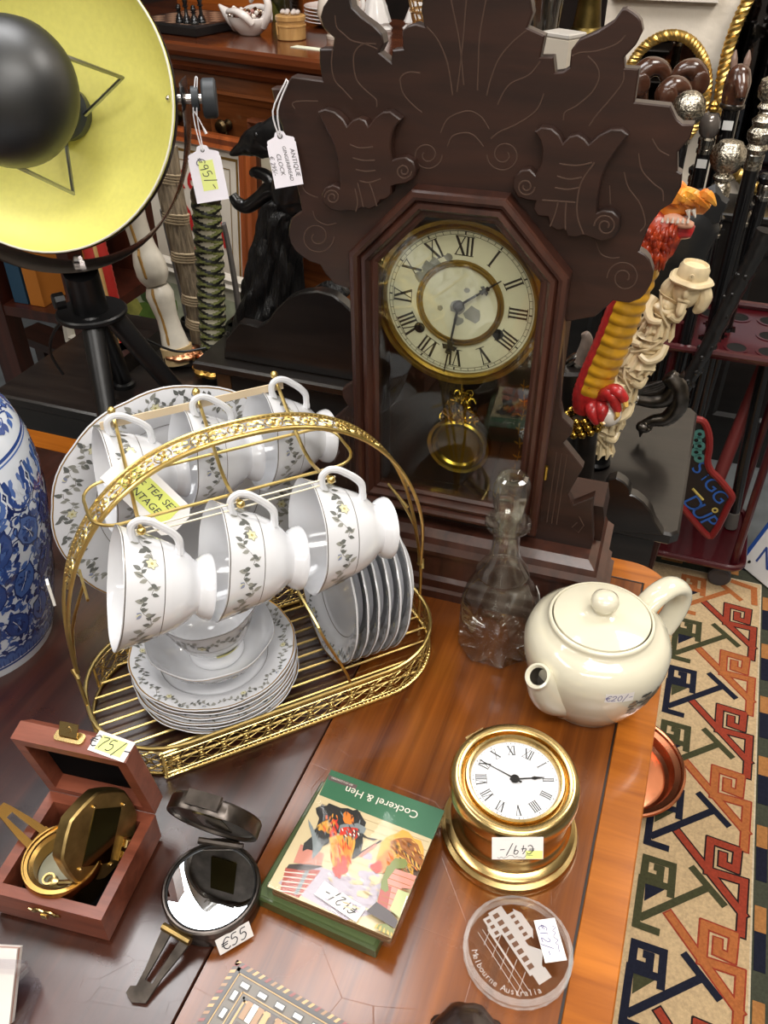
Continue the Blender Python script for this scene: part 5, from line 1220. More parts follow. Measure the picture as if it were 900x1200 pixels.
# ---- tripod spotlight lamp
def lamp():
    F = at(138, 556, TZ); Rr = at(146, 452, SZ); Rt = at(226, 487, SZ); cxy = (F+Rr+Rt)/3
    D = aty(107, 364, cxy.y+.0)                              # centre of the tripod's top plate
    C = aty(42, 120, cxy.y-.02)                              # centre of the shade's rim
    t = thing('tripod_lamp', 'black tripod spotlight with wide yellow-lined shade and chrome yoke', 'lamp', (D.x, D.y, 0))
    L = lambda p: V(p)-V((D.x, D.y, 0))
    bl = mat('lamp_black', (17, 17, 18), .38); ch = mat('chrome', (214, 210, 208), .22, metal=1)
    yel = mat('shade_yellow', (240, 234, 132), .5, noise=.03, nscale=160)
    for nm, f in (('leg', F), ('leg', Rr), ('leg', Rt)):
        f = V((f.x, f.y, SZ+.0045 if f is not F else TZ+.0045)); d = V((f.x-D.x, f.y-D.y, 0)).normalized(); top = V((D.x, D.y, D.z-.004))+d*.022
        b = MB(); b.tube([L(top), L(f)+V((0,0,.006))], [.0145, .0125], 16); lg = b.build(nm, bl, t)
        b = MB(); b.lathe([(0,0),(.017,0),(.017,.006),(.013,.009),(0,.009)], 18, 0, T(*(L(f)-V((0,0,.004))))); b.build('foot', bl, lg)
    b = MB(); b.lathe([(0,-.006),(.044,-.006),(.046,-.004),(.046,.0),(.044,.002),(0,.002)], 40, 0, T(*L(D))); b.build('top_plate', bl, t)
    N = aty(93, 312, C.y)                                     # where the yoke is bolted on
    b = MB(); b.tube([L(D), L((N.x, N.y, N.z-.006))], [.0225, .0215], 24); b.build('post', bl, t)
    b = MB(); k = L(D)+V((-.026, -.016, .022)); b.lathe([(0,0),(.011,0),(.011,.012),(.009,.014),(0,.014)], 10, 0, basis(k, (0,0,1), (-.8,-.5,0))); b.build('lock_knob', bl, t)
    # yoke: a flat strip bent to a U in an upright plane
    e = V((1, .10, 0)).normalized(); up = V((0, 0, 1)); Rad = (N-C).length; low = (N-C)
    kn = aty(212, 116, C.y+.02); Rx = (kn-C).length
    low = V((0, 0, -1))*Rad if abs((N-C).normalized().z) > .99 else (N-C)
    ex = (kn-C); P = []
    for q in range(33):
        a = PI*q/32; P.append(C + ex*cos(a)*1.03 + low*sin(a)**.9)
    P = [P[0]+V((0,0,.02))]+P+[P[-1]+V((0,0,.02))]
    b = MB(); b.tube([L(p) for p in P], .0016, 10, flat=14, up=(0,1,0)); b.build('yoke', ch, t)
    b = MB(); b.lathe([(.0075,0),(.0078,.004),(.006,.006),(.006,.008),(.0045,.0115),(0,.0125)], 6, 0, T(*L(N)) @ T(0,0,.002)); b.build('acorn_nut', ch, t)
    # shade, its axis turned to the viewer's left and a little up
    tc = (CAM-C).normalized(); ax = (Matrix.Rotation(R(-29), 3, 'Z') @ tc); ax.z += .20; ax.normalize()
    M = Matrix.Translation(L(C)) @ basis((0,0,0), (0,0,1), ax)
    r = Rx*1.0; dep = r*.50
    n = 14; prof = []
    for i in range(n+1): a = PI/2*i/n; prof.append((max(.0,r*sin(a))*1.0, -dep*cos(a)**1.05 if i < n else 0))
    b = MB(); b.lathe(prof+[(r*1.004,.0015),(r*1.012,.001),(r*1.012,-.003)], 72, 0, M); sh = b.build('shade_lining', yel, t, ang=60, recalc=False)
    b = MB(); b.lathe([(x*1.012+.001, z-.0025) for x, z in prof], 72, 0, M); b.build('shade_shell', bl, t, ang=60)
    b = MB(); b.tube([M @ V((r*1.006*cos(2*PI*i/72), r*1.006*sin(2*PI*i/72), .001)) for i in range(72)], .0012, 6, True); b.build('rim', mat('rim_white', (226, 224, 206), .4), t)
    # bulb shield held on two bent wires in front of the socket
    b = MB(); b.lathe([(0,-dep*.96),(.030,-dep*.93),(.032,-dep*.72),(.027,-dep*.66),(.024,-dep*.2),(0,-dep*.15)], 28, 0, M); b.build('socket', mat('socket_slate', (44, 50, 58), .4), t)
    rs = r*.47; b = MB(); b.lathe([(rs*.93,.034),(rs*.98,.042),(rs,.052),(rs*.97,.066),(rs*.86,.086),(rs*.66,.102),(rs*.36,.113),(0,.117)], 48, 0, M); b.lathe([(rs*.93,.034),(rs*.96,.052),(rs*.8,.082),(rs*.34,.108),(0,.112)], 48, 0, M)
    b.build('bulb_shield', mat('shield_black', (16, 18, 19), .42, ior=1.7), t, ang=60)
    b = MB()
    for a0_, a1_, a2_ in ((-58, -70, -95), (176, -165, -172), (60, 72, 80)):
        pc = lambda a, q, z: M @ V((q*cos(R(a)), q*sin(R(a)), z))
        b.tube([pc(a0_, rs*.95, .042), pc(a1_, r*.60, -.028), pc(a2_, .030, -dep*.70)], .0026, 7)
    b.build('shield_wires', mat('steel_wire', (150, 152, 154), .3, metal=1), t)
    # side pivot: bolt, washer stack and knob
    pv = C+ex*1.0; e2 = ex.normalized(); b = MB()
    b.tube([L(C+ex*.93), L(pv+e2*.030)], .0055, 12); b.build('pivot_bolt', ch, t)
    b = MB(); Mk = basis(L(pv+e2*.012), (0,0,1), e2); b.lathe([(.0,0),(.013,0),(.013,.008),(0,.008)], 24, 0, Mk); b.lathe([(0,.012),(.019,.012),(.021,.014),(.021,.026),(.019,.028),(0,.028)], 24, 0, Mk); b.build('pivot_knob', mat('knob_slate', (50, 54, 58), .5), t)
    b = MB(); b.ball(.004, L(C+ex*.925+ax*.004), 8, 6); b.build('rivet', ch, t)
    b = MB(); b.tube(smooth_path([L(D)+V((.0,.02,-.01)), L(D)+V((-.055,.03,-.03)), L(D)+V((-.085,.04,-.075)), L(D)+V((-.08,.05,-.12))], 5), .0022, 6); b.tube(smooth_path([L(D)+V((.01,.02,-.02)), L(D)+V((.05,.04,-.06)), L(D)+V((.09,.05,-.085)), L(D)+V((.13,.06,-.085))], 5), .0018, 6); b.build('cable', bl, t)
    return pv+e2*.02, C
PV, LC = lamp()
def hang_tag(name, label, top, p, w, h, yellow, roll=0, writing=None, tiltx=0, knot=True):
    """scalloped paper price tag hanging on a looped string"""
    M = facing(p, roll, tiltx); t = thing(name, label, 'price tag', M=M)
    P = [(-w/2,-h/2),(w/2,-h/2),(w/2,h*.26)] + [(w*.40+w*.08*cos(a), h*.31+h*.05*sin(a)) for a in (-.6,.2,1.0,1.7)] + [(w*.2,h*.40),(w*.15,h*.47),(0,h*.5),(-w*.15,h*.47),(-w*.2,h*.40)] + [(-w*.40-w*.08*cos(a), h*.31+h*.05*sin(a)) for a in (1.7,1.0,.2,-.6)] + [(-w/2,h*.26)]
    b = MB(); b.prism(P, -.0003, .0003); b.build('card', mat('tag_white', (232, 228, 236), .75), t)
    if yellow: b = MB(); b.box(yellow[0]*w, yellow[1]*w, yellow[2]*h, yellow[3]*h, .0003, .0005); b.build('yellow_panel', hl_pale if name != 'x' else hl_y, t)
    b = MB(); writing(b); b.build('writing', mat('pen_grey', (74, 70, 72), .6) if not yellow else ink, t, recalc=False, smooth=False)
    inv = M.inverted(); q = inv @ top; b = MB()
    b.lathe([(.0014,.0004),(.0022,.0004),(.0022,.0007),(.0014,.0007)], 12, 1, T(0, h*.40, 0))
    for s in (-1, 1): b.tube(smooth_path([V((s*.0008, h*.40, .0008)), V((s*.002, h*.40+(q.y-h*.4)*.5, q.z*.5+.001)), V((q.x+s*.0012, q.y, q.z))], 4), .0007, 5)
    b.tube([V((q.x-.0012, q.y, q.z)), V((q.x, q.y+.002, q.z-.001)), V((q.x+.0012, q.y, q.z))], .0007, 5)
    if knot: b.tube(smooth_path([V((0, h*.40+(q.y-h*.4)*.55, .001)), V((.004, h*.40+(q.y-h*.4)*.40, .002)), V((.008, h*.40+(q.y-h*.4)*.22, .001))], 3), [.0007]*5+[.0014, .0018], 5)
    b.build('string', [mat('string_white', (226, 224, 226), .8), mat('eyelet', (60, 56, 52), .5)], t)
    return t
pt = aty(243, 203, PV.y-.03)
hang_tag('price_tag', 'white scalloped tag with yellow patch hanging from tripod lamp knob', PV+V((0,0,.021)), pt, .0375, .062, (-.22, .24, -.30, .22), R(5), lambda b: hand(b, '€95/-', .0098, 0, T(0, -.001, .0007) @ RZ(R(-70)), .0009))
ct = CK0+cky*.03; p = onplane(333, 186, ct, cky)
tagtop = onplane(336, 96, CK0+cky*.036, cky)
def wr(b):
    for i, s in enumerate(('ANTIQUE', 'GINGERBREAD', 'CLOCK', '€ 295/-')): b.text(s, .0052 if i != 1 else .0042, 0, T(.0085-.0062*i, -.004, .0006) @ RZ(R(-86)), shear=.2)
hang_tag('price_tag', 'small white scalloped tag hung from upper left edge of carved clock', tagtop, p, .0245, .0445, None, R(7), wr, knot=False)

# ---- ornamental sword handles on the black stand, left of the clock
def handle_path(px, Y0, Y1):
    n = len(px); return [tp(x, y, Y0+(Y1-Y0)*i/(n-1)) for i, (x, y) in enumerate(px)]
def sweep(b, P, rad, n=16, mi=0, fn=None, sub=6, M=None):
    """tube through P with radius list; fn(i,t,k,a)->radius factor"""
    S = smooth_path(P, sub); N = len(S); rr_ = []
    for i in range(N):
        f = i/(N-1)*(len(rad)-1); j = min(len(rad)-2, int(f)); rr_.append(rad[j]+(rad[j+1]-rad[j])*(f-j))
    b0 = len(b.v); b.tube(S, rr_, n, mi=mi, M=M)
    if fn:
        for i in range(N):
            for k in range(n):
                ix = b0+i*n+k; c = S[i]; v = b.v[ix]; d = v-c; b.v[ix] = c+d*fn(i, i/(N-1), k, 2*PI*k/n)
    return S
copper = mat('copper_foil', (214, 152, 112), .28, metal=1, bump=1.0, bscale=160)
goldm = mat('cast_gold', (190, 148, 74), .3, metal=1, bump=.6, bscale=120)
def guard(t, p, r, m, lobes=8, tilt=0, name='guard'):
    b = MB(); b.lathe([(0,-.004),(r*.8,-.005),(r,-.002),(r,.002),(r*.8,.005),(r*.5,.008),(0,.008)], 48, 0, T(*p) @ RX(tilt), lambda a, q, z: 1+.12*abs(cos(lobes*a/2)))
    rr = random.Random(3)
    for k in range(16): b.ball(r*.13, V(p)+V((r*.8*cos(k*.39), r*.8*sin(k*.39), .004)), 7, 5)
    return b.build(name, m, t, zmin=.0008)
# bone handle with a gilt seam
def bone():
    P = handle_path([(212,428),(207,408),(196,372),(184,335),(172,300),(160,265),(150,232)], .25, .27); B0 = P[0]
    t = thing('bone_sword_handle', 'white bone-shaped sword handle with gold seam behind the lamp', 'sword handle', (B0.x, B0.y, SZ+.002))
    L = [p-V((B0.x, B0.y, SZ+.002)) for p in P]; bone_m = mat('bone_white', (214, 206, 190), .3, coat=.3, noise=.06, nscale=60)
    b = MB(); S = sweep(b, L[1:4], [.0225,.0205,.0175,.0165,.019,.0215,.017], 22); low = b.build('lower_bone', bone_m, t)
    b = MB(); S2 = sweep(b, [L[3]+(L[4]-L[3])*.05]+L[4:], [.016,.0245,.0235,.018,.017,.0175,.019,.021], 22); b.build('upper_bone', bone_m, t)
    for nm, S_, rr_ in (('gilt_seam', S, [.0225,.0205,.0175,.0165,.019,.0215,.017]), ('gilt_seam', S2, [.016,.0245,.0235,.018,.017,.0175,.019,.021])):
        b = MB(); q_ = len(S_)-1; b.tube([p+((CAM-t.location-p).normalized()*.9+V((-.45,0,0))).normalized()*(rr_[min(len(rr_)-1, int(i/q_*(len(rr_)-1)+.5))]+.0003) for i, p in enumerate(S_) if 0 < i < q_], .0024, 6); b.build(nm, mat('seam_ochre', (150, 112, 50), .5), t)
    b = MB(); sweep(b, [L[0]+(L[1]-L[0])*.2, L[1]+(L[2]-L[1])*.08], [.0245,.025], 24); b.build('ferrule', mat('ferrule_cream', (186, 160, 116), .5), t, zmin=.0008)
    guard(t, (L[0].x+.004, L[0].y, .018), .025, copper); b = MB(); b.box(L[0].x-.022, L[0].x+.022, L[0].y-.014, L[0].y+.014, 0, .016); b.build('scabbard_mouth', ebon, t, zmin=.0008)
bone()
def reed():
    P = handle_path([(238,412),(236,400),(228,350),(216,300),(206,255),(198,215),(192,172)], .29, .33); B0 = P[0]; o = V((B0.x, B0.y, SZ))
    t = thing('reed_sword_handle', 'grey reed-textured sword handle with carved cord bands left of weave handle', 'sword handle', o)
    L = [p-o for p in P]; m = mat('reed_grey', (150, 134, 110), .6, rgb2=(86, 74, 60), nscale=30, stretch=(8, 8, .6), bump=.6, bscale=90)
    b = MB(); S = sweep(b, L[1:], [.0155,.0165,.017,.018,.0185,.019,.019], 26, 0, lambda i, tt_, k, a: 1+.05*(1 if k % 2 else -1)); b.build('reed_grip', m, t, zmin=.0008)
    for f in (.1, .22, .42, .62, .86):
        i = int(f*(len(S)-1)); d = (S[min(i+1, len(S)-1)]-S[i-1]).normalized(); M = basis(S[i], (1,0,.3), d); b = MB()
        for z in (-.006, -.002, .002, .006): b.lathe([(.0165,z-.002),(.0205,z-.001),(.0208,z+.001),(.0165,z+.002)], 24, 0, M @ RY(R(14)))
        b.build('cord_band', mat('reed_band', (168, 150, 122), .6), t, zmin=.0008)
    guard(t, (L[0].x, L[0].y, L[0].z), .024, copper); b = MB(); b.tube([V((L[0].x, L[0].y, 0)), L[0]], .012, 12); b.build('scabbard_mouth', ebon, t, zmin=.0008)
reed()
def weave():
    P = handle_path([(252,428),(251,410),(248,360),(246,310),(243,265),(241,225)], .235, .25); B0 = P[0]; o = V((B0.x, B0.y, SZ)); L = [p-o for p in P]
    t = thing('woven_sword_handle', 'green and black diamond-wrapped sword handle beside the black tree stump figure', 'sword handle', o)
    sk = [mat('wrap_cream', (186, 180, 156), .6), mat('wrap_green', (112, 116, 62), .6, noise=.2, nscale=90), mat('wrap_black', (22, 22, 18), .5)]
    b = MB(); S = sweep(b, L[1:], [.0185]*6, 12); b.build('ray_skin', sk[0], t)
    f, ln = along(S); nu, nv = 56, 150; rows = []; cell = {}
    b = MB()
    for j in range(nv+1):
        z = ln*j/nv; c = f(z); d = (f(min(ln, z+.001))-f(max(0, z-.001))).normalized(); u = d.cross(V((0,1,0))).normalized(); w_ = d.cross(u); row = []
        for i in range(nu):
            a = 2*PI*i/nu; s1 = (a/PI*1.0+z/.0165) % 1; s2 = (-a/PI*1.0+z/.0165) % 1
            k = (1 if s1 < .42 else 0)+(1 if s2 < .42 else 0); row.append(c+(u*cos(a)+w_*sin(a))*(.0188+.0011*k)); cell[j, i] = (s1, s2)
        rows.append(row)
    n0 = len(b.v); b.v += [p for r_ in rows for p in r_]
    for j in range(nv):
        for i in range(nu):
            s1, s2 = cell[j, i]; mi = 0
            if s1 < .24: mi = 1
            elif s1 < .48: mi = 2
            elif s2 < .24: mi = 2
            elif s2 < .48: mi = 1
            b.f.append((n0+j*nu+i, n0+j*nu+(i+1) % nu, n0+(j+1)*nu+(i+1) % nu, n0+(j+1)*nu+i)); b.m.append(mi)
    b.build('cord_wrap', sk, t)
    b = MB(); sweep(b, [L[-1]-(L[-1]-L[-2])*.3, L[-1]+(L[-1]-L[-2])*.15], [.0195,.0215,.0205,.017], 20); b.build('pommel', mat('pewter_pommel', (110, 98, 80), .35, metal=1, bump=1, bscale=200), t)
    guard(t, (L[0].x, L[0].y, .016), .032, goldm); b = MB(); b.box(L[0].x-.02, L[0].x+.02, L[0].y-.013, L[0].y+.013, 0, .014); b.build('scabbard_mouth', ebon, t, zmin=.0008)
weave()
def redh():
    P = handle_path([(140,412),(138,404),(128,360),(118,318),(108,280)], .28, .33); B0 = P[0]; o = V((B0.x, B0.y, SZ)); L = [p-o for p in P]
    t = thing('red_sword_handle', 'red ribbed sword handle with gold centre line behind the lamp post', 'sword handle', o)
    b = MB(); S = sweep(b, L[1:], [.019]*5, 20, 0, lambda i, tt_, k, a: 1+.05*(i % 2), 12); b.build('grip', mat('red_lacquer', (172, 40, 34), .4), t, zmin=.0008)
    b = MB(); b.tube([p+(CAM-o-p).normalized()*.0195 for p in S], .0035, 6); b.build('centre_line', mat('gilt_paint', (190, 150, 90), .5), t, zmin=.0008)
    guard(t, (L[0].x, L[0].y, L[0].z+.004), .028, mat('bead_gold', (190, 156, 70), .22, metal=1), 10); b = MB(); b.tube([V((L[0].x, L[0].y, 0)), L[0]], .012, 12); b.build('scabbard_mouth', ebon, t, zmin=.0008)
redh()
for k, (px, lab) in enumerate(([[(222,380),(213,340),(203,300),(190,245)], 'grey scabbard blade standing behind the bone sword handle'], [[(283,400),(278,350),(270,300),(262,262)], 'grey scabbard blade standing behind the woven sword handle'])):
    P = [tp(x, y, .37) for x, y in px]; o = V((P[0].x, P[0].y, SZ)); t = thing('scabbard', lab, 'scabbard', o, 0)
    b = MB(); b.tube([V((0,0,0))]+[p-o for p in smooth_path(P, 4)], [.012]+[.0125-.0035*i/12 for i in range(13)], 10, flat=.4); b.build('sheath', mat('sheath_grey', (92, 88, 86), .5), t, zmin=.0008)
    b = MB(); b.lathe([(.0128,.0),(.0145,.004),(.0145,.016),(.0128,.02)], 18, 0, T(0,0,.0)); b.build('mouth_band', mat('pewter', (120, 118, 114), .35, metal=1), t, zmin=.0008)

# ---- black figure clinging to a tree stump
def stump():
    c = tp(305, 418, .235); c = V((c.x, c.y, .8265)); t = thing('raven_figure', 'black resin raven with claws perched on a tree stump, left of clock', 'figurine', c)
    bk = mat('black_resin', (20, 19, 19), .28, coat=.3, bump=.5, bscale=90); bark = mat('black_bark', (15, 14, 14), .38, bump=1.0, bscale=120, stretch=(3, 3, .4))
    b = MB(); b.lathe([(0,0),(.058,0),(.060,.004),(.058,.010),(.052,.014),(0,.014)], 40, 0, T(.012,0,0)); b.build('round_base', mat('pewter_base', (66, 68, 72), .25, metal=1), t)
    rr = random.Random(2); ph = [rr.random()*6.28 for _ in range(8)]
    fn = lambda i, tt_, k, a: 1+.10*sin(7*a+3*sin(i*.25))+.05*sin(17*a+i*.4)+.03*sin(31*a)
    up = lambda x, y: tp(x, y, .225)-c
    Q = [up(318,402), up(318,370), up(322,330), up(327,290), up(333,255), up(340,238)]
    b = MB(); sweep(b, Q, [.056,.049,.042,.036,.032,.030,.022], 60, 0, fn, 8); b.v = [V((v.x, v.y, max(v.z, .0145))) for v in b.v]; b.build('stump', bark, t)
    b = MB(); sweep(b, [up(345,380), up(370,362), up(392,345), up(402,352)], [.026,.024,.02,.012], 30, 0, fn, 6)
    sweep(b, [up(312,330), up(296,322), up(290,330)], [.012,.010,.004], 10); b.v = [V((v.x, v.y, max(v.z, .002))) for v in b.v]; b.build('branch', bark, t)
    b = MB()
    sweep(b, [up(365,205), up(345,222), up(320,222), up(305,232), up(290,242), up(279,238), up(272,228)], [.022,.020,.013,.010,.009,.0085,.006], 14)
    sweep(b, [up(322,218), up(312,206), up(300,202), up(294,204)], [.010,.008,.0075,.004], 12)
    sweep(b, [up(372,190), up(352,205), up(345,230), up(352,245)], [.030,.034,.030,.022], 18); b.build('body_and_claws', bk, t)
    b = MB(); sweep(b, [up(375,160), up(345,158), up(315,164), up(298,167), up(284,174), up(270,181)], [.026,.025,.022,.018,.009,.002], 20, 0, lambda i, tt_, k, a: 1+.06*sin(5*a+i))
    for q in range(9): sweep(b, [up(305+q*6, 152+q), up(322+q*6, 143+q*.5), up(342+q*6, 132-q)], [.005,.0075,.001], 8)
    b.ball(.0035, up(303,158)+V((0,-.018,.004)), 8, 6); b.build('head', bk, t)
stump()

# ---- blue and white jar
def jar():
    c = at(-26, 742, TZ); c.z = TZ; t = thing('ginger_jar', 'large blue and white porcelain jar with scrolling leaves at left edge', 'jar', c)
    por = mat('jar_porcelain', (214, 220, 228), .12, coat=.5, noise=.05, nscale=20)
    prof = [(0,.004),(.070,.004),(.072,0),(.0755,0),(.077,.006),(.083,.03),(.092,.07),(.1005,.115),(.1055,.16),(.1065,.19),(.1040,.22),(.0970,.245),(.085,.265),(.070,.278),(.058,.285),(.052,.292),(.050,.305),(.053,.312),(.05,.314),(.046,.305),(.05,.285),(.09,.24),(.098,.19),(.09,.1),(.07,.012),(0,.010)]
    b = MB(); b.lathe(prof, 72, 0); b.build('jar_body', por, t, ang=60)
    S = Surf(prof[:17], .0003); bl = [mat('cobalt_%d' % i, c_, .15, coat=.5) for i, c_ in enumerate(((44, 70, 132), (72, 102, 164), (26, 44, 96), (214, 220, 228)))]
    rr = random.Random(12); b = MB(); A0, A1 = R(-100), R(75)
    def put(a, z, k=1): return S(a, S.at_z(z) if z < .285 else z, k)
    def poly2(pts, a0, z0, mi, k, rad=.1): b.poly([put(a0+x/rad, z0+y, k) for x, y in pts], mi)
    def ribbon(pts, w, mi, k, a0, z0, rad=.1):
        q = MB(); q.stroke(pts, w, 0); n = len(pts)
        for f in q.f: b.poly([put(a0+q.v[i].x/rad, z0+q.v[i].y, k) for i in f], mi)
    def bandring(z, h, mi, k=1):
        n = 60
        for i in range(n): a, c_ = A0+(A1-A0)*i/n, A0+(A1-A0)*(i+1)/n; b.poly([put(a, z-h/2, k), put(c_, z-h/2, k), put(c_, z+h/2, k), put(a, z+h/2, k)], mi)
    bandring(.232, .003, 0); bandring(.228, .0015, 1); bandring(.012, .003, 0); bandring(.0345, .0018, 0)
    # ruyi lappets hanging from the shoulder
    for i in range(9):
        a0 = A0+(A1-A0)*(i+.5)/9
        lap = [(0,-.034),(.008,-.030),(.014,-.024),(.0165,-.016),(.014,-.010),(.017,-.004),(.0165,.004),(-.0165,.004),(-.017,-.004),(-.014,-.010),(-.0165,-.016),(-.014,-.024),(-.008,-.030)]
        poly2([(x*1.16, y*1.1+.001) for x, y in lap], a0, .214, 2, 1); poly2([(x*1.04, y*1.0+.0002) for x, y in lap], a0, .214, 3, 1.4); poly2([(x*.92, y*.92-.001) for x, y in lap], a0, .214, 1 if i % 2 else 0, 1.8)
        for s in (-1, 1): ribbon([(s*(.004+.006*q/8*cos(q*.8)), -.014+.006*sin(q*.8)) for q in range(9)], .0016, 3, 2.2, a0, .214)
        for q in range(3): poly2([(-.0012+.004*(q-1), -.0235), (.0012+.004*(q-1), -.0235), (.0012+.004*(q-1), -.0265), (-.0012+.004*(q-1), -.0265)], a0, .214, 3, 2.2)
        aa = a0+(A1-A0)/18; poly2([(x*.8, y*.6) for x, y in lap], aa, .212, 1, 1.0)
    # shoulder sprays
    for i in range(22):
        a0 = A0+(A1-A0)*(i+rr.random()*.6)/22; z0 = .238+.034*rr.random(); rd = .08
        ribbon([(.010*sin(q*.7+i), -.008+.002*q) for q in range(8)], .0014, 0, 1.1, a0, z0, rd)
        for q in range(5): poly2(leaf2(.009*sin(q*1.4+i), -.008+.004*q, rr.random()*6.28, .009, .006), a0, z0, rr.choice((0, 1, 1)), 1.3, rd)
    # scrolling leaf ground of the body
    for i in range(26):
        for j in range(6):
            a0 = A0+(A1-A0)*(i+.5*(j % 2)+.3*rr.random())/26; z0 = .045+.0255*j+.006*rr.random(); ph = rr.random()*6.28; sg = rr.choice((-1, 1))
            ribbon([(sg*(.012-.0011*q)*cos(ph+q*.62), (.012-.0011*q)*sin(ph+q*.62)) for q in range(10)], .0015, rr.choice((0, 1, 2)), 1.1, a0, z0)
            for q in range(6): poly2(leaf2(sg*.011*cos(ph+q*.9), .011*sin(ph+q*.9), ph+q*.9+rr.choice((-1, 1))*(.9+.4*rr.random()), .009+.003*rr.random(), .0058), a0, z0, rr.choice((0, 0, 1, 2)), 1.3)
    for i in range(9):
        for j in range(3):
            a0 = A0+(A1-A0)*(i+.5*(j % 2)+.4)/9; z0 = .062+.048*j; big = [(0,-.018),(.008,-.013),(.013,-.003),(.010,.009),(.003,.018),(-.002,.012),(-.010,.010),(-.012,-.002),(-.008,-.012)]
            an = rr.uniform(-.8, .8); rot = lambda P: [(x*cos(an)-y*sin(an), x*sin(an)+y*cos(an)) for x, y in P]
            poly2(rot([(x*1.12, y*1.12) for x, y in big]), a0, z0, 2, 1.8); poly2(rot(big), a0, z0, 0 if (i+j) % 2 else 1, 2.1)
            for q in range(3): ribbon(rot([(-.002+.003*(q-1), -.010), (.0, 0), (.003*(q-1), .010)]), .0007, 3 if q == 1 else 2, 2.5, a0, z0)
    for i in range(26):
        a0 = A0+(A1-A0)*(i+.5)/26; poly2([(.0085*cos(q*PI/8), .018*sin(q*PI/8)) for q in range(9)], a0, .0145, 0, 1.2, .08); poly2([(.0062*cos(q*PI/8), .0135*sin(q*PI/8)) for q in range(9)], a0, .0155, 1, 1.5, .08)
    b.build('cobalt_painting', bl, t, recalc=False)
jar()

# ---- mahogany bookstand at far left with books
def bookstand():
    P0 = tp(30, 430, .42); o = V((P0.x, P0.y, 0)); t = thing('mahogany_bookstand', 'dark red mahogany open bookstand with slanting post behind the jar', 'bookstand', o, YAW)
    m = wood('mahogany_red', (38, 16, 11), (74, 34, 22), (0,PI/2,0), (5, 50, 50), 1, .3, .3)
    b = MB(); b.prism([(-.045,-.02),(.005,-.02),(.005,.02),(-.045,.02)], 0, .985); b.build('post', m, t)
    b = MB(); b.prism([(.165,-.02),(.19,-.02),(.19,.02),(.165,.02)], 0, .86); b.build('post', m, t)
    b = MB(); b.box(-.4, .2, -.02, .24, .935, .955, bev=.003); b.build('upper_shelf', wood('mahogany_rail', (86, 36, 20), (130, 64, 38), (0,0,0), (5, 50, 50), 1, .25, .4), t)
    b = MB(); b.box(-.4, .2, .22, .24, .70, .93); b.build('back_panel', m, t)
    b = MB(); b.box(-.4, .2, -.018, .24, .68, .70); b.build('lower_shelf', m, t)
    for k, (x, col, hgt, lab) in enumerate(((.020, (36, 66, 88), .19, 'blue spine book at left on the mahogany bookstand'), (.058, (172, 104, 34), .2, 'orange spine book at right on the mahogany bookstand'))):
        bk = thing('book', lab, 'book', (o.x, o.y, .7002), YAW, 'books on the bookstand')
        b = MB(); b.prism([(x,0),(x+.032,0),(x+.032,.15),(x,.15)], 0, hgt, ch=.001); b.build('cover', mat('book_%d' % k, col, .6), bk)
        b = MB(); b.box(x+.003, x+.029, .004, .152, hgt-.0005, hgt+.0006); b.build('pages', mat('pages', (214, 200, 170), .8), bk)
bookstand()
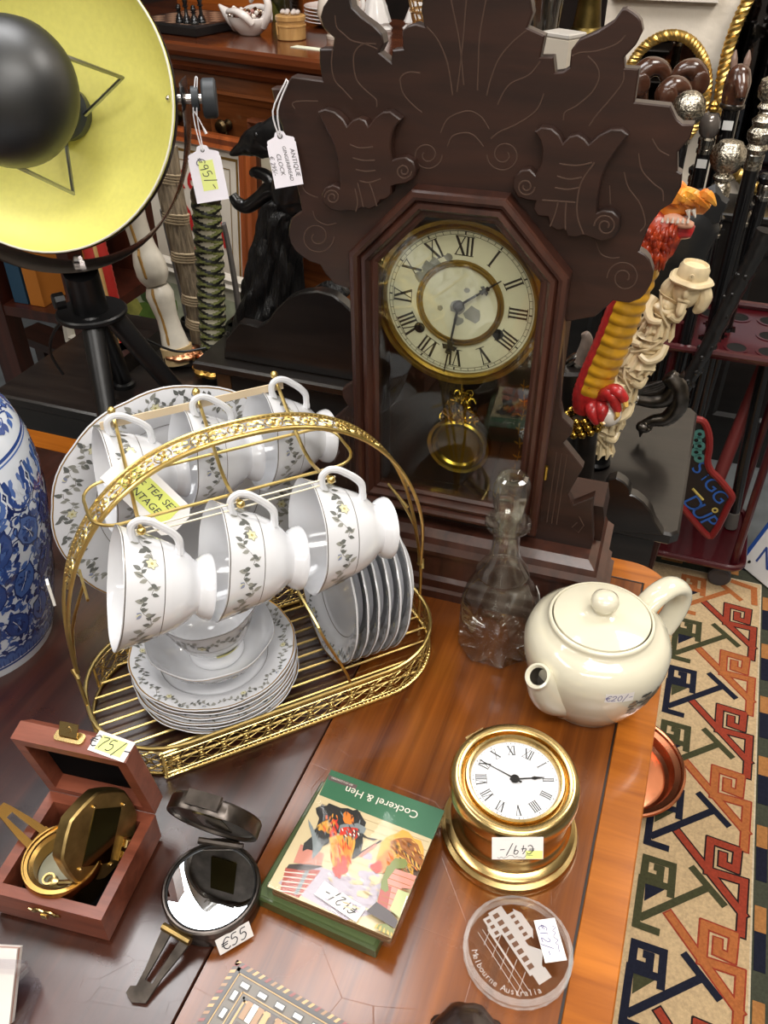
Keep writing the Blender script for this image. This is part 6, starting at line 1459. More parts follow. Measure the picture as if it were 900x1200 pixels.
# ------------------------------------------------------------------ dagger and carved sword right of the clock
silver = mat('cast_silver', (196, 190, 180), .2, metal=1, noise=.35, nscale=90)
pewterd = mat('dark_pewter', (112, 106, 100), .32, metal=1, noise=.4, nscale=70)
def dragon():
    Y = .145
    px = [(692,478),(692,462),(700,438),(713,408),(728,370),(742,332),(753,303)]
    P = [tp(x, y, Y) for x, y in px]; o = V((P[0].x, P[0].y, SZ)); L = [p-o for p in P]
    t = thing('dragon_dagger', 'dagger with red and yellow dragon handle rising behind clock\'s right side', 'dagger', o)
    red = mat('dragon_red', (196, 44, 44), .35, coat=.4, noise=.25, nscale=160); yel = mat('dragon_yellow', (222, 164, 40), .35, coat=.4, noise=.2, nscale=60); ora = mat('dragon_orange', (196, 70, 28), .4, coat=.3, rgb2=(112, 26, 16), nscale=120)
    wht = mat('claw_white', (226, 218, 206), .25, coat=.4); pink = mat('dragon_mouth', (222, 168, 140), .4)
    b = MB(); S = sweep(b, L, [.021,.021,.0195,.0190,.0185,.018,.0175], 24, 0, lambda i, tt_, k, a: 1+.035*((i+k) % 2), 9); b.build('scaled_body', red, t, ang=75)
    # belly plates facing forward and to the right
    N = len(S); f, ln = along(S); b = MB(); m = 12
    for k in range(m):
        s0, s1 = ln*(.13+.85*k/m), ln*(.13+.85*(k+1)/m); rows = []
        for q in range(6):
            s = s0+(s1-s0)*q/5; c = f(s); d = (f(min(ln, s+.002))-f(max(0, s-.002))).normalized()
            fw = (CAM-o-c).normalized(); fw = (fw-d*fw.dot(d)).normalized(); rt = d.cross(fw)
            bulge = .0012+.0018*sin(PI*min(1, q/4.0)); r_ = .0195+bulge
            rows.append([c+(fw*cos(a)+rt*sin(a))*r_ for a in [R(-30+15*j) for j in range(10)]])
        b.loft(rows, 0, closed=False, cap0=False, cap1=False)
    b.build('belly_plates', yel, t, ang=75)
    up = lambda x, y, dy=0: tp(x, y, Y+dy)-o
    b = MB(); sweep(b, [up(751,310), up(762,285), up(775,262), up(785,252)], [.019,.026,.026,.018], 24, 0, lambda i, tt_, k, a: 1+.10*sin(9*a+i*.3)); rr = random.Random(4)
    for q in range(60):
        x, y = 757+rr.random()*38, 258+rr.random()*34-(0); x -= (y-258)*.35
        sweep(b, [up(x, y, -.018), up(x-4, y+12, -.026), up(x-9+rr.random()*5, y+26, -.022)], [.0016,.0034,.0006], 6)
    b.build('mane', ora, t, ang=75)
    b = MB(); sweep(b, [up(768,272), up(782,262), up(800,268), up(812,272)], [.010,.014,.012,.006], 14); b.build('lower_jaw', red, t, ang=75)
    b = MB(); sweep(b, [up(772,262,-.012), up(785,256,-.014), up(800,261,-.014), up(812,264,-.012)], [.005,.006,.006,.003], 10); b.build('mouth_lining', pink, t, ang=75)
    b = MB()
    for q in range(6): b.tube([up(776+q*6, 261-(q==0), -.02), up(777+q*6, 255, -.02)], [.0017, .0004], 6)
    b.tube([up(812,245,-.015), up(815,255,-.015)], [.003,.0006], 7); b.tube([up(806,246,-.018), up(808,256,-.018)], [.003,.0006], 7); b.build('teeth', wht, t)
    b = MB(); sweep(b, [up(765,248), up(782,240), up(802,236), up(820,240), up(828,246)], [.012,.017,.015,.011,.006], 18); 
    for q in range(14): 
        x = 770+q*4; sweep(b, [up(x, 232-(q % 3)*2, -.01), up(x+8, 228+(q % 4)*2, -.018), up(x+17, 238+(q % 3)*3, -.016)], [.003,.006,.001], 6)
    b.tube(smooth_path([up(775,225), up(785,214), up(796,216), up(803,224)], 3), .0045, 8); b.build('upper_head', mat('dragon_gold', (224, 158, 54), .35, coat=.4, rgb2=(214, 104, 30), nscale=50), t)
    b = MB(); b.ball(.0028, up(806,229,-.018), 8, 6); b.build('eye', mat('eye_dark', (50, 16, 10), .2), t)
    # claw foot clutching a pearl
    b = MB()
    for (x0, y0), (x1, y1), (x2, y2) in (((700,466),(716,462),(724,482)), ((702,470),(706,480),(704,494)), ((705,464),(722,458),(733,470)), ((698,468),(694,482),(700,496))):
        sweep(b, [up(x0, y0, -.005), up(x1, y1, -.024), up(x2, y2, -.026)], [.010,.0085,.005], 10)
    sweep(b, [up(690,476), up(698,466), up(712,466)], [.018,.018,.012], 12); b.build('claw_foot', red, t, ang=75)
    b = MB(); b.ball(.0155, up(713,485,-.016), 16, 10); b.build('pearl', wht, t)
    b = MB()
    for (x0, y0), (x1, y1) in (((723,480),(722,494)), ((704,492),(708,500)), ((732,469),(733,482))): b.tube([up(x0, y0, -.027), up((x0+x1)/2+1, (y0+y1)/2, -.030), up(x1-3, y1, -.026)], [.004,.003,.0006], 7)
    b.build('talons', mat('talon_amber', (226, 180, 90), .25, coat=.4), t)
    b = MB(); d = (up(692,462)-up(700,500)).normalized()
    for k in range(3):
        c = up(686,484)-V((0,0,.009*k)); M = basis(c, (1,0,0), d)
        for q in range(14): b.ball(.0052, M @ V((.0235*cos(q*2*PI/14+k*.2), .0235*sin(q*2*PI/14+k*.2), 0)), 8, 6)
    b.build('beaded_guard', mat('bead_gold', (190, 156, 70), .22, metal=1), t)
    b = MB(); b.tube([V((up(688,520).x, up(688,520).y, 0)), up(686,492)], [.0155, .017], 16); b.build('black_scabbard', ebon, t, zmin=.0008)
dragon()
def ivory():
    Y = .195
    px = [(700,535),(703,515),(712,492),(724,465),(738,440),(752,415),(768,388),(782,360),(795,335),(804,318)]
    P = [tp(x, y, Y) for x, y in px]; o = V((P[0].x, P[0].y, SZ)); L = [p-o for p in P]
    t = thing('carved_sword_handle', 'cream carved sword handle of stacked robed figures right of dragon dagger', 'sword handle', o)
    iv = mat('carved_ivory_resin', (226, 206, 164), .4, coat=.2, noise=.10, nscale=70); b = MB()
    f, ln = along(smooth_path(L, 6))
    fr_ = lambda s: basis(f(s), (CAM-o-f(s)), (f(min(ln, s+.003))-f(max(0, s-.003))))      # local x faces the viewer, z along the handle
    rr = random.Random(9)
    b = MB(); n = 150; loops = []
    # five robed figures standing on each other: skirt flare, belt, chest, neck and hat, each a little different
    segs = [(0,.20,.0195,.0),(.20,.40,.0205,.5),(.40,.58,.0190,-.4),(.58,.80,.0225,.6),(.80,1.0,.0190,-.2)]
    for i in range(n):
        fq = i/(n-1); s = ln*(.04+.84*fq); g = [q for q in segs if q[0] <= fq][-1]; ph = (fq-g[0])/(g[1]-g[0]); M = fr_(s)
        if ph < .42: rad = g[2]*(1-.42*(ph/.42)**.8)
        elif ph < .50: rad = .0128+.002*sin((ph-.42)/.08*PI)
        elif ph < .74: rad = .0130+.0042*sin((ph-.50)/.24*PI)
        elif ph < .90: rad = .0115
        else: rad = .0115+(.0165-.0115)*(ph-.90)/.10
        sk_ = 1 if ph < .42 else .25; loops.append([M @ V((rad*cos(a)*(1+.07*sk_*sin(a*7+g[3]*9)+.05*sin(a*3+i*.07)), rad*1.08*sin(a)*(1+.07*sk_*cos(a*6)+.05*cos(a*2+i*.05)), g[3]*.012*rad/.02*sin(a)+rad*.18*cos(a))) for a in [2*PI*k/48 for k in range(48)]])
    b.loft(loops); b.build('stacked_robes', iv, t, ang=28)
    for k_, g in enumerate(segs):
        def FP(ph): return fr_(ln*(.04+.84*(g[0]+(g[1]-g[0])*ph)))
        M = FP(.62); b = MB(); sg = 1 if k_ % 2 else -1
        sweep(b, [M @ V((.002, sg*.0175, .010)), M @ V((.010, sg*.0190, -.002)), M @ V((.0195, sg*.010, -.010)), M @ V((.0205, -sg*.002, -.007))], [.006,.0062,.005,.0035], 9, 0, None, 3)
        sweep(b, [M @ V((.002, -sg*.0165, .008)), M @ V((.012, -sg*.0160, .0)), M @ V((.0190, -sg*.006, .004))], [.0055,.005,.0035], 9, 0, None, 3)
        b.tube([M @ V((.0145, -sg*.012, -.012)), M @ V((.0215, sg*.004, .004)), M @ V((.0160, sg*.012, .020))], .0016, 6)
        M2 = FP(.82); b.ball(.0092, M2 @ V((.0060, sg*.002, 0)), 16, 10, sx=1, sz=1.1); b.ball(.0022, M2 @ V((.0152, sg*.002, -.0005)), 6, 5)
        if k_ < 4: b.lathe([(.0,.010),(.008,.0095),(.0165,.005),(.0185,.0035),(.017,.0025),(.008,.005)], 20, 0, M2 @ T(.003, 0, 0) @ RX(R(14*sg)))
        M3 = FP(.22)
        for q in range(6): a = R(-75+30*q+8*sg); b.tube([M3 @ V((.0155*cos(a), .0165*sin(a), .010)), M3 @ V((.0195*cos(a+.1), .0205*sin(a+.1), -.006)), M3 @ V((.0205*cos(a), .0215*sin(a), -.013))], [.0016,.0034,.0014], 6)
        b.build('robed_figure', iv, t)
    # the top figure's large bearded head with rolled-brim hat and side locks
    up = lambda x, y, dy=0: tp(x, y, Y+dy)-o
    M = basis(up(806,338), (CAM-o-up(806,338)), up(816,304)-up(802,345)); b = MB()
    b.ball(.0165, M @ V((.004,.0,0)), 20, 14, sx=1, sy=.95, sz=1.3)
    head = b.build('head', iv, t)
    b = MB(); b.ball(.0042, M @ V((.0200, 0, .001)), 8, 6, sz=1.5); b.tube([M @ V((.0185, -.006, .0085)), M @ V((.0205, 0, .0070)), M @ V((.0185, .006, .0085))], .0022, 6); b.tube([M @ V((.0185, -.006, -.008)), M @ V((.0205, 0, -.0065)), M @ V((.0185, .006, -.008))], .002, 6); b.tube([M @ V((.0175, -.005, -.011)), M @ V((.0190, 0, -.0120)), M @ V((.0175, .005, -.011))], .002, 6)
    sweep(b, [M @ V((.016,0,-.013)), M @ V((.020,0,-.021)), M @ V((.017,0,-.028))], [.006,.005,.002], 8); b.build('face', iv, head)
    b = MB()
    for s in (-1, 1): sweep(b, [M @ V((.003, s*.015, .010)), M @ V((.004, s*.0205, -.002)), M @ V((.003, s*.0195, -.016)), M @ V((.003, s*.015, -.024))], [.006,.0085,.0075,.003], 10)
    b.build('side_locks', iv, head)
    b = MB(); b.lathe([(.0235,.010),(.0250,.0125),(.0225,.0155),(.0175,.016),(.0170,.026),(.0145,.031),(.0135,.0312),(.012,.028),(0,.028)], 30, 0, M @ T(.003,0,0), lambda a, r, z: 1+.05*sin(5*a)*(1 if z < .016 else .3))
    b.lathe([(.0010,0),(.0030,0),(.0030,.002),(.001,.002)], 8, 0, M @ T(.0205, 0, .022) @ RY(PI/2)); b.build('hat', iv, head)
    b = MB(); sweep(b, [V((up(690,552).x, up(690,552).y, 0)), up(692,548), up(700,530)], [.019,.020,.018], 20); b.v = [V((v.x, v.y, max(v.z, .0008))) for v in b.v]; M = basis(up(695,540), (1,0,0), up(703,515)-up(692,548)); b.lathe([(.018,-.012),(.023,-.010),(.0235,-.004),(.020,-.002),(.0225,.004),(.019,.008)], 24, 0, M); b.build('black_ferrule', mat('black_metal', (26, 27, 28), .3, metal=.6), t, zmin=.0008)
ivory()
def scabbard_cloth():
    Y = .25; P = [tp(x, y, Y) for x, y in ((722,430),(735,398),(760,345),(790,295),(815,258),(827,243))]; o = V((P[0].x, P[0].y, SZ)); L = [p-o for p in P]
    t = thing('black_sheath', 'broad black leather sheath with grey throat leaning behind the cream carved handle', 'sheath', o)
    b = MB(); sweep(b, L[1:], [.030,.040,.040,.034,.014], 18, 0, lambda i, tt_, k, a: 1-.45*abs(sin(a))); b.build('leather', mat('black_leather', (24, 25, 27), .5, bump=.3, bscale=50), t)
    b = MB(); sweep(b, [V((L[0].x-.02, L[0].y, 0)), L[0]+V((-.01,0,0)), L[1]+V((-.004,-.004,0))], [.014,.018,.030], 14, 0, lambda i, tt_, k, a: 1-.5*abs(sin(a))); b.build('throat', mat('sheath_grey_light', (140, 138, 134), .45), t, zmin=.0008)
    b = MB(); b.lathe([(.0,-.012),(.018,-.010),(.024,0),(.018,.010),(0,.012)], 18, 0, Matrix.Translation(L[-1]) @ RX(PI/2), lambda a, r, z: 1+.12*sin(6*a)); b.build('tip_knot', mat('black_leather', (24, 25, 27), .5), t)
scabbard_cloth()
def winged_handle():
    Y = .27; up0 = lambda x, y, dy=0: tp(x, y, Y+dy); o = tp(700, 505, Y); o = V((o.x, o.y, SZ)); up = lambda x, y, dy=0: up0(x, y, dy)-o
    t = thing('winged_dragon_handle', 'dark silver winged serpent head handle curling over the black stand', 'sword handle', o)
    b = MB(); S = sweep(b, [up(742,466), up(765,470), up(782,466), up(790,452), up(786,440)], [.008,.010,.011,.010,.006], 14)
    S = sweep(b, [up(783,440), up(795,455), up(795,475), up(782,490), up(766,493), up(755,497)], [.010,.012,.012,.010,.008,.006], 16, 0, lambda i, tt_, k, a: 1+.07*(i % 2), 8)
    b.ball(.009, up(755,500), 12, 8, sx=1.3); b.tube([up(752,502), up(750,512)], [.005,.001], 8); b.build('serpent_neck', pewterd, t, ang=75)
    b = MB(); b.ball(.002, up(757,497,-.008), 6, 5); b.ball(.002, up(760,503,-.008), 6, 5); b.build('eye', silver, t)
    b = MB(); W = [(735,462),(752,452),(775,449),(795,442),(801,436),(802,441),(795,452),(775,462),(752,468)]; q = [up(x, y) for x, y in W]; k = [p+AY*.008 for p in q]; b.loft([q, k]); 
    for s in range(4): b.tube([up(740,464-s*2,-.002), up(770,458-s*3,-.003), up(797,442-s,-.002)], [.0018,.0014,.0006], 5)
    b.build('wing', pewterd, t)
    b = MB(); sweep(b, [up(702,478), up(718,468), up(736,464), up(748,468)], [.012,.011,.010,.009], 14); sweep(b, [up(722,424), up(728,440), up(724,455), up(716,466)], [.008,.012,.012,.008], 12, 0, lambda i, tt_, k, a: 1+.2*sin(3*a+i)); b.build('silver_fittings', silver, t, ang=75)
    b = MB(); b.tube([V((up(700,500).x, up(700,500).y, 0)), up(704,476)], [.012,.013], 12); b.build('black_scabbard', ebon, t, zmin=.0008)
winged_handle()
def horn():
    Y = .30; o = tp(690, 440, Y); o = V((o.x, o.y, SZ)); up = lambda x, y, dy=0: tp(x, y, Y+dy)-o
    t = thing('horn_handle', 'small grey horn tip handle on black block just right of clock case', 'sword handle', o)
    b = MB(); sweep(b, [up(682,424), up(686,412), up(688,398), up(685,390)], [.013,.011,.008,.005], 14); b.build('horn', mat('horn_grey', (140, 124, 112), .35, coat=.3, noise=.3, nscale=50), t)
    b = MB(); sweep(b, [up(664,428), up(674,420), up(686,418)], [.006,.008,.009], 12); b.build('collar', silver, t)
    b = MB(); p = up(684,430); b.prism(rrect(.065, .04, .006, 3, (p.x, p.y)), 0, p.z, ch=.004); b.build('block', ebon, t, zmin=.0008)
horn()

# ------------------------------------------------------------------ walking sticks in their stand
def sPy(x, y, Y): return tp(x, y, Y)
def stick_stand():
    c = tp(808, 600, .98); c.z = .0085; t = thing('stick_stand', 'maroon metal walking stick stand with holed tray on castors', 'stand', c, YAW)
    mr = mat('maroon_enamel', (66, 9, 17), .3, coat=.4)
    W, D = .46, .26
    def tray(z, nm, hole=True):
        if not hole: b = MB(); b.prism(rrect(W, D, .03, 4), z-.012, z, ch=.002); b.build(nm, mr, t)
        b = MB(); b.tube([(x, y, z) for x, y in rrect(W, D, .03, 4)], .008, 8, True); b.build('tray_rim', mr, t)
    tray(.60, 'holed_tray'); W, D = .27, .24; tray(.0775, 'base_tray', False)
    for sx in (-1, 1):
        for sy in (-1, 1): b = MB(); b.tube([(sx*(W/2-.02), sy*(D/2-.02), .07), (sx*(W/2-.02), sy*(D/2-.02), .64)], .009, 10); b.build('upright', mr, t)
    for sx in (-1, 1):
        for sy in (-1, 1):
            b = MB(); M = T(sx*(W/2-.04), sy*(D/2-.03), .026) @ RX(PI/2); b.lathe([(0,-.009),(.022,-.009),(.026,-.006),(.026,.006),(.022,.009),(0,.009)], 20, 0, M); b.tube([(sx*(W/2-.04), sy*(D/2-.03), .03), (sx*(W/2-.04), sy*(D/2-.03), .075)], .008, 8); b.build('castor', mat('castor_grey', (60, 60, 64), .5), t)
    return c, t, mr
SC_, STT, STM = stick_stand(); CROSS = []
blackw = mat('stick_black', (16, 15, 16), .25, coat=.5)
lab = mat('sticker_white', (222, 220, 216), .7)
brownw = wood('handle_brown', (44, 24, 17), (88, 54, 38), (0,0,0), (10, 50, 50), 1, .22, .5)
def stick(label, top, Y, r=.0115, lean=(0, 0), group='walking sticks in the maroon stand', shaft=None, price=None, collar=True):
    """returns thing, frame at the top of the shaft (z up the stick)"""
    p = sPy(*top, Y); foot = V((p.x+lean[0], p.y+lean[1], .0875)); t = thing('walking_stick', label, 'walking stick', foot, 0, group)
    v = p-foot; CROSS.append((foot+v*((.6-foot.z)/v.z), r)); b = MB(); b.tube([V((0,0,.0)), v*.5, v], [r*.72, r*.9, r], 14); b.build('shaft', shaft or blackw, t)
    M = basis(v, (0,-1,0), v)
    if collar: b = MB(); b.lathe([(r*.95,-.030),(r*1.15,-.029),(r*1.15,-.022),(r*1.02,-.021),(r*1.02,-.014),(r*1.15,-.013),(r*1.2,-.004),(r*1.0,0),(0,.001)], 20, 0, M); b.build('collar', silver, t)
    b = MB(); b.lathe([(r*.74,0),(r*.8,.001),(r*.8,.02),(r*.72,.021)], 14, 0, basis((0,0,0), (1,0,0), v)); b.build('ferrule', pewterd, t)
    if price is not None: 
        b = MB(); q = basis(v-v.normalized()*price, (CAM-foot-v), v); b.box(-.009, .009, -.0, .0006, -.008, .008, 0, q @ T(r+.0012, 0, 0) @ RZ(-PI/2)); b.build('price_sticker', lab, t)
    return t, M
def lumpy(a, r, z): return 1+.06*sin(7*a+z*900)*cos(z*700+3*a)
filig = mat('filigree_silver', (232, 224, 206), .24, metal=1, bump=.9, bscale=240, rgb2=(74, 66, 54), nscale=240)
t, M = stick('silver filigree ball-topped black stick just right of the clock crest', (803,148), .95); b = MB(); b.ball(.030, (0,0,.030), 28, 18, 0, M); b.build('ball_handle', filig, t)
t, M = stick('black stick with pierced silver ball handle at far right, below the dog head', (846,215), .86, .0125)
b = MB(); b.lathe([(.012,-.028),(.0165,-.026),(.0165,-.004),(.014,0),(.012,.004),(.017,.008),(.0175,.012),(.013,.017),(.020,.022),(.027,.034),(.029,.046),(.027,.058),(.018,.070),(0,.075)], 28, 0, M, lambda a, r, z: 1+.05*sin(6*a)*(1 if z > .02 else 0)); b.build('ball_handle', filig, t)
t, M = stick('black stick with grey glass pear knob beside the silver ball stick', (829,160), 1.0, .013, price=.045); b = MB(); b.lathe([(.0125,0),(.017,.006),(.0195,.018),(.0185,.030),(.013,.040),(0,.044)], 26, 0, M); b.build('pear_knob', mat('smoke_glass_knob', (120, 112, 106), .08, metal=.5, coat=.6), t)
b = MB(); b.lathe([(0,.043),(.008,.044),(.009,.049),(.006,.052),(.0085,.056),(.005,.061),(0,.063)], 16, 0, M); b.build('gold_finial', goldm, t)
# hound head
t, M = stick('black stick with brown hound head handle and white collar label, by big mirror', (858,124), 1.02, .016, price=.03, collar=False)
b = MB(); MM = M @ RZ(R(180)); sweep(b, [M @ V((0,0,-.002)), M @ V((.0,0,.018)), M @ V((.002,0,.040)), M @ V((-.002,0,.058)), M @ V((-.006,0,.066))], [.019,.022,.0235,.019,.008], 22)
sweep(b, [M @ V((.010,0,.046)), M @ V((.024,0,.034)), M @ V((.033,0,.018))], [.016,.0125,.008], 16)
hd = b.build('hound_head', brownw, t, ang=75)
b = MB(); b.ball(.0045, M @ V((.036,0,.019)), 10, 7); 
b.build('nose', mat('nose_black', (20, 14, 12), .2), hd)
b = MB()
for s in (-1, 1): b.ball(.0028, M @ V((.0195, s*.010, .047)), 8, 6)
b.build('eyes', mat('eye_glass', (30, 30, 40), .05), hd)
b = MB()
for s in (-1, 1): sweep(b, [M @ V((-.004, s*.010, .058)), M @ V((-.008, s*.012, .076)), M @ V((-.009, s*.012, .090))], [.006,.006,.001], 10)
b.build('ears', mat('ear_grey', (128, 104, 92), .3), hd)
b = MB(); b.lathe([(.020,-.004),(.0225,-.002),(.0225,.003),(.020,.005)], 24, 0, M); b.build('collar', pewterd, t)
# skull/ornate knob at the frame edge
t, M = stick('black stick with ornate silver crown handle at right frame edge', (886,178), .93, .0135); b = MB(); b.lathe([(.0135,-.03),(.0155,-.028),(.0155,0),(.019,.006),(.015,.014),(.021,.022),(.022,.034),(.016,.042),(.019,.052),(.012,.060),(0,.063)], 24, 0, M, lumpy); b.build('crown_handle', filig, t)
t, M = stick('black stick with silver openwork orb handle touching the right frame edge', (899,130), 1.0, .012); b = MB(); b.lathe([(.012,0),(.018,.006),(.013,.014),(.021,.022),(.024,.036),(.021,.050),(.012,.056),(0,.058)], 24, 0, M, lumpy); b.build('orb_handle', filig, t)
# carved brown handles clustered in front of the small mirror
def elephant(label, top, Y, sgn, s=1.0):
    t, M = stick(label, top, Y, .012, collar=True); b = MB(); M = M @ RZ(R(90) if sgn > 0 else R(-90)) @ SC(s)
    sweep(b, [M @ V((0,0,0)), M @ V((-.006,0,.020)), M @ V((-.010,0,.034)), M @ V((.004,0,.046)), M @ V((.022,0,.044)), M @ V((.032,0,.030)), M @ V((.034,0,.006)), M @ V((.042,0,-.012))], [.012,.0165,.0195,.0195,.0155,.0125,.0095,.0065], 20)
    hd = b.build('elephant_head', brownw, t, ang=75)
    for k in (-1, 1):
        b = MB(); b.ball(.0165, M @ V((-.010, k*.0225, .026)), 14, 9, sx=1, sy=.22, sz=1.25); b.build('ear', brownw, hd)
    b = MB()
    for k in (-1, 1): b.tube([M @ V((.026, k*.009, .020)), M @ V((.036, k*.011, .014)), M @ V((.044, k*.011, .020))], [.003,.0025,.0006], 7)
    b.build('tusks', lab, hd)
elephant('stick with glossy brown elephant head handle left in the small mirror\'s front', (752,118), 1.12, 1, 1.3)
elephant('stick with brown carved elephant head handle right of the glossy elephant', (808,112), 1.10, -1, 1.0)
elephant('stick with small brown elephant handle behind clock crest\'s right shoulder', (783,128), 1.02, 1, .85)
# plain and knobbly sticks
for top, Y, ln_, r, lb in (((873,246), .95, (.02,.0), .011, 'plain black stick between the pierced ball and crown handle sticks'), ((815,205), 1.05, (0,0), .011, 'plain black stick showing under the silver filigree ball'), ((898,215), .98, (.0,.03), .012, 'plain black stick along the right frame edge behind the crown handle'), ((840,262), 1.12, (.03,0), .010, 'thin plain black stick deep in the middle of the stand')):
    t, M = stick(lb, top, Y, r, ln_); b = MB(); b.lathe([(r,0),(r*1.3,.004),(r*1.4,.012),(r*.9,.018),(0,.02)], 18, 0, M); b.build('knob', blackw, t)
def knobbly():
    P = [sPy(x, y, .82) for x, y in ((898,270),(882,305),(860,345),(835,395),(810,440),(788,480))]; f0 = P[-1]; foot = V((f0.x-.10, f0.y+.05, .0)); o = foot
    t = thing('walking_stick', 'knobbly black thorn stick leaning diagonally across the maroon stand', 'walking stick', o, 0, 'walking sticks in the maroon stand'); rr = random.Random(6)
    b = MB(); S = sweep(b, [p-o for p in P]+[V((0,0,0))], [.017,.016,.016,.015,.014,.013,.011], 14, 0, lambda i, tt_, k, a: 1+.12*sin(i*.9)*sin(2*a+i), 8)
    for q in S:
        if abs(q.z-.598) < .02: CROSS.append((q+o, .02))
    for k in range(26): i = rr.randrange(len(S)); a = rr.random()*6.28; b.ball(.006, S[i]+V((.013*cos(a), .013*sin(a), .004)), 7, 5)
    b.build('shaft', mat('thorn_black', (26, 24, 23), .3, coat=.4, bump=.5, bscale=60), t)
    b = MB(); b.lathe([(.011,0),(.0125,.001),(.0125,.02),(.011,.021)], 14, 0, basis((0,0,0), (1,0,0), S[-2]-S[-1])); b.build('ferrule', pewterd, t)
knobbly()
def pole(label, px, lean, r, m, fer):
    o = at(*px[0], .0875); Y = tl(o).y; P = [tp(x, y, Y+lean*i/(len(px)-1)) for i, (x, y) in enumerate(px)][1:]
    for a_, b_ in zip([o]+P, P):
        if a_.z <= .6 <= b_.z: CROSS.append((a_+(b_-a_)*((.6-a_.z)/(b_.z-a_.z)), r+.012))
    t = thing('walking_stick', label, 'walking stick', o, 0, 'walking sticks in the maroon stand')
    b = MB(); b.tube([V((0,0,.006))]+[p-o for p in P], [r]*(len(P)+1), 16); b.build('shaft', m, t, zmin=0); b = MB(); b.lathe([(r*1.02,0),(r*1.15,.002),(r*1.15,.045),(r*1.02,.047)], 16, 0, basis((0,0,0), (1,0,0), P[0]-o)); b.build('ferrule', fer, t, zmin=.0)
pole('dull red round walking stick slanting up right beside the arrow sign', [(822,612),(858,520),(882,462),(905,405)], .13, .0155, mat('dull_red_stick', (128, 54, 52), .45, coat=.2), mat('dull_red_band', (100, 40, 40), .5))
pole('black stick with grey rubber ferrule right of the dull red stick', [(856,618),(872,540),(885,480),(899,420)], .03, .013, blackw, mat('rubber_grey', (96, 92, 88), .7))
def tray_plate():
    W, D = .46, .26; inv = (Matrix.Translation(SC_) @ RZ(YAW)).inverted(); X = [(inv @ q, r) for q, r in CROSS]; n, m = 92, 52; b = MB(); z = .60-SC_.z
    keep = lambda x, y: all((x-q.x)**2+(y-q.y)**2 > (r+.0085)**2 for q, r in X)
    for i in range(n):
        for j in range(m):
            x0, y0 = -W/2+W*i/n, -D/2+D*j/m
            if keep(x0+W/n/2, y0+D/m/2): b.box(x0, x0+W/n, y0, y0+D/m, z-.004, z)
    b.build('holed_tray', STM, STT, smooth=False, recalc=False)
    for i in range(7):
        for j in range(3):
            x, y = -W/2+.05+.06*i, -D/2+.055+.075*j
            if all((x-q.x)**2+(y-q.y)**2 > (r+.030)**2 for q, r in X): b = MB(); b.lathe([(.019,.0004),(.025,.0004),(.025,.0014),(.019,.0014)], 20, 0, T(x, y, z)); b.lathe([(0,.0008),(.0195,.0008)], 20, 1, T(x, y, z)); b.build('tray_hole', [STM, mat('hole_black', (6, 5, 5), .9)], STT, recalc=False)
tray_plate()
# ---- arrow-shaped sign, partly hidden by the black stand
def arrow_sign():
    Y = .62; px = [(822,492),(828,500),(831,512),(831,526),(829,540),(833,551),(842,560),(852,572),(858,582),(853,593),(845,610),(838,622),(831,628),(815,612),(800,594),(785,576),(782,540),(790,505),(806,492)]
    P = [tl(tp(x, y, Y)) for x, y in px]; P = [(p.x, p.z) for p in P]; zmin = min(z for x, z in P)
    t = thing('arrow_sign', 'black arrow-shaped sign with red border and blue letters beside black stand', 'sign', M=TM)
    P = [(p.x, p.y) for p in smooth_path(P, 3, True)]
    b = MB(); b.prism(P, Y, Y+.006, 0, XZ); b.build('board', mat('sign_black', (30, 28, 28), .4), t)
    b = MB(); b.tube([(x, Y-.001, z) for x, z in P], .0065, 8, True, up=(0,1,0)); b.build('red_border', mat('sign_red', (118, 30, 28), .4), t)
    bl = mat('sign_blue', (44, 92, 168), .5); b = MB()
    def put(txt, x, y, h, ang, mi=0):
        p = tl(tp(x, y, Y)); b.text(txt, h, mi, Matrix(((1,0,0,p.x),(0,0,1,Y-.0015),(0,1,0,p.z),(0,0,0,1))) @ RZ(ang))
    for ch, x, y in (('E',818,545),('S',820,550)): pass
    for ch, x, y, h in (('S',819,548,.040),('i',826,559,.028),('G',834,568,.040),('G',843,582,.040)): put(ch, x, y, h, R(-35))
    for ch, x, y, h in (('D',812,590,.046),('U',821,600,.046),('P',831,611,.046)): put(ch, x, y, h, R(-45))
    p = [tl(tp(x, y, Y)) for x, y in ((812,572),(824,585))]; b.tube([(p[0].x, Y-.002, p[0].z), (p[1].x, Y-.002, p[1].z)], .0025, 5, mi=1)
    p = tl(tp(838,597,Y)); b.lathe([(.003,0),(.006,0),(.006,.001),(.003,.001)], 14, 1, T(p.x, Y-.002, p.z) @ RX(PI/2))
    for k in range(5): p = tl(tp(820-(k % 2)*4, 508+k*7, Y)); b.lathe([(.004,0),(.010,0),(.010,.001),(.004,.001)], 12, 2, T(p.x, Y-.002, p.z) @ RX(PI/2))
    b.build('lettering', [bl, mat('sign_gold', (190, 170, 90), .5), mat('sign_teal', (70, 120, 112), .4)], t, recalc=False)
    b = MB(); b.tube([(-.02, Y+.012, .009), (.0, Y+.012, zmin+.12)], .008, 8); b.box(-.08, .06, Y-.05, Y+.07, .0085, .02); b.build('foot_post', mat('sign_post', (40, 16, 18), .5), t)
arrow_sign()
